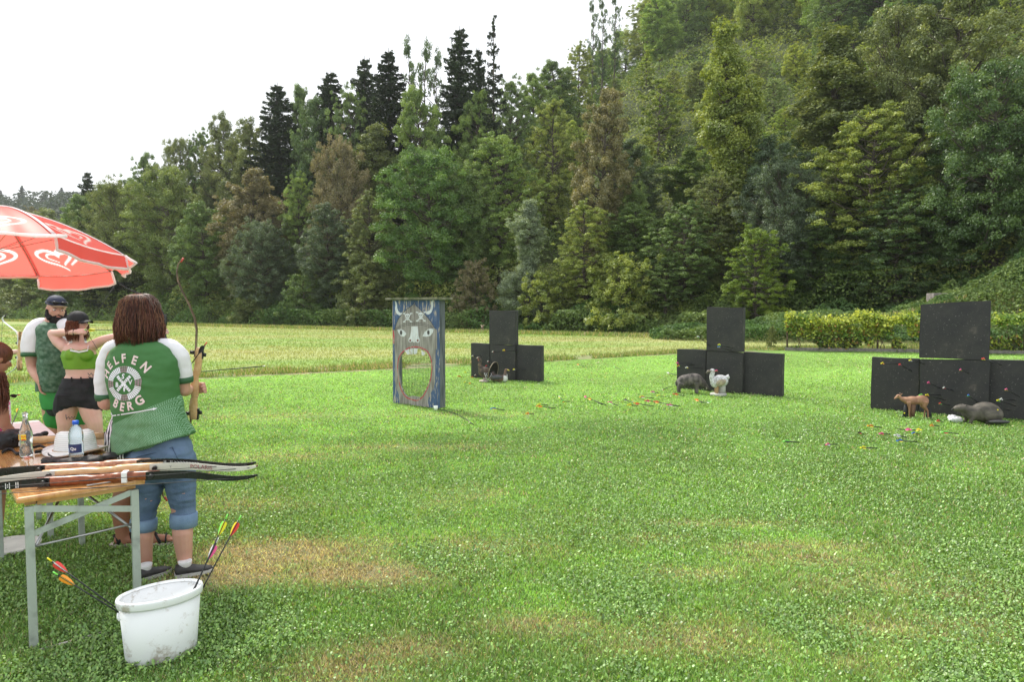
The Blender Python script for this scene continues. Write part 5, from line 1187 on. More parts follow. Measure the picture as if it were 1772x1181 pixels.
lump('black_glove', 'crumpled black glove beside the glass bottle', 'glove', [G(58, 757, TZ + .015), G(68, 754, TZ + .02), G(80, 751, TZ + .02)], [.022, .026, .02], .8, 9, amp=.014)
mb = MB(); a, b = G(2, 778, TZ), G(31, 773, TZ); mb.box((a + b) / 2 + Vector((0, .02, .024)), ((b - a).length + .06, .07, .044), frame(b - a), .003); bx = mb.build('flat_box', mat('black_card', (.02, .018, .018), .5)); tag(bx, 'flat black box with white sticker at the left table edge', 'box')
mb = MB(); c_ = (a + b) / 2 + Vector((.03, .02, .024)); f_ = frame(b - a); mb.box(c_ + f_ @ Vector((0.02, -.0365, 0)), (.055, .003, .024), f_); mb.build('sticker', WHITEMARK, bx)
mb = MB(); mb.box(c_ + f_ @ Vector((0.022, -.0385, 0)), (.012, .002, .012), f_); mb.build('sticker_mark', REDMARK, bx)
# ------------------------------------------------------------------ detailed arrows
def arrow_big(label, tip, nock, cf, cn, c3=None, r=.0032, group=None, wrap=None):
    tip, nock = Vector(tip), Vector(nock); d, L_, vane = arrow_mb(tip, nock, r, 0)
    o = empty('arrow', nock, 0, label, 'arrow', group)
    mb = MB(); mb.tube([nock + d * .015, tip - d * .02], r, 10); mb.build('shaft', SHAFT, o)
    mb = MB(); mb.tube([nock - d * .008, nock, nock + d * .018], [r * .8, r * 1.2, r * 1.15], 8); mb.build('nock', MATS['vane_' + cn], o)
    mb = MB(); mb.tube([tip - d * .025, tip - d * .01, tip], [r * 1.05, r, .0006], 8); mb.build('point', STEEL, o)
    for k, c_ in enumerate((cf, c3 or cf, c3 or cf)):
        m2 = MB(); _, _, vn_ = arrow_mb(tip, nock, r, 0)
        tipv = tip; up = Vector((0, 0, 1)) if abs(d.z) < .9 else Vector((1, 0, 0)); u = (up - d * up.dot(d)).normalized(); v = d.cross(u); ang = 1.2 + 2.094 * k
        w_ = u * math.cos(ang) + v * math.sin(ang); s_ = d.cross(w_) * .0004; l0, l1, h = .028, .105, .014
        m2.prism([nock + d * a + w_ * b - s_ for a, b in ((l0, r * .6), (l0 + .006, r + h * .8), (l0 + .022, r + h), (l0 + .05, r + h * .7), (l1, r * .6))], s_ * 2); m2.build('fletching', MATS['vane_' + c_], o)
    return o
# bucket
bl, br_ = G(199, 1043, .305), G(351, 1008, .305); bc = (bl + br_) / 2; bax = (br_ - bl).normalized(); ba = (br_ - bl).length / 2; bang = math.atan2(bax.y, bax.x)
bk = empty('bucket', (bc.x, bc.y, 0), 0, 'white oval plastic bucket with scuffed sides holding arrows', 'bucket')
BUCK = mat('scuffed_white_plastic', (.74, .76, .78), .38, col2=(.66, .68, .69), scale=3, lo=.3, hi=.6, spec=.5)
def bucketmat():
    m, n, b = nodes('dirty_white_plastic'); N = n.nodes.new; K = n.links.new; t = N('ShaderNodeTexCoord'); z = N('ShaderNodeTexNoise'); z.inputs['Scale'].default_value = 6.5; z.inputs['Detail'].default_value = 8; z.inputs['Roughness'].default_value = .75; K(t.outputs['Object'], z.inputs['Vector'])
    r = N('ShaderNodeValToRGB'); e = r.color_ramp.elements; e[0].position = .53; e[0].color = (.80, .82, .83, 1); e[1].position = .64; e[1].color = (.42, .38, .32, 1); K(z.outputs['Fac'], r.inputs['Fac']); K(r.outputs['Color'], b.inputs['Base Color'])
    b.inputs['Roughness'].default_value = .4; b.inputs['Subsurface Weight'].default_value = .12; b.inputs['Subsurface Radius'].default_value = (.02, .02, .02)
    z2 = N('ShaderNodeTexNoise'); z2.inputs['Scale'].default_value = 3; K(t.outputs['Object'], z2.inputs['Vector']); bp = N('ShaderNodeBump'); bp.inputs['Strength'].default_value = .3; bp.inputs['Distance'].default_value = .01; K(z2.outputs['Fac'], bp.inputs['Height']); K(bp.outputs['Normal'], b.inputs['Normal']); return m
BM_ = bucketmat(); base = Vector((bc.x, bc.y, .004)); k_ = .66
mb = MB(); mb.lathe([(.001, 0), (ba * .79, 0), (ba * .82, .008), (ba * .94, .292), (ba * .925, .292), (ba * .80, .012), (.001, .012)], base, 56, k_, bang, cap=False); mb.build('shell', BM_, bk)
mb = MB(); mb.lathe([(ba * .93, .268), (ba * .975, .268), (ba * .985, .274), (ba, .296), (ba * .985, .305), (ba * .93, .306), (ba * .915, .294)], base, 56, k_, bang, cap=False); mb.build('rim', BM_, bk)
mb = MB(); q = bl + Vector((.02, -.01, -.045)); mb.tube([q, q + Vector((.002, -.008, -.02)), q + Vector((.012, -.012, -.03))], .006, 8); mb.build('handle_lug', BM_, bk)
bot = lambda f, g_=0: base + bax * (ba * f) + Vector((-bax.y, bax.x, 0)) * (ba * g_) + Vector((0, 0, .03))
dep = 3.12
arrow_big('arrow with red and white fletching and yellow nock leaning left out of the bucket', bot(.15), P(84, 968, 3.02), 'white', 'yellow', 'red')
arrow_big('arrow with yellow and orange fletching leaning left out of the bucket', bot(.2, .1), P(94, 992, 3.0), 'yellow', 'green', 'orange')
arrow_big('arrow with yellow and green fletching rising right out of the bucket', bot(.1, -.2), P(393, 893, 3.32), 'green', 'green', 'yellow')
arrow_big('arrow with pink and white fletching rising right out of the bucket', bot(.05, -.1), P(377, 934, 3.30), 'white', 'white', 'pink')
arrow_big('arrow with red and yellow fletching rising right out of the bucket', bot(.2, -.12), P(416, 895, 3.36), 'yellow', 'green', 'red')
arrow_big('fluorescent yellow green fletched arrow propped at the left table corner', G(10, 760, .70), P(34, 705, 5.3), 'yellow', 'green', 'green')
# pale tape on the ground and dry leaves
mb = MB(); a = G(66, 1126, .012); pts = [G(66, 1127, .014), G(100, 1118, .016), G(135, 1108, .018), G(176, 1095, .014)]
mb.tube(pts, [.008, .009, .008, .005], 6, flat=.3, up=(0, 0, 1)); tag(mb.build('marking_strip', mat('dull_white_tape', (.55, .52, .46), .7, var=.2)), 'dull white marking strip in the grass from the front table leg', 'strip')
g = Vector((-3.41, 4.54, .03)); mb = MB(); mb.lathe([(.001, -.015), (.185, -.015), (.19, -.01), (.19, .008), (.18, .012), (.001, .012)], g, 40); tag(mb.build('round_lid', mat('dusty_white_lid', (.72, .70, .64), .6, var=.08)), 'round white lid lying in the grass at the left edge under the feet', 'lid')
# ------------------------------------------------------------------ parasol
pc = Vector((-3.974, 5.216, 2.047)); tx, ty, ph, pr_, ph_ = -.135, -.04, 1.059, .926, .358
RM = Matrix.Rotation(ty, 3, 'Y') @ Matrix.Rotation(tx, 3, 'X')
par = empty('parasol', (-4.2, 5.08, 0), 0, 'red parasol with white piping and heart emblems, tilted over the tables', 'parasol')
def pmat(name, col):
    m = bpy.data.materials.new(name); m.use_nodes = True; n = m.node_tree; n.nodes.clear(); N = n.nodes.new; K = n.links.new; o_ = N('ShaderNodeOutputMaterial')
    d = N('ShaderNodeBsdfDiffuse'); t = N('ShaderNodeBsdfTranslucent'); g_ = N('ShaderNodeBsdfGlossy'); g_.inputs['Roughness'].default_value = .45
    d.inputs['Color'].default_value = (*col, 1); t.inputs['Color'].default_value = (min(1, col[0] * 1.1), min(1, col[1] * 1.35), min(1, col[2] * 1.25), 1)
    if name == 'red_canopy':
        at_ = N('ShaderNodeAttribute'); at_.attribute_name = 'emblem'
        for sh_ in (d, t): mm = N('ShaderNodeMixRGB'); K(at_.outputs['Fac'], mm.inputs['Fac']); mm.inputs['Color1'].default_value = tuple(sh_.inputs['Color'].default_value); mm.inputs['Color2'].default_value = (.88, .86, .88, 1); K(mm.outputs['Color'], sh_.inputs['Color'])
    a = N('ShaderNodeMixShader'); a.inputs['Fac'].default_value = .62; K(d.outputs[0], a.inputs[1]); K(t.outputs[0], a.inputs[2]); b = N('ShaderNodeMixShader'); b.inputs['Fac'].default_value = .05; K(a.outputs[0], b.inputs[1]); K(g_.outputs[0], b.inputs[2]); K(b.outputs[0], o_.inputs['Surface']); MATS[name] = m; return m
PRED = pmat('red_canopy', (.86, .13, .115)); PWHT = pmat('white_piping', (.93, .91, .92))
def cano(a, t, off=0.0):
    """canopy point: angle a (rad), t 0 apex .. 1 edge; flat panels between ribs, domed along the rib"""
    k = a / (math.pi / 4); i = math.floor(k); f = k - i
    def rib(j): an = ph + j * math.pi / 4; return Vector((pr_ * t * math.cos(an), pr_ * t * math.sin(an), ph_ * (1 - t ** 1.75) + off))
    q = rib(i) * (1 - f) + rib(i + 1) * f; q.z -= .02 * math.sin(math.pi * f) * t * t; return pc + RM @ q
def heart_pts(scale, t0, t1, n=220):
    out_ = []
    for i in range(n + 1):
        t = t0 + (t1 - t0) * i / n; x = 16 * math.sin(t) ** 3; y = 13 * math.cos(t) - 5 * math.cos(2 * t) - 2 * math.cos(3 * t) - math.cos(4 * t); out_.append((x / 16 * scale, y / 16 * scale * .68))
    return out_
NT = 90; NA = 90
gi, gj = np.meshgrid(np.arange(NT + 1), np.arange(NA + 1), indexing='ij'); tt = np.maximum(gi / NT, .02).ravel(); ff = (gj / NA).ravel()
hx = (ff - .5) * 2 * pr_ * tt * math.sin(math.pi / 8); hy = -(tt - .80) * pr_ * 1.05; em = np.zeros(len(tt))
for sc_, w0, t0_, t1_ in ((.185, .017, math.pi + .75, 3 * math.pi - .05), (.105, .013, math.pi + .1, 3 * math.pi - .75)):      # two nested open heart lines, tapering
    hp_ = np.array(heart_pts(sc_, t0_, t1_))
    for i_, (qx, qy) in enumerate(hp_): wd_ = w0 * (.35 + .65 * math.sin(math.pi * (i_ / len(hp_)) ** .8)); em = np.maximum(em, np.clip((wd_ - np.hypot(hx - qx, hy - qy)) / .006 + .5, 0, 1))
for s_ in range(8):
    a1_, a2_ = ph + s_ * math.pi / 4, ph + (s_ + 1) * math.pi / 4; r_x = pr_ * tt * (math.cos(a1_) * (1 - ff) + math.cos(a2_) * ff); r_y = pr_ * tt * (math.sin(a1_) * (1 - ff) + math.sin(a2_) * ff); r_z = ph_ * (1 - tt ** 1.75) - .02 * np.sin(math.pi * ff) * tt ** 2 + .004 * np.sin(ff * 23 + s_) * np.sin(math.pi * ff) * tt ** 3
    V_ = np.stack([r_x, r_y, r_z], 1) @ np.array(RM).T + np.array(pc); i_ = np.arange(NT)[:, None] * (NA + 1) + np.arange(NA)[None]; i_ = i_.ravel(); F_ = np.stack([i_, i_ + NA + 1, i_ + NA + 2, i_ + 1], 1)
    me = npmesh('canopy_panel', V_, F_, True); fattr(me, 'emblem', em, 'POINT'); cp = place('canopy_panel', me, PRED, par)
    # valance hanging from the edge, a bit wavy and blown
    ed = [cano((s_ + j / 10 * .9999) * math.pi / 4, 1.0) for j in range(11)]
    def vdrop(j, q):
        an = ph + (s_ + j / 10) * math.pi / 4; rad = RM @ Vector((math.cos(an), math.sin(an), 0)); wv = .03 * math.sin(j * 1.7 + s_ * 2) * q + .008 * math.sin(j * 3.1)
        lift, dr_ = {7: (.03, .06), 5: (.10, .03), 1: (-.08, .02)}.get(s_, (0, .115)); up_ = .16 * q * max(0, j - 7) / 3 if s_ == 7 else 0
        return ed[j] + Vector((0, 0, -dr_ * q * (1 - .1 * abs(j / 5 - 1) ** 4) + (.0 if s_ != 7 else up_))) + rad * (wv * q * .6 + .03 * q + lift * q)
    mb = MB(); rr = [[mb.b.verts.new(vdrop(j, q / 4)) for j in range(11)] for q in range(5)]
    mb._st([mb.b.faces.new((rr[q][j], rr[q][j + 1], rr[q + 1][j + 1], rr[q + 1][j])) for q in range(4) for j in range(10)], True); va = mb.build('valance', PRED, par)
    mb = MB(); mb.tube([vdrop(0, .02)] + [vdrop(0, q / 4) for q in range(1, 4)] + [vdrop(j, 1) for j in range(11)] + [vdrop(10, q / 4) for q in (3, 2, 1)], .0115, 6); mb.tube([e + Vector((0, 0, .003)) for e in ed], .006, 6); mb.build('piping', PWHT, va)
for s_ in range(8):
    mb = MB(); mb.tube([cano(s_ * math.pi / 4 + 1e-6, max(.02, i / 14), .004) for i in range(15)], .018, 6, flat=.22, up=RM @ Vector((-math.sin(ph + s_ * math.pi / 4), math.cos(ph + s_ * math.pi / 4), 0))); mb.build('seam_tape', PWHT, par)
    mb = MB(); mb.tube([cano(s_ * math.pi / 4 + 1e-6, max(.02, i / 8), -.012) for i in range(9)], .0035, 6); mb.build('rib', GALV, par)
    an = ph + s_ * math.pi / 4; hub = pc + RM @ Vector((.03 * math.cos(an), .03 * math.sin(an), .02)); mb = MB(); mb.tube([hub, cano(s_ * math.pi / 4 + 1e-6, .55, -.015)], .003, 6); mb.build('strut', GALV, par)
top = cano(0, .02); mb = MB(); mb.tube([Vector((-4.2, 5.08, .0)), Vector((-4.05, 5.14, 1.75)), pc + RM @ Vector((0, 0, ph_ + .05))], .019, 12); mb.build('pole', mat('white_pole', (.7, .7, .7), .4), par)
mb = MB(); mb.lathe([(.001, 0), (.12, 0), (.12, .03), (.04, .06), (.03, .3), (.001, .3)], (-4.2, 5.08, 0), 24); mb.build('stand', mat('grey_stand', (.35, .35, .35), .7), par)

# ================================================================== people
SKIN = mat('fair_skin', (.62, .36, .27), .5, col2=(.52, .27, .20), scale=5, spec=.4); SKINP = mat('pale_skin', (.70, .45, .37), .5, col2=(.62, .36, .29), scale=5, spec=.4)
SKINT = mat('tanned_skin', (.40, .19, .12), .5, col2=(.33, .15, .09), scale=5, spec=.4)
for s_ in (SKIN, SKINP, SKINT):
    b_ = s_.node_tree.nodes['Principled BSDF']; b_.inputs['Subsurface Weight'].default_value = .1; b_.inputs['Subsurface Radius'].default_value = (.02, .008, .004)
class Rig:
    def __init__(s, ang): s.F = Vector((math.cos(ang), math.sin(ang), 0)); s.W = Vector((s.F.y, -s.F.x, 0)); s.U = Vector((0, 0, 1))   # W = the figure's right hand side
    def ring(s, c, w, d, n=28, e=2.3, F=None, W=None):
        F = F or s.F; W = W or s.W; o = []
        for i in range(n):
            a = 6.28318 * i / n; ca, sa = math.cos(a), math.sin(a)
            o.append(Vector(c) + W * (w * math.copysign(abs(ca) ** (2 / e), ca)) + F * (d * math.copysign(abs(sa) ** (2 / e), sa)))
        return o
def spl(pts, vals, n):
    """Catmull-Rom through pts with values, n samples per span"""
    P_, V_ = [], []; k = len(pts)
    for i in range(k - 1):
        p0, p1, p2, p3 = pts[max(i - 1, 0)], pts[i], pts[i + 1], pts[min(i + 2, k - 1)]
        for s_ in range(n):
            t = s_ / n; P_.append(.5 * ((2 * p1) + (p2 - p0) * t + (2 * p0 - 5 * p1 + 4 * p2 - p3) * t * t + (3 * p1 - p0 - 3 * p2 + p3) * t ** 3)); V_.append(vals[i] * (1 - t) + vals[i + 1] * t)
    return P_ + [pts[-1]], V_ + [vals[-1]]
def limb(mb, pts, rad, n=14, sp=4):
    p, r = spl([Vector(q) for q in pts], rad, sp); mb.tube(p, r, n)
    mb.ell(p[0], (r[0],) * 3, seg=12, rin=8); mb.ell(p[-1], (r[-1],) * 3, seg=12, rin=8)
def hand(mb, wrist, d, pn, thumb, sc=1.0, curl=.35, grip=None):
    """d finger direction, pn palm normal (palm faces it), thumb +1/-1 side"""
    d = Vector(d).normalized(); pn = Vector(pn); pn = (pn - d * pn.dot(d)).normalized(); sd_ = d.cross(pn) * thumb; w = Vector(wrist)
    M_ = Matrix((sd_, d, pn)).transposed(); c = w + d * .048 * sc
    mb.ell(c, (.041 * sc, .052 * sc, .016 * sc), M_); mb.tube([w - d * .02 * sc, w + d * .03 * sc], [.024 * sc, .028 * sc], 10)
    for k, (off, ln) in enumerate(((.030, .072), (.010, .080), (-.011, .075), (-.030, .060))):
        p = w + d * .09 * sc + sd_ * off * sc; cu = curl * (1 + .12 * k); dd = d.copy(); pts = [p - d * .03 * sc, p]
        for j in range(3):
            a = cu * (j + .6); dd = (d * math.cos(a) + pn * math.sin(a)).normalized(); p = p + dd * ln * sc * (.45, .32, .25)[j]; pts.append(p)
        mb.tube(pts, [.0095 * sc, .0095 * sc, .0088 * sc, .0082 * sc, .0068 * sc], 8)
    p = w + d * .03 * sc + sd_ * .03 * sc; td = (d * .65 + sd_ * .75 + pn * (.3 + .5 * curl)).normalized(); q = p + td * .038 * sc; t2 = (d * .85 + sd_ * .25 + pn * (.3 + .9 * curl)).normalized(); mb.tube([p - td * .01, p, q, q + t2 * .03 * sc], [.014 * sc, .013 * sc, .0105 * sc, .0085 * sc], 8)
def head(mb, c, f, u, s=1.0, jaw=1.0):
    """c centre of the head, f facing, u up"""
    f = Vector(f).normalized(); u = Vector(u); u = (u - f * u.dot(f)).normalized(); w = f.cross(u); M_ = Matrix((w, f, u)).transposed(); Q = lambda x, y, z: Vector(c) + (w * x + f * y + u * z) * s
    mb.ell(Q(0, -.012, .032), (.073 * s, .094 * s, .082 * s), M_); mb.ell(Q(0, .018, -.028), (.060 * s * jaw, .070 * s, .078 * s), M_); mb.ell(Q(0, .052, -.082), (.028 * s * jaw, .026 * s, .022 * s), M_)
    mb.ell(Q(0, .066, .022), (.05 * s, .016 * s, .012 * s), M_); mb.tube([Q(0, .082, .012), Q(0, .098, -.016), Q(0, .104, -.026)], [.009 * s, .012 * s, .013 * s], 8); mb.ell(Q(0, .086, -.03), (.017 * s, .012 * s, .009 * s), M_)
    mb.ell(Q(0, .080, -.050), (.024 * s, .009 * s, .006 * s), M_); mb.ell(Q(0, .078, -.060), (.021 * s, .009 * s, .007 * s), M_)
    for x in (-1, 1): mb.ell(Q(x * .045, .056, -.012), (.018 * s, .018 * s, .02 * s), M_); mb.ell(Q(x * .076, -.008, -.004), (.008 * s, .018 * s, .031 * s), M_)
    return Q, M_
def eyes(Q, M_, s, o):
    mb = MB(); [mb.ell(Q(x * .031, .070, .006), (.014 * s, .012 * s, .0075 * s), M_, 10, 8) for x in (-1, 1)]; mb.build('eye', mat('eye_white', (.7, .68, .65), .3), o)
    mb = MB(); [mb.ell(Q(x * .031, .078, .005), (.0062 * s, .005 * s, .0062 * s), M_, 8, 6) for x in (-1, 1)]; mb.build('iris', mat('dark_iris', (.03, .02, .015), .2), o)
    mb = MB(); [mb.tube([Q(x * .014, .080, .020), Q(x * .032, .079, .026), Q(x * .048, .068, .021)], [.0018 * s, .0028 * s, .0012 * s], 6) for x in (-1, 1)]; mb.build('eyebrow', mat('dark_brow', (.02, .014, .01), .8), o)
def wrinkle(me, amp, sc=(9, 9, 9), seed=0):
    n = len(me.vertices); co_ = np.empty(n * 3, np.float32); me.vertices.foreach_get('co', co_); co_ = co_.reshape(-1, 3)
    nr = np.array([tuple(v.vector) for v in me.vertex_normals], np.float32)
    d = np.array([mnoise.noise(Vector((a * sc[0], b * sc[1], c * sc[2] + seed))) * amp + mnoise.noise(Vector((a * sc[0], b * sc[1], c * sc[2] + seed)) * 2.3) * amp * .45 for a, b, c in co_.tolist()], np.float32)
    me.vertices.foreach_set('co', (co_ + nr * d[:, None]).ravel()); me.update(); return me
def strands(c, f, u, r0, prof, n, rr, az0, az1, seed, wob=.006):
    """hair: curved flat strands over the skull; prof(az,t)->(radius factor, height) ; returns MB"""
    mb = MB(); r = random.Random(seed); f = Vector(f).normalized(); w = f.cross(Vector(u))
    for i in range(n):
        az = r.uniform(az0, az1); pts = []; k = r.uniform(.93, 1.05); le = r.uniform(.80, 1.08); ph_s = r.uniform(0, 6)
        for j in range(9):
            t = j / 8 * le; rad, z = prof(az, t); rad *= k; a = az + .05 * math.sin(j * .8 + ph_s); rad += wob * math.sin(j * 1.3 + ph_s * 2)
            pts.append(Vector(c) + (f * math.cos(a) + w * math.sin(a)) * rad + Vector((0, 0, z)))
        mb.tube(pts, [rr * .8] + [rr] * 6 + [rr * .7, rr * .2], 4, flat=.5)
    return mb
HAIRS = {}
def hairmat(name, c1, c2):
    m = mat(name, c1, .5, col2=c2, scale=40, stretch=(6, 6, .7), spec=.35, lo=.35, hi=.62); return m

# ---------------------------------------------------------------- woman with the club shirt, seen from behind
HY = 4.15; rg = Rig(R(80)); hp = lambda x, y, dy=0.0: P(x, y, HY + dy)
wm = empty('person', (P(285, 1000, HY).x, HY, 0), 0, 'woman from behind in green and white club shirt and rolled jeans holding a bow', 'person')
m = MB()
head(m, hp(241, 553, .03), rg.F, rg.U, 1.0); limb(m, [hp(242, 580, .01), hp(243, 600, -.005)], [.055, .062])
# arms
limb(m, [hp(298, 608, .03), hp(309, 634, .07), hp(315, 655, .09), hp(317, 674, .11)], [.042, .045, .045, .042]); limb(m, [hp(317, 674, .11), hp(322, 676, .22), hp(329, 672, .36)], [.043, .038, .026])
limb(m, [hp(198, 610, .03), hp(184, 640, .07), hp(182, 672, .09), hp(184, 697, .09)], [.042, .046, .049, .049]); limb(m, [hp(184, 697, .09), hp(200, 682, .17), hp(240, 660, .28)], [.05, .042, .028])
gc = P(341, 668, HY + .33)
hand(m, hp(328, 672, .36), Vector((1, .05, .03)), Vector((0, -1, 0)), 1, .95, .85); hand(m, hp(242, 659, .29), Vector((.8, .5, .1)), Vector((0, 0, -1)), 1, .95, .5)
# torso core, hips and legs
T_ = [rg.ring(hp(243, 603), .17, .085), rg.ring(hp(246, 650), .165, .10), rg.ring(hp(254, 710, .01), .165, .10), rg.ring(hp(270, 770, .01), .18, .11), rg.ring(hp(282, 812, .01), .165, .10)]
m.loft(T_); 
LL = [hp(262, 800, .02), hp(258, 850, .02), hp(250, 900, .03), hp(249, 930, .0), hp(251, 962, .02), hp(253, 985, .03)]; RL = [hp(312, 800, .02), hp(314, 850, .02), hp(317, 896, .03), hp(316, 925, -.01), hp(319, 960, .0), hp(321, 980, .01)]
limb(m, LL, [.085, .075, .055, .054, .042, .036]); limb(m, RL, [.085, .078, .060, .060, .046, .038])
place('body', remeshed(m, .0052, 3), SKIN, wm)
# jeans
DEN = mat('blue_denim', (.13, .195, .30), .85, col2=(.075, .125, .21), scale=7, bump=.35, bscale=160, detail=6); DENC = mat('pale_denim_cuff', (.22, .33, .47), .85, col2=(.14, .22, .34), scale=9, bump=.3, bscale=120)
m = MB(); m.loft([rg.ring(hp(266, 742, .01), .175, .115), rg.ring(hp(272, 765, .01), .208, .13), rg.ring(hp(276, 790, .0), .214, .14), rg.ring(hp(280, 812, .01), .196, .125), rg.ring(hp(284, 830, .02), .17, .09)])
for sg in (-1, 1): m.ell(hp(276 + sg * 26, 795, -.045), (.10, .10, .11))
limb(m, [hp(262, 800, .02), hp(258, 845, .02), hp(252, 885, .03), hp(249, 905, .02)], [.102, .082, .066, .063]); limb(m, [hp(311, 800, .02), hp(313, 845, .02), hp(317, 880, .03), hp(318, 896, .02)], [.102, .088, .071, .068])
me = remeshed(m, .007, 3); wrinkle(me, .007, (5, 5, 22), 3); wrinkle(me, .003, (16, 16, 40), 8); jn = place('jeans', me, DEN, wm)
for (a_, b_, r1) in (((249, 899), (248, 917), .077), ((318, 889), (318, 911), .079)):
    m = MB(); k = [hp(a_[0], a_[1] - 1, .02), hp(*a_, .02), hp((a_[0] + b_[0]) / 2, (a_[1] + b_[1]) / 2, .02), hp(*b_, .02), hp(b_[0], b_[1] + .5, .02)]; m.tube(k, [r1 * .85, r1, r1 * 1.02, r1, r1 * .8], 24); me = m.mesh('cuff'); c_ = place('cuff', me, DENC, wm, True)
def bvh_of(o):
    me = o.data; return BVHTree.FromPolygons([v.co.copy() for v in me.vertices], [tuple(p.vertices) for p in me.polygons])
def onback(bv, px, py, Y0, off=.003, wm_=None):
    """drop a point along +Y onto the back surface"""
    q = P(px, py, Y0); loc = q - (wm_ or wm).location; h = bv.ray_cast(Vector((loc.x, loc.y - 1, loc.z)), Vector((0, 1, 0)))
    if h[0] is None: return None
    return h[0] + Vector((0, -off, 0)) + (wm_ or wm).location
def seam(name, pts, bv, m_, w_, parent, Y0=HY):
    mb = MB(); q = [onback(bv, x, y, Y0, .002) for x, y in pts]; q = [a for a in q if a is not None]
    if len(q) > 1: mb.tube(q, w_, 4); mb.build(name, m_, parent)
bvj = bvh_of(jn)
SEAM = mat('seam_dark', (.04, .07, .13), .9)
seam('pocket_seam', [(313, 768), (320, 778), (324, 787), (318, 793), (305, 797)], bvj, SEAM, .0022, jn); seam('pocket_seam', [(268, 786), (272, 796)], bvj, SEAM, .002, jn)
seam('yoke_seam', [(258, 783), (285, 777), (312, 769), (338, 760)], bvj, SEAM, .0018, jn); seam('leg_seam', [(287, 800), (288, 820), (289, 840), (291, 870), (294, 895)], bvj, SEAM, .0018, jn)
# shirt
def shirtmat(name, green, dark, light, plane=None, dens=1.0):
    """club green; below a slanting line a fine pale chevron print"""
    m, n, b = nodes(name); N = n.nodes.new; K = n.links.new; MATS[name] = m
    def mth(op, a, c=None, v=None):
        q = N('ShaderNodeMath'); q.operation = op
        for i, s_ in enumerate((a, c)):
            if s_ is None: continue
            if isinstance(s_, (int, float)): q.inputs[i].default_value = s_
            else: K(s_, q.inputs[i])
        return q.outputs[0]
    t = N('ShaderNodeTexCoord'); sp = N('ShaderNodeSeparateXYZ'); K(t.outputs['Object'], sp.inputs[0]); x, z = sp.outputs['X'], sp.outputs['Z']
    u = mth('ADD', mth('MULTIPLY', x, math.cos(.55)), mth('MULTIPLY', z, math.sin(.55))); v = mth('SUBTRACT', mth('MULTIPLY', z, math.cos(.55)), mth('MULTIPLY', x, math.sin(.55)))
    band = mth('ABSOLUTE', mth('SUBTRACT', mth('FRACT', mth('MULTIPLY', v, 30)), .5)); ch = mth('SINE', mth('MULTIPLY', mth('ADD', u, mth('MULTIPLY', band, .03)), 620))
    nz_ = N('ShaderNodeTexNoise'); nz_.inputs['Scale'].default_value = 9; K(t.outputs['Object'], nz_.inputs['Vector']); f = mth('MULTIPLY', mth('GREATER_THAN', ch, .25), mth('MULTIPLY', nz_.outputs['Fac'], 1.3 * dens))
    if plane is not None:
        d = mth('LESS_THAN', mth('SUBTRACT', z, mth('MULTIPLY', x, plane[1])), plane[0]); f = mth('MULTIPLY', f, d)
    c1 = N('ShaderNodeMixRGB'); c1.inputs['Color1'].default_value = (*green, 1); c1.inputs['Color2'].default_value = (*light, 1); K(f, c1.inputs['Fac']); K(c1.outputs['Color'], b.inputs['Base Color']); b.inputs['Roughness'].default_value = .65; b.inputs['Specular IOR Level'].default_value = .25
    return m
sh_o = wm.location; zl = P(200, 735, HY).z; zr = P(312, 685, HY).z; xl = P(200, 735, HY).x - sh_o.x; xr = P(312, 685, HY).x - sh_o.x; sl_ = (zr - zl) / (xr - xl)
GREEN = shirtmat('club_green', (.055, .165, .05), (0, 0, 0), (.34, .54, .38), (zl - sl_ * xl, sl_))
GPL = mat('plain_green', (.035, .11, .045), .65); WSL = mat('white_jersey', (.78, .76, .80), .7, var=.03, bump=.1)
m = MB()
m.loft([rg.ring(hp(243, 588, -.0), .055, .05), rg.ring(hp(243, 594, -.005), .12, .075), rg.ring(hp(243, 604, -.005), .185, .105), rg.ring(hp(245, 625), .225, .125), rg.ring(hp(247, 655), .222, .135), rg.ring(hp(250, 684), .214, .135), rg.ring(hp(257, 712), .216, .142), rg.ring(hp(263, 735, .005), .232, .155), rg.ring(hp(266, 752, .005), .25, .165, F=rg.F, W=(rg.W * 1.0 + Vector((0, 0, .05)))), rg.ring(hp(266, 770, .005), .25, .172, W=(rg.W + Vector((0, 0, .30))))])
m.ell(hp(272, 772, -.01), (.2, .13, .05))
me = remeshed(m, .0075, 3)
hx0, hz0, hx1, hz1 = P(196, 791, HY).x, P(196, 791, HY).z, P(344, 750, HY).x, P(344, 750, HY).z
bm = bmesh.new(); bm.from_mesh(me); nrm_ = Vector((-(hz1 - hz0), 0, hx1 - hx0)).normalized(); bmesh.ops.bisect_plane(bm, geom=list(bm.verts) + list(bm.edges) + list(bm.faces), plane_co=Vector((hx0, 0, hz0)), plane_no=nrm_, clear_inner=True); bm.to_mesh(me); bm.free()
wrinkle(me, .012, (4, 4, 9), 1); wrinkle(me, .0035, (12, 12, 30), 5)
for p in me.polygons: p.use_smooth = True
shirt = place('shirt', me, GREEN, wm)
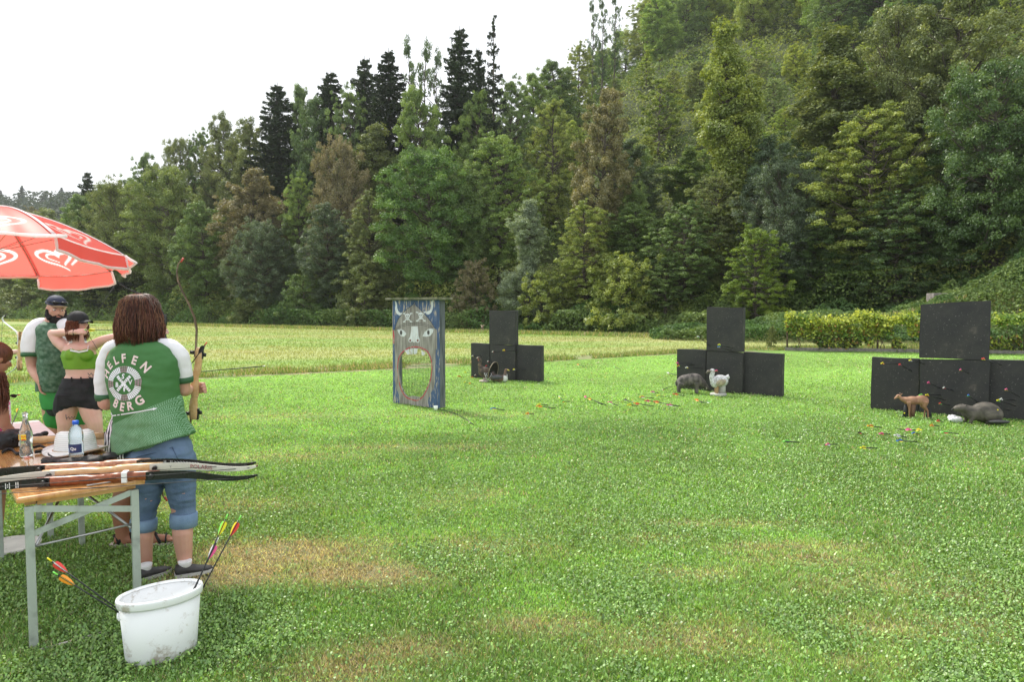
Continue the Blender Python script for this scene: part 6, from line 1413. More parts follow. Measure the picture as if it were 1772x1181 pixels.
for (pts, rd, cu) in (([(272, 593), (295, 600), (309, 616), (315, 638), (316, 654)], [.022, .046, .057, .058, .058], ((316, 652), (317, 662))), ([(211, 594), (196, 601), (184, 624), (181, 658), (182, 682)], [.022, .044, .053, .055, .056], ((182, 681), (183, 692)))):
    m = MB(); q = [hp(x, y, .01 + .022 * i) for i, (x, y) in enumerate(pts)]; p_, r_2 = spl(q, rd, 5); m.tube(p_, r_2, 20); me = remeshed(m, .007, 3); wrinkle(me, .006, (8, 8, 14), 2); slv = place('sleeve', me, WSL, wm)
    m = MB(); a_, b_ = hp(*cu[0], .096), hp(*cu[1], .10); m.tube([a_, a_ * .5 + b_ * .5, b_], [rd[-1] + .003, rd[-1] + .004, rd[-1] + .001], 24); place('cuff', m.mesh(), GPL, slv, True)
m = MB(); m.tube([hp(243 + 22 * math.cos(a * .5236), 590 + 3 * math.sin(a * .5236), .012 * math.sin(a * .52)) for a in range(13)], .006, 6); m.build('collar', GPL, shirt)
bvs = bvh_of(shirt)
PINKT = mat('pale_pink_print', (.72, .58, .56), .6, var=.04); WPR = mat('pale_white_print', (.74, .74, .78), .6, var=.04); VIO = mat('brown_violet_print', (.35, .24, .26), .6)
Z3 = lambda x, y: (160 + x / 3.282, 440 + y / 3.282)
def wrapshirt(me, cx, cy, ang=0.0, sx=1.0, sy=1.0):
    """mesh in units of crop pixels, wrapped on the back"""
    bm = bmesh.new(); bm.from_mesh(me); 
    for _ in range(4):
        es = [e for e in bm.edges if e.calc_length() > 11]
        if not es: break
        bmesh.ops.subdivide_edges(bm, edges=es, cuts=1); bmesh.ops.triangulate(bm, faces=bm.faces)
    bad = []
    for v in bm.verts:
        x, y = v.co.x * sx, v.co.y * sy; X = cx + x * math.cos(ang) + y * math.sin(ang); Y_ = cy + x * math.sin(ang) - y * math.cos(ang); q = onback(bvs, *Z3(X, Y_), HY, .0035)
        if q is None: bad.append(v)
        else: v.co = q
    bmesh.ops.delete(bm, geom=bad, context='VERTS'); bm.to_mesh(me); bm.free(); return me
def join_me(lst, name):
    bm = bmesh.new()
    for q in lst: bm.from_mesh(q)
    me = bpy.data.meshes.new(name); bm.to_mesh(me); bm.free(); return me
def letters(items, m_, bold=2.2): place('lettering', join_me([wrapshirt(text_mesh(ch, sz, bold=bold), x, y, R(an), .92, 1) for ch, x, y, an, sz in items], 'lettering'), m_, shirt)
letters([('H', 126, 668, -62, 62), ('E', 152, 624, -48, 58), ('L', 188, 598, -28, 58), ('F', 236, 588, -10, 60), ('E', 286, 588, 10, 60), ('N', 367, 632, 46, 60), ('F', 330, 0, 0, 1)][:5] + [('E', 284, 590, 8, 58), ('N', 366, 634, 44, 58)][1:] + [('E', 325, 604, 24, 58)], PINKT) if False else letters([('H', 124, 674, -70, 66), ('E', 145, 628, -50, 64), ('L', 190, 598, -26, 66), ('F', 240, 586, -6, 66), ('E', 304, 596, 18, 66), ('N', 366, 634, 44, 68)], PINKT)
letters([('B', 192, 836, 30, 66), ('E', 238, 853, 10, 64), ('R', 288, 846, -12, 66), ('G', 342, 816, -34, 70)], PINKT)
letters([('S', 244, 684, 0, 38), ('B', 207, 730, 0, 36), ('V', 286, 716, 0, 36)], WPR, 1.2)
def shape_me(polys):
    bm = bmesh.new()
    for p in polys: bm.faces.new([bm.verts.new((x, y, 0)) for x, y in p])
    me = bpy.data.meshes.new('m'); bm.to_mesh(me); bm.free(); return me
bars, bars2 = [], []
for i in range(52):
    a0, a1 = R(i * 360 / 52 + .9), R((i + 1) * 360 / 52 - .9); q = [(103 * math.cos(a0), 95 * math.sin(a0)), (103 * math.cos(a1), 95 * math.sin(a1)), (66 * math.cos(a1), 61 * math.sin(a1)), (66 * math.cos(a0), 61 * math.sin(a0))]
    (bars2 if (i + 2) % 13 < 4 else bars).append(q)
place('ring_emblem', wrapshirt(shape_me(bars), 247, 722, R(-4)), WPR, shirt)
q2 = []
for q in bars2:
    for f0, f1 in ((0, .2), (.3, .62), (.72, 1)): q2.append([tuple(np.array(q[0]) * (1 - f0) + np.array(q[3]) * f0), tuple(np.array(q[1]) * (1 - f0) + np.array(q[2]) * f0), tuple(np.array(q[1]) * (1 - f1) + np.array(q[2]) * f1), tuple(np.array(q[0]) * (1 - f1) + np.array(q[3]) * f1)])
place('ring_emblem', wrapshirt(shape_me(q2), 247, 722, R(-4)), VIO, shirt)
cr_ = []
for sg in (-1, 1):
    for k in range(9):
        t0, t1 = -56 + k * 12.6, -56 + k * 12.6 + 10.5; d_ = Vector((math.cos(.82) * sg, math.sin(.82))); nn = Vector((-d_.y, d_.x)) * 8; a_, b_ = d_ * t0, d_ * t1; cr_.append([tuple(a_ + nn), tuple(b_ + nn), tuple(b_ - nn), tuple(a_ - nn)])
place('crossed_arrows_emblem', wrapshirt(shape_me(cr_[:9]), 247, 722), WPR, shirt); place('crossed_arrows_emblem', wrapshirt(shape_me(cr_[9:]), 247, 722), WPR, shirt)
place('feather_emblem', wrapshirt(shape_me([[(0, 16), (6, 2), (3, -14), (-3, -14), (-6, 2)]]), 252, 752), WPR, shirt)
ap = [[(x0, -3), (x1, -3), (x1, 3), (x0, 3)] for x0, x1 in ((-130, -92), (-84, -66), (-58, 40), (40, 130))] + [[(-150 + 10 * k, 3), (-142 + 10 * k, 3), (-150 + 10 * k, 18), (-160 + 10 * k, 18)] for k in range(3)] + [[(-150 + 10 * k, -3), (-160 + 10 * k, -18), (-150 + 10 * k, -18), (-142 + 10 * k, -3)] for k in range(3)] + [[(130, -7), (152, 0), (130, 7)]]
place('arrow_emblem', wrapshirt(shape_me(ap), 285, 884, R(-10)), WPR, shirt)
# hair
HB_ = hairmat('brown_hair', (.17, .062, .038), (.035, .014, .010)); HG = hairmat('greying_hair', (.24, .18, .16), (.09, .05, .04)); HH = hairmat('light_brown_hair', (.24, .12, .06), (.12, .05, .025))
hc = hp(241, 549, .02)
def bob(az, t):
    back = .5 - .5 * math.cos(az)
    if t < .35: q = t / .35; rr_ = .012 + .09 * math.sin(q * 1.45); z = .140 * math.cos(q * 1.15) 
    else:
        q = (t - .35) / .65; rr_ = .101 + .036 * math.sin(min(1, q * 1.1) * 1.7) - .022 * q * q; z = .057 - q * (.218 + .02 * math.sin(az * 3 + 1))
    return rr_ * (1.0 + .04 * math.cos(az * 2)), z
m = MB(); m.loft([rg.ring(hc + Vector((0, 0, z)), w_, d_) for z, w_, d_ in ((.130, .02, .02), (.120, .05, .05), (.085, .088, .09), (.04, .105, .104), (-.03, .122, .11), (-.085, .120, .10), (-.118, .095, .08))]); me = remeshed(m, .008, 2); wrinkle(me, .006, (30, 30, 5), 4); hr = place('hair', me, HB_, wm)
mb = strands(hc, rg.F, rg.U, .1, bob, 1250, .0022, .45, 5.83, 3, .008); mb.build('hair_strand', HB_, hr); mb = strands(hc, rg.F, rg.U, .1, lambda a, t: (bob(a, t)[0] + .012 * t, bob(a, t)[1] - .01 * t), 70, .0045, .5, 5.78, 13, .008); mb.build('hair_lock', HB_, hr); mb = strands(hc, rg.F, rg.U, .1, bob, 420, .0022, .5, 5.78, 17, .010); mb.build('hair_strand', hairmat('dark_brown_hair', (.05, .02, .014), (.02, .009, .007)), hr); mb = strands(hc, rg.F, rg.U, .1, bob, 210, .002, .5, 5.78, 8, .016); mb.build('hair_strand', HH, hr); mb = strands(hc + Vector((.02, 0, .002)), rg.F, rg.U, .1, lambda a, t: bob(a, t * .45), 14, .0022, .8, 2.6, 9); mb.build('grey_strand', HG, hr)
# shoes and socks
SHOE = mat('dark_grey_shoe', (.05, .045, .045), .55, col2=(.02, .02, .02), scale=20); SOLE = mat('pale_sole', (.45, .44, .42), .7); SOCK = mat('white_sock', (.75, .74, .75), .9, bump=.3, bscale=150)
def shoe(fr, to, ztop, m_=SHOE, w_=.045, parent=wm, nm='shoe'):
    fr, to = Vector(fr), Vector(to); d = (to - fr).normalized(); W_ = Vector((d.y, -d.x, 0)); L_ = (to - fr).length; rings = []
    for t, ww, h0, hh in ((-.03, .5, .03, .05), (0, .75, .012, ztop), (.15, .88, .012, ztop * .98), (.4, .92, .012, ztop * .86), (.65, 1.0, .012, ztop * .62), (.85, .95, .014, ztop * .52), (1, .5, .018, ztop * .38)):
        c = fr + d * L_ * t; rings.append([Vector((c.x, c.y, 0)) + W_ * (w_ * ww * math.cos(a * .5236)) + Vector((0, 0, (h0 + hh) / 2 + (hh - h0) / 2 * math.sin(a * .5236))) for a in range(12)])
    mb = MB(); mb.loft(rings); o = mb.build(nm, m_, parent); mb = MB(); rings = [[Vector((fr.x, fr.y, 0)) + d * L_ * t + W_ * (w_ * 1.05 * ww * sx) + Vector((0, 0, z)) for sx, z in ((-1, .002), (1, .002), (1, .022), (-1, .022))] for t, ww in ((-.04, .6), (.1, .9), (.5, .9), (.75, 1.05), (.93, .85), (1.02, .4))]; mb.loft(rings, sm=False); mb.build('sole', SOLE, o); return o
for (ax_, ay_, dr) in ((253, 1003, (.55, .9)), (322, 997, (.85, .55))):
    a_ = G(ax_, ay_); d = Vector((*dr, 0)).normalized(); shoe(a_ - d * .055, a_ + d * .15, .078); m = MB(); m.tube([a_ + Vector((0, 0, .045)), a_ + Vector((-.004, 0, .08)), P(ax_ - 2, ay_ - 26, a_.y)], [.030, .037, .040], 18); m.build('sock', SOCK, wm)
# her bow and arrows
bo = bow('recurve bow with pale wooden riser held upright by the woman in the club shirt', P(339, 664, HY + .33), P(354, 470, HY + .30) - P(336, 722, HY + .36), (-1, -.25, 0), ln=1.60, rmat=PALEW, limb_f=mat('brown_limb', (.20, .13, .08), .3, col2=(.07, .045, .03), scale=20), string=False, tipc=mat('red_tip', (.5, .08, .06), .4), rw=.04, rl=.24, fit=True)
arrow_big('dark arrow held level behind the woman with the club shirt', P(459, 634, 4.35), P(330, 645, 4.75), 'black', 'black')
arrow_big('arrow with pink and black fletching above the wooden riser', P(330, 632, 4.45), P(357, 594, 4.38), 'pink', 'red', 'black')

# ---------------------------------------------------------------- bearded man
MY = 7.1; mp2 = lambda x, y, dy=0.0: P(x, y, MY + dy); rm = Rig(R(-50)); mn = empty('person', (P(98, 800, MY).x, MY, 0), 0, 'bearded man in flat cap, green and white club shirt and green shorts', 'person')
m = MB(); hc = mp2(97, 536); Fh = Vector((.74, -.64, -.16)); Q, M_ = head(m, hc, Fh, (0.1, 0, 1), 1.08, 1.12)
limb(m, [mp2(93, 548), mp2(91, 566)], [.07, .08]); m.loft([rm.ring(mp2(94, 566), .13, .09), rm.ring(mp2(97, 590), .16, .12), rm.ring(mp2(98, 640), .16, .15), rm.ring(mp2(103, 680), .17, .15), rm.ring(mp2(106, 700), .16, .13)])
limb(m, [mp2(62, 580), mp2(56, 612), mp2(58, 640, -.02)], [.085, .068, .055]); limb(m, [mp2(58, 640, -.04), mp2(64, 652, -.12), mp2(69, 661, -.16)], [.056, .045, .034]); hand(m, mp2(69, 661, -.16), Vector((.25, -.1, -1)), Vector((.9, .1, 0)), -1, 1.05, .45)
limb(m, [mp2(122, 585), mp2(136, 615), mp2(142, 640)], [.08, .062, .05]); limb(m, [mp2(142, 640), mp2(128, 660, -.12)], [.05, .035])
limb(m, [mp2(92, 700), mp2(93, 745), mp2(92, 785), mp2(93, 825)], [.11, .085, .068, .045]); limb(m, [mp2(128, 700), mp2(140, 745), mp2(141, 785), mp2(141, 825)], [.11, .085, .068, .045])
place('body', remeshed(m, .008, 2), SKIN, mn); eyes(Q, M_, 1.08, mn)
GRH = mat('heather_green', (.13, .22, .15), .7, col2=(.03, .09, .045), scale=26, detail=7, lo=.38, hi=.66)
m = MB(); m.loft([rm.ring(mp2(93, 556), .075, .07), rm.ring(mp2(94, 561), .14, .10), rm.ring(mp2(96, 570), .18, .12), rm.ring(mp2(98, 590), .185, .15), rm.ring(mp2(99, 620), .18, .18), rm.ring(mp2(100, 650), .185, .19), rm.ring(mp2(101, 676), .20, .18)]); me = remeshed(m, .01, 3); wrinkle(me, .012, (5, 5, 9), 9); ms = place('shirt', me, GRH, mn)
for pts in ([(82, 562), (70, 566), (62, 580), (58, 600), (57, 612)], [(104, 562), (116, 567), (124, 582), (131, 605)]):
    m = MB(); p_, r_2 = spl([mp2(x, y, -.01 * i) for i, (x, y) in enumerate(pts)], [.06, .10, .115, .112, .105][:len(pts)], 5); m.tube(p_, r_2, 20); me = remeshed(m, .009, 3); wrinkle(me, .008, (7, 7, 7), 5); sv = place('sleeve', me, WSL, mn); m = MB(); m.tube([p_[-1], p_[-1] + (p_[-1] - p_[-3]).normalized() * .035], [.108, .104], 20); place('cuff', m.mesh(), GPL, sv, True)
SHG = mat('bright_green_shorts', (.04, .30, .06), .7, col2=(.025, .2, .04), scale=5); m = MB(); m.loft([rm.ring(mp2(104, 668), .18, .165), rm.ring(mp2(108, 690), .20, .17), rm.ring(mp2(112, 706), .20, .16)]); limb(m, [mp2(99, 700), mp2(98, 720), mp2(98, 726)], [.12, .12, .12]); limb(m, [mp2(124, 700), mp2(134, 718), mp2(135, 724)], [.125, .125, .12]); me = remeshed(m, .01, 3); wrinkle(me, .01, (7, 7, 7), 2); sh = place('shorts', me, SHG, mn)
m = MB(); m.ell(mp2(93, 706, -.09), (.075, .06, .10)); m.build('dark_panel', mat('charcoal_panel', (.03, .035, .04), .8), sh)
BEA = mat('black_beard', (.012, .010, .010), .8, bump=.8, bscale=90); m = MB(); m.ell(Q(0, .045, -.098), (.066, .052, .075), M_); m.ell(Q(0, .02, -.06), (.077, .055, .05), M_); m.ell(Q(0, .05, -.15), (.045, .035, .05), M_)
for x in (-1, 1): m.tube([Q(x * .076, .0, .0), Q(x * .075, .02, -.05), Q(x * .055, .055, -.085)], [.012, .024, .03], 8)
m.tube([Q(-.04, .080, -.055), Q(0, .098, -.040), Q(.04, .080, -.055)], [.007, .009, .007], 6); me = remeshed(m, .006, 2); wrinkle(me, .006, (60, 60, 30), 1); place('beard', me, BEA, mn)
m = MB(); m.tube([Q(-.018, .094, -.0555), Q(0, .098, -.0565), Q(.018, .094, -.0555)], [.003, .005, .003], 6); m.build('lips', mat('lip', (.45, .17, .15), .5), mn)
CAPN = mat('navy_cap', (.02, .026, .055), .7); m = MB(); m.ell(Q(0, -.012, .066), (.088, .108, .078), M_); me = m.mesh('cap'); bm = bmesh.new(); bm.from_mesh(me); bmesh.ops.bisect_plane(bm, geom=list(bm.verts) + list(bm.edges) + list(bm.faces), plane_co=Q(0, 0, .05), plane_no=M_ @ Vector((0, .1, 1)), clear_inner=True); bm.to_mesh(me); bm.free(); cpo = place('cap', me, CAPN, mn, True)
m = MB(); m.tube([Q(.085 * math.cos(a * .5236), -.012 + .105 * math.sin(a * .5236), .055) for a in range(13)], .009, 6, flat=.8); m.build('cap_band', CAPN, cpo)
def brim(Q, y0, y1, w_, z0, z1, m_, par_, m2=None, th=.004):
    mb = MB(); top, n_ = [], 9
    for k, dz in ((0, 0), (1, th)): top.append([[Q(w_ * (-1 + 2 * i / (n_ - 1)) * (1 - .25 * j), y0 + (y1 - y0) * j * math.sqrt(max(0, 1 - .8 * (-1 + 2 * i / (n_ - 1)) ** 2)), z0 + (z1 - z0) * j - (.012 + .012 * (th > .005)) * (-1 + 2 * i / (n_ - 1)) ** 2 - dz) for i in range(n_)] for j in (0, .33, .66, 1)])
    for k in (0, 1):
        v = [[mb.b.verts.new(p) for p in r] for r in top[k]]; mb._st([mb.b.faces.new((v[j][i], v[j][i + 1], v[j + 1][i + 1], v[j + 1][i])) for j in range(3) for i in range(n_ - 1)], True)
    mb.tube([a_ * .5 + b_ * .5 for a_, b_ in zip(top[0][3], top[1][3])], .003, 5); mb.build('brim', m_, par_)
brim(Q, .075, .140, .072, .056, .052, mat('tan_brim', (.25, .17, .09), .8), cpo)
m = MB(); [m.ell(Q(x * .035, .090, .078), (.032, .012, .017), M_) for x in (-1, 1)]; m.tube([Q(-.07, .07, .08), Q(0, .1, .082), Q(.07, .07, .08)], .005, 6); m.tube([Q(.07, .07, .08), Q(.09, -.02, .072)], .004, 6); m.tube([Q(-.07, .07, .08), Q(-.09, -.02, .072)], .004, 6); m.build('sunglasses', BLACKG, cpo)
for (ax_, d_) in ((93, (.6, -.8)), (142, (.75, -.65))):
    a_ = Vector((P(ax_, 800, MY).x, MY, 0)); d = Vector((*d_, 0)).normalized(); shoe(a_ - d * .06, a_ + d * .22, .11, mat('grey_trainer', (.2, .2, .2), .7), .05, mn)

# ---------------------------------------------------------------- archer at full draw
AY = 6.8; ap_ = lambda x, y, dy=0.0: P(x, y, AY + dy); ra = Rig(R(-95)); ar = empty('person', (P(138, 800, AY).x, AY, 0), 0, 'woman in black cap and lime crop top drawing a bow', 'person')
m = MB(); hc = ap_(136, 560, .0); Q, M_ = head(m, hc, Vector((.93, -.32, -.04)), (0, 0, 1), .98)
limb(m, [ap_(133, 571), ap_(137, 600)], [.05, .052]); m.loft([ra.ring(ap_(136, 594), .07, .06), ra.ring(ap_(136, 600), .155, .08), ra.ring(ap_(137, 612), .165, .10), ra.ring(ap_(139, 630), .145, .10), ra.ring(ap_(141, 648), .142, .098), ra.ring(ap_(138, 662), .17, .11), ra.ring(ap_(136, 680), .185, .12), ra.ring(ap_(136, 700), .17, .11)])
limb(m, [ap_(113, 601), ap_(100, 590, .03), ap_(91, 578, .05)], [.06, .056, .046]); limb(m, [ap_(91, 578, .05), ap_(112, 576, -.03), ap_(132, 575, -.12)], [.044, .037, .025]); hand(m, ap_(131, 575, -.12), Vector((1, -.05, .12)), Vector((0, .6, -.4)), 1, .85, 1.0)
limb(m, [ap_(158, 600), ap_(176, 590, -.02), ap_(200, 583, -.02)], [.055, .046, .037]); limb(m, [ap_(200, 583, -.02), ap_(235, 578, -.02), ap_(268, 575, -.03)], [.038, .034, .026]); hand(m, ap_(268, 575, -.03), Vector((1, 0, .1)), Vector((0, 1, 0)), -1, .95, .9)
limb(m, [ap_(120, 695), ap_(114, 722, -.03), ap_(112, 740, -.05), ap_(110, 775, .0), ap_(112, 808, .02)], [.105, .088, .064, .055, .04]); limb(m, [ap_(152, 695), ap_(160, 722, -.02), ap_(165, 738, -.03), ap_(169, 775, .02), ap_(170, 808, .03)], [.105, .09, .066, .058, .04])
place('body', remeshed(m, .0075, 2), SKINP, ar); eyes(Q, M_, .98, ar)
LIME = mat('lime_top', (.18, .38, .03), .7, col2=(.13, .29, .02), scale=6); m = MB(); m.loft([ra.ring(ap_(137, 606), .150, .108), ra.ring(ap_(137, 616), .168, .122), ra.ring(ap_(139, 628), .158, .118), ra.ring(ap_(140, 638.5), .150, .110)]); [m.ell(ap_(137 + s_ * 13, 615, -.085), (.068, .055, .06)) for s_ in (-1, 1)]; me = remeshed(m, .0075, 2); wrinkle(me, .004, (9, 9, 9), 3); tp_ = place('crop_top', me, LIME, ar)
m = MB(); m.tube([ap_(118, 608, -.085), ap_(117.5, 622, -.09), ap_(122, 637, -.095)], [.03, .034, .02], 10, flat=.55); [m.tube([ap_(x0, 607, -.1), ap_(x1, 596, -.03), ap_(x1, 592, .04)], .009, 6, flat=.4) for x0, x1 in ((124, 120), (152, 153))]; m.tube([ap_(122, 607, -.125), ap_(137, 610, -.148), ap_(152, 607, -.125)], .008, 6); m.build('white_panel', WSL, tp_)
DK = mat('black_denim', (.022, .023, .028), .8, col2=(.010, .010, .013), scale=9, bump=.3, bscale=120); m = MB(); m.loft([ra.ring(ap_(140, 655), .162, .108), ra.ring(ap_(138, 668), .195, .13), ra.ring(ap_(137, 690), .20, .135), ra.ring(ap_(138, 702), .18, .12)]); limb(m, [ap_(118, 690), ap_(115, 704), ap_(114, 710)], [.118, .115, .108]); limb(m, [ap_(153, 690), ap_(157, 700), ap_(158, 705)], [.115, .112, .105]); me = remeshed(m, .009, 2); wrinkle(me, .006, (9, 9, 14), 6); sh = place('shorts', me, DK, ar)
m = MB(); m.loft([ra.ring(ap_(140, 653.5), .168, .113), ra.ring(ap_(140, 660), .182, .122)], cap=False); m.build('waistband', DK, sh); m = MB(); [m.box(ap_(x, 657, -.118), (.012, .008, .045), None) for x in (124, 140, 156)]; m.ell(ap_(140, 657, -.124), (.01, .005, .01), seg=8, rin=6); m.build('belt_loop', DK, sh)
m = MB(); m.box(ap_(112, 694, -.13), (.13, .03, .12), frame((1, .25, 0)), .008); m.build('cargo_pocket', DK, sh)
HR = hairmat('auburn_hair', (.20, .065, .03), (.08, .022, .012)); m = MB(); m.ell(Q(0, -.035, .01), (.082, .085, .085), M_); me = remeshed(m, .01, 1); hr = place('hair', me, HR, ar)
def lng(az, t): return .08 + .02 * math.sin(t * 3), .03 - t * .20
m = strands(hc + Vector((-.012, 0, 0)), Vector((1, 0, 0)), (0, 0, 1), .1, lng, 420, .0028, .9, 5.4, 4, .008); m.build('hair_strand', HR, hr)
CB = mat('black_cap', (.014, .014, .016), .75); m = MB(); m.ell(Q(0, -.012, .045), (.086, .106, .082), M_); me = m.mesh('cap'); bm = bmesh.new(); bm.from_mesh(me); bmesh.ops.bisect_plane(bm, geom=list(bm.verts) + list(bm.edges) + list(bm.faces), plane_co=Q(0, 0, .022), plane_no=M_ @ Vector((0, -.12, 1)), clear_inner=True); bm.to_mesh(me); bm.free(); cpo = place('cap', me, CB, ar, True); m = MB(); m.tube([Q(.085 * math.cos(a * .5236), -.012 + .105 * math.sin(a * .5236), .026 + .012 * math.sin(a * .5236)) for a in range(13)], .007, 6); m.build('cap_band', CB, cpo); brim(Q, .078, .178, .07, .040, .036, CB, cpo, th=.009); m = MB(); m.ell(Q(0, -.012, .128), (.008, .008, .005), M_, 8, 6); [m.tube([Q(.087 * math.sin(b) * math.cos(a), -.012 + .107 * math.sin(b) * math.sin(a), .045 + .083 * math.cos(b)) for b in np.linspace(.05, 1.6, 8)], .0018, 4) for a in np.linspace(.3, 5.8, 6)]; m.build('cap_seam', CB, cpo)
INK = mat('tattoo_ink', (.06, .06, .09), .6)
def inked(poly_px, dy):
    mb = MB()
    for pts in poly_px: mb.tube([ap_(x, y, dy) for x, y in pts], .0035, 5)
    mb.build('tattoo', INK, ar)
inked([[(152, 646), (155, 650), (158, 646), (161, 651), (164, 648)], [(153, 652), (157, 655), (161, 653), (166, 656)]], -.105)
inked([[(114, 718), (114.5, 723), (116, 727)], [(116, 724), (119, 722), (121, 726), (124, 722), (127, 725), (129, 721)]], -.128)
m = MB(); m.tube([ap_(127.5 + .6 * math.cos(a), 575.3 + 5.6 * math.sin(a), -.105 + .03 * math.cos(a)) for a in np.linspace(0, 6.28, 13)], .005, 6); m.build('wrist_band', BLK, ar)
for ax_ in (112, 170):
    a_ = Vector((P(ax_, 800, AY).x, AY, 0)); d = Vector((.6, -.8, 0)).normalized(); shoe(a_ - d * .06, a_ + d * .19, .10, SHOE, .045, ar)
    m = MB(); m.tube([a_ + Vector((0, 0, .07)), a_ + Vector((0, 0, .16))], [.045, .05], 14); m.build('sock', mat('taupe_sock', (.16, .12, .11), .9), ar)
# her bow at full draw: tips and nocking point
bp_ = P(283, 575, AY - .03); AXa = Vector((0, 0, 1)); o = empty('recurve_bow', bp_, 0, 'drawn bow of the woman in the lime top, mostly hidden behind the club shirt woman', 'bow')
upt, lot = P(203, 487, AY - .03), P(207, 668, AY - .03); hk = ap_(148, 571, -.13)
m = MB(); p_, _ = spl([P(284, 615, AY - .03), P(287, 595, AY - .03), bp_, P(286, 556, AY - .03), P(284, 545, AY - .03)], [1] * 5, 4); m.tube(p_, .02, 8, flat=1.2); m.build('riser', mat('black_riser', (.03, .03, .03), .4), o)
for pts in ([(284, 547), (272, 528), (248, 512), (222, 501), (208, 492), (203, 486)], [(285, 612), (270, 632), (246, 648), (224, 657), (211, 664), (207, 670)]):
    m = MB(); p_, _ = spl([P(x, y, AY - .03) for x, y in pts], [1] * 6, 4); m.tube(p_, [.012 * (1 - .5 * i / len(p_)) for i in range(len(p_))], 6, flat=.5); m.build('limb', LIMB_BLACK, o)
m = MB(); m.tube([upt, hk], .0022, 4); m.tube([hk, lot], .0022, 4); m.build('string', STRING, o)
arrow_big('green fletched arrow nocked at the chin of the woman in the lime top', P(292, 573, AY - .06), hk + Vector((-.005, 0, 0)), 'green', 'green', 'yellow')

# ---------------------------------------------------------------- person in zebra skirt, nearly hidden behind the woman with the bow
ZY = 4.62; zp = lambda x, y, dy=0.0: P(x, y, ZY + dy); rz_ = Rig(R(60)); zb = empty('person', (P(235, 960, ZY).x, ZY, 0), 0, 'person in zebra skirt and sandals hidden behind the woman with the club shirt', 'person')
m = MB(); head(m, zp(240, 566), rz_.F, rz_.U, .9); limb(m, [zp(240, 585), zp(240, 605)], [.045, .05]); m.loft([rz_.ring(zp(240, 612), .14, .08), rz_.ring(zp(240, 650), .14, .10), rz_.ring(zp(238, 720), .14, .11), rz_.ring(zp(236, 780), .13, .1)])
limb(m, [zp(205, 618), zp(206, 660), zp(215, 700, .05)], [.045, .04, .035]); limb(m, [zp(272, 618), zp(274, 660), zp(268, 700, .05)], [.045, .04, .035]); hand(m, zp(216, 702, .06), Vector((.3, .4, -1)), Vector((1, 0, 0)), 1, .9, .4); hand(m, zp(267, 702, .06), Vector((-.2, .4, -1)), Vector((-1, 0, 0)), -1, .9, .4)
limb(m, [zp(222, 790), zp(216, 845), zp(210, 880, -.02), zp(212, 920, .0), zp(216, 948)], [.085, .068, .062, .045, .034]); limb(m, [zp(256, 790), zp(258, 845), zp(256, 880), zp(256, 915), zp(256, 942)], [.085, .068, .058, .045, .034])
feet = []
for (x, y, d_) in ((214, 961, (.96, .15)), (257, 955, (.96, .2))):
    a_ = Vector((zp(x, y).x, ZY, .045)); d = Vector((*d_, 0)).normalized(); W_ = Vector((d.y, -d.x, 0)); m.tube([a_ - d * .05, a_, a_ + d * .08, a_ + d * .14], [.03, .036, .032, .022], 12); feet.append((a_, d, W_))
    for k in range(5): q = a_ + d * (.135 - .008 * abs(k - 1)) + W_ * (.026 - .013 * k) - Vector((0, 0, .006)); m.tube([q, q + d * (.042 - .005 * k), q + d * (.05 - .006 * k) - Vector((0, 0, .004))], [.0105, .010, .007], 8)
    m.tube([a_ + Vector((0, 0, .0)), Vector((a_.x, a_.y, .1))], [.034, .034], 10)
place('body', remeshed(m, .0058, 2), SKINT, zb)
hm = MB(); hm.ell(zp(240, 562, -.01), (.085, .09, .095)); hm.build('hair', HB_, zb)
m = MB(); m.loft([rz_.ring(zp(240, 604), .13, .07), rz_.ring(zp(240, 620), .155, .095), rz_.ring(zp(239, 680), .15, .11), rz_.ring(zp(238, 726), .15, .115)]); place('top', m.mesh(), mat('grey_top', (.3, .3, .32), .8), zb, True)
def zebra():
    m_, n, b = nodes('zebra_cloth'); N = n.nodes.new; K = n.links.new; t = N('ShaderNodeTexCoord'); w_ = N('ShaderNodeTexWave'); w_.inputs['Scale'].default_value = 9; w_.inputs['Distortion'].default_value = 9; w_.inputs['Detail'].default_value = 1.5; w_.inputs['Detail Scale'].default_value = 1.2; K(t.outputs['Object'], w_.inputs['Vector'])
    r = N('ShaderNodeValToRGB'); r.color_ramp.interpolation = 'CONSTANT'; e = r.color_ramp.elements; e[0].color = (.02, .02, .03, 1); e[1].position = .5; e[1].color = (.78, .76, .8, 1); K(w_.outputs['Fac'], r.inputs['Fac']); K(r.outputs['Color'], b.inputs['Base Color']); b.inputs['Roughness'].default_value = .8; return m_
m = MB(); m.loft([rz_.ring(zp(232, 724), .155, .12), rz_.ring(zp(230, 750), .19, .15), rz_.ring(zp(230, 776), .20, .15), rz_.ring(zp(232, 800), .185, .14), rz_.ring(zp(233, 806), .18, .13)]); me = m.mesh('s'); place('skirt', me, zebra(), zb, True)
SNB = mat('black_strap', (.015, .015, .015), .6); SNS = mat('pale_cork_sole', (.62, .56, .50), .8)
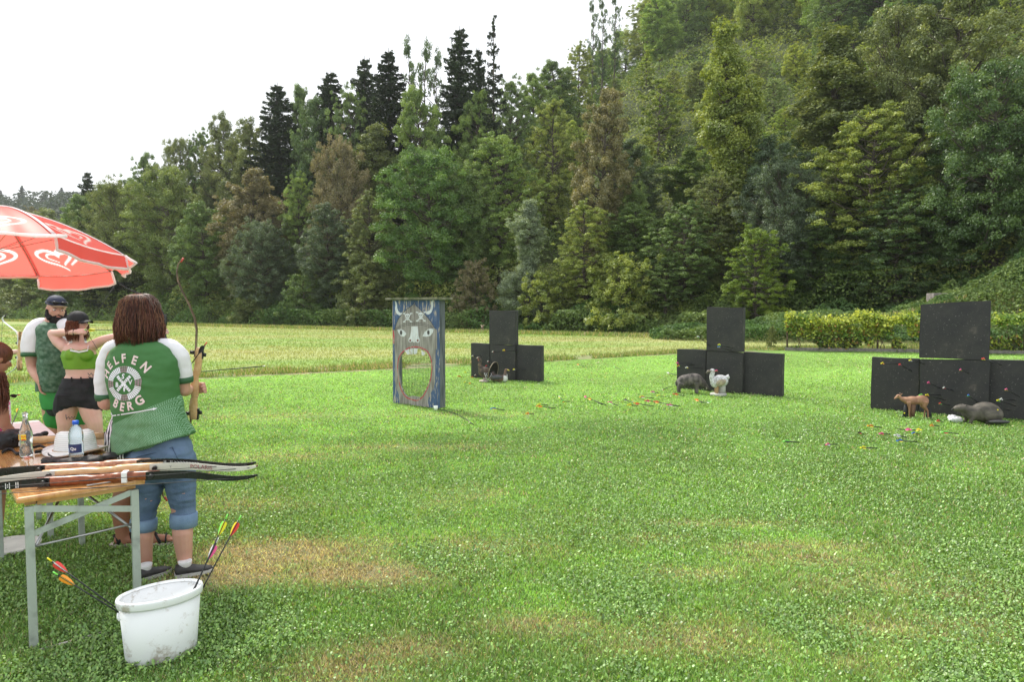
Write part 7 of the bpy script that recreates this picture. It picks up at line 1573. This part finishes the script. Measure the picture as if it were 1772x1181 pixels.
for a_, d, W_ in feet:
    m = MB(); rg_ = []
    for t, w_ in ((-.085, .02), (-.06, .036), (0, .04), (.08, .044), (.15, .044), (.19, .03), (.198, .012)): c_ = Vector((a_.x, a_.y, 0)) + d * t; rg_.append([c_ + W_ * (w_ * s1) + Vector((0, 0, z)) for s1, z in ((-1, .0), (1, .0), (1, .022), (-1, .022))])
    m.loft(rg_, sm=False); sn = m.build('sandal', SNS, zb); m = MB()
    for t0, t1 in ((-.02, .08), (.09, .0)): m.tube([a_ + d * t0 + W_ * .042 - Vector((0, 0, .02)), a_ + d * (t0 * .7 + t1 * .3) + W_ * .03 + Vector((0, 0, .022)), a_ + d * (t0 + t1) / 2 + Vector((0, 0, .042)), a_ + d * (t0 * .3 + t1 * .7) - W_ * .03 + Vector((0, 0, .022)), a_ + d * t1 - W_ * .042 - Vector((0, 0, .02))], .013, 6, flat=.35)
    m.tube([a_ + d * .12 + W_ * .044 - Vector((0, 0, .02)), a_ + d * .115 + Vector((0, 0, .03)), a_ + d * .12 - W_ * .044 - Vector((0, 0, .02))], .014, 6, flat=.4)
    m.tube([a_ - d * .02 + W_ * .04, a_ - d * .062 + Vector((0, 0, .03)), a_ - d * .02 - W_ * .04], .011, 6, flat=.4); m.build('strap', SNB, sn)

# ---------------------------------------------------------------- girl at the left edge
GY = 4.75; gp = lambda x, y, dy=0.0: P(x, y, GY + dy); rq = Rig(R(25)); gl_ = empty('person', (P(-20, 930, GY).x, GY, 0), 0, 'girl with auburn ponytail leaning on the table at the left edge', 'person')
m = MB(); hc = gp(-5, 622); Q, M_ = head(m, hc, Vector((.45, .75, -.35)), (0, 0, 1), .93); limb(m, [gp(-10, 640), gp(-14, 662)], [.045, .05]); m.loft([rq.ring(gp(-18, 668), .13, .08), rq.ring(gp(-18, 700), .135, .1), rq.ring(gp(-20, 760), .13, .1), rq.ring(gp(-20, 800), .15, .11)])
limb(m, [gp(-4, 672, -.08), gp(2, 705, -.1), gp(8, 735, -.10)], [.045, .04, .034]); limb(m, [gp(8, 735, -.10), gp(20, 748, .0), gp(30, 752, .08)], [.034, .03, .022]); hand(m, gp(30, 752, .09), Vector((.7, .6, -.1)), Vector((0, 0, -1)), -1, .85, .2)
limb(m, [gp(-40, 672), gp(-48, 720), gp(-30, 745, .1)], [.045, .038, .026]); hand(m, gp(-30, 745, .1), Vector((.7, .6, -.1)), Vector((0, 0, -1)), 1, .85, .2)
limb(m, [gp(-30, 800), gp(-28, 860), gp(-24, 905), gp(-20, 930)], [.08, .055, .042, .03]); limb(m, [gp(-6, 800), gp(-6, 860), gp(-6, 905), gp(-4, 925)], [.08, .055, .042, .03])
for x in (-18, -3): a_ = Vector((gp(x, 930).x, GY - .12, .07)); d = Vector((.75, -.6, 0)).normalized(); m.tube([a_ - d * .05, a_, a_ + d * .08, a_ + d * .13], [.026, .03, .026, .018], 10); [m.tube([a_ + d * .12 + Vector((d.y, -d.x, 0)) * (.02 - .01 * k), a_ + d * (.16 - .004 * k) + Vector((d.y, -d.x, 0)) * (.022 - .011 * k)], [.009, .007], 6) for k in range(5)]; m.tube([a_, a_ + Vector((0, .06, .12))], [.03, .03], 8)
place('body', remeshed(m, .0062, 2), SKINT, gl_); eyes(Q, M_, .93, gl_)
HR2 = hairmat('red_brown_hair', (.16, .055, .03), (.06, .02, .012)); m = MB(); m.ell(Q(0, -.02, .035), (.083, .10, .09), M_); m.tube([Q(.0, -.1, .02), Q(.02, -.14, -.05), gp(-2, 668, -.1), gp(8, 690, -.1)], [.035, .035, .028, .008], 10); me = remeshed(m, .008, 2); wrinkle(me, .004, (30, 30, 8), 2); hr = place('hair', me, HR2, gl_)
def pony(az, t): return .02 + .02 * math.sin(t * 3), -.02 - t * .27
m = strands(gp(-1, 640, -.13), Vector((1, 0, 0)), (0, 0, 1), .1, pony, 110, .0032, 0, 6.28, 5, .014); m.build('hair_strand', HR2, hr)
m = MB(); m.loft([rq.ring(gp(-18, 676), .138, .09), rq.ring(gp(-16, 700), .15, .11), rq.ring(gp(-16, 740), .15, .115), rq.ring(gp(-18, 790), .17, .13)]); place('flowered_top', m.mesh(), mat('flowered_cloth', (.78, .78, .82), .8, col2=(.75, .10, .32), scale=34, lo=.42, hi=.46), gl_, True)
m = MB(); m.tube([gp(-18, 786), gp(-18, 808)], [.15, .15], 20); limb(m, [gp(-28, 800), gp(-28, 825)], [.092, .09]); limb(m, [gp(-7, 800), gp(-7, 825)], [.092, .09]); place('shorts', m.mesh(), DEN, gl_, True)
o = arrow_big('black fletched arrow with red end held at the girl hip', gp(-30, 690, .1), gp(34, 684, -.05), 'black', 'red')
# ---------------------------------------------------------------- archer beyond the left edge, hand and small bow in view
KY = 8.0; kp = lambda x, y, dy=0.0: P(x, y, KY + dy); rk = Rig(R(-30)); kd = empty('person', (P(-55, 760, KY).x, KY, 0), 0, 'archer beyond the left edge, only sleeve and bow hand reaching in', 'person')
m = MB(); Q, M_ = head(m, kp(-45, 560), Vector((1, 0, 0)), (0, 0, 1), .95); limb(m, [kp(-46, 574), kp(-46, 590)], [.05, .05]); m.loft([rk.ring(kp(-46, 592), .14, .09), rk.ring(kp(-46, 620), .15, .1), rk.ring(kp(-48, 680), .15, .11)]); limb(m, [kp(-30, 598), kp(-5, 606), kp(14, 610), kp(30, 609)], [.05, .043, .038, .026]); hand(m, kp(29, 609), Vector((1, 0, .1)), Vector((0, 1, 0)), -1, .95, .9)
limb(m, [kp(-62, 598), kp(-75, 600), kp(-50, 590, -.1)], [.05, .04, .03]); hand(m, kp(-50, 590, -.1), Vector((1, 0, 0)), Vector((0, .5, -.5)), 1, .95, 1); limb(m, [kp(-54, 680), kp(-54, 720), kp(-54, 765)], [.09, .06, .04]); limb(m, [kp(-38, 680), kp(-38, 720), kp(-38, 765)], [.09, .06, .04])
place('body', remeshed(m, .009, 2), SKINP, kd); m = MB(); m.loft([rk.ring(kp(-46, 588), .145, .1), rk.ring(kp(-46, 620), .17, .12), rk.ring(kp(-48, 672), .17, .125)]); limb(m, [kp(-32, 598), kp(-12, 604), kp(1, 602)], [.075, .068, .062]); limb(m, [kp(-60, 598), kp(-72, 600)], [.07, .06]); place('shirt', remeshed(m, .012, 2), mat('navy_white_stripes', (.7, .7, .75), .8, col2=(.03, .03, .05), scale=14, lo=.48, hi=.52), kd)
m = MB(); limb(m, [kp(-54, 670), kp(-54, 715)], [.11, .1]); limb(m, [kp(-38, 670), kp(-38, 715)], [.11, .1]); place('shorts', remeshed(m, .012, 2), DK, kd); m = MB(); m.ell(kp(-46, 556), (.09, .095, .09)); m.build('hair', HB_, kd)
ksh = [shoe(Vector((kp(x, 700).x, KY, 0)), Vector((kp(x, 700).x + .15, KY - .18, 0)), .1, SHOE, .045, kd) for x in (-54, -38)]
sb = bow('small wooden bow with white limbs held out at the left edge', kp(35, 607), kp(35.5, 580) - kp(34, 630), (-1, -.15, 0), ln=.8, rmat=PALEW, limb_f=mat('white_limb', (.75, .75, .74), .4), string=True, rl=.12)
for o_, s3 in ((sb[0], 1),): pass

bpy.data.scenes.remove(WORK)

# ------------------------------------------------------------------ air
hz = MB(); hz.box((0, 190, 69), (1100, 520, 142)); hz = hz.build('haze', None)
tag(hz, 'thin pale summer haze over the valley', 'haze', kind='stuff')
m_ = bpy.data.materials.new('haze_air'); m_.use_nodes = True; n_ = m_.node_tree; n_.nodes.clear(); vo = n_.nodes.new('ShaderNodeVolumePrincipled'); oo = n_.nodes.new('ShaderNodeOutputMaterial')
vo.inputs['Color'].default_value = (.93, .96, 1, 1); vo.inputs['Density'].default_value = .00022; vo.inputs['Anisotropy'].default_value = .3; n_.links.new(vo.outputs[0], oo.inputs['Volume']); hz.data.materials.append(m_)
S.cycles.volume_bounces = 1
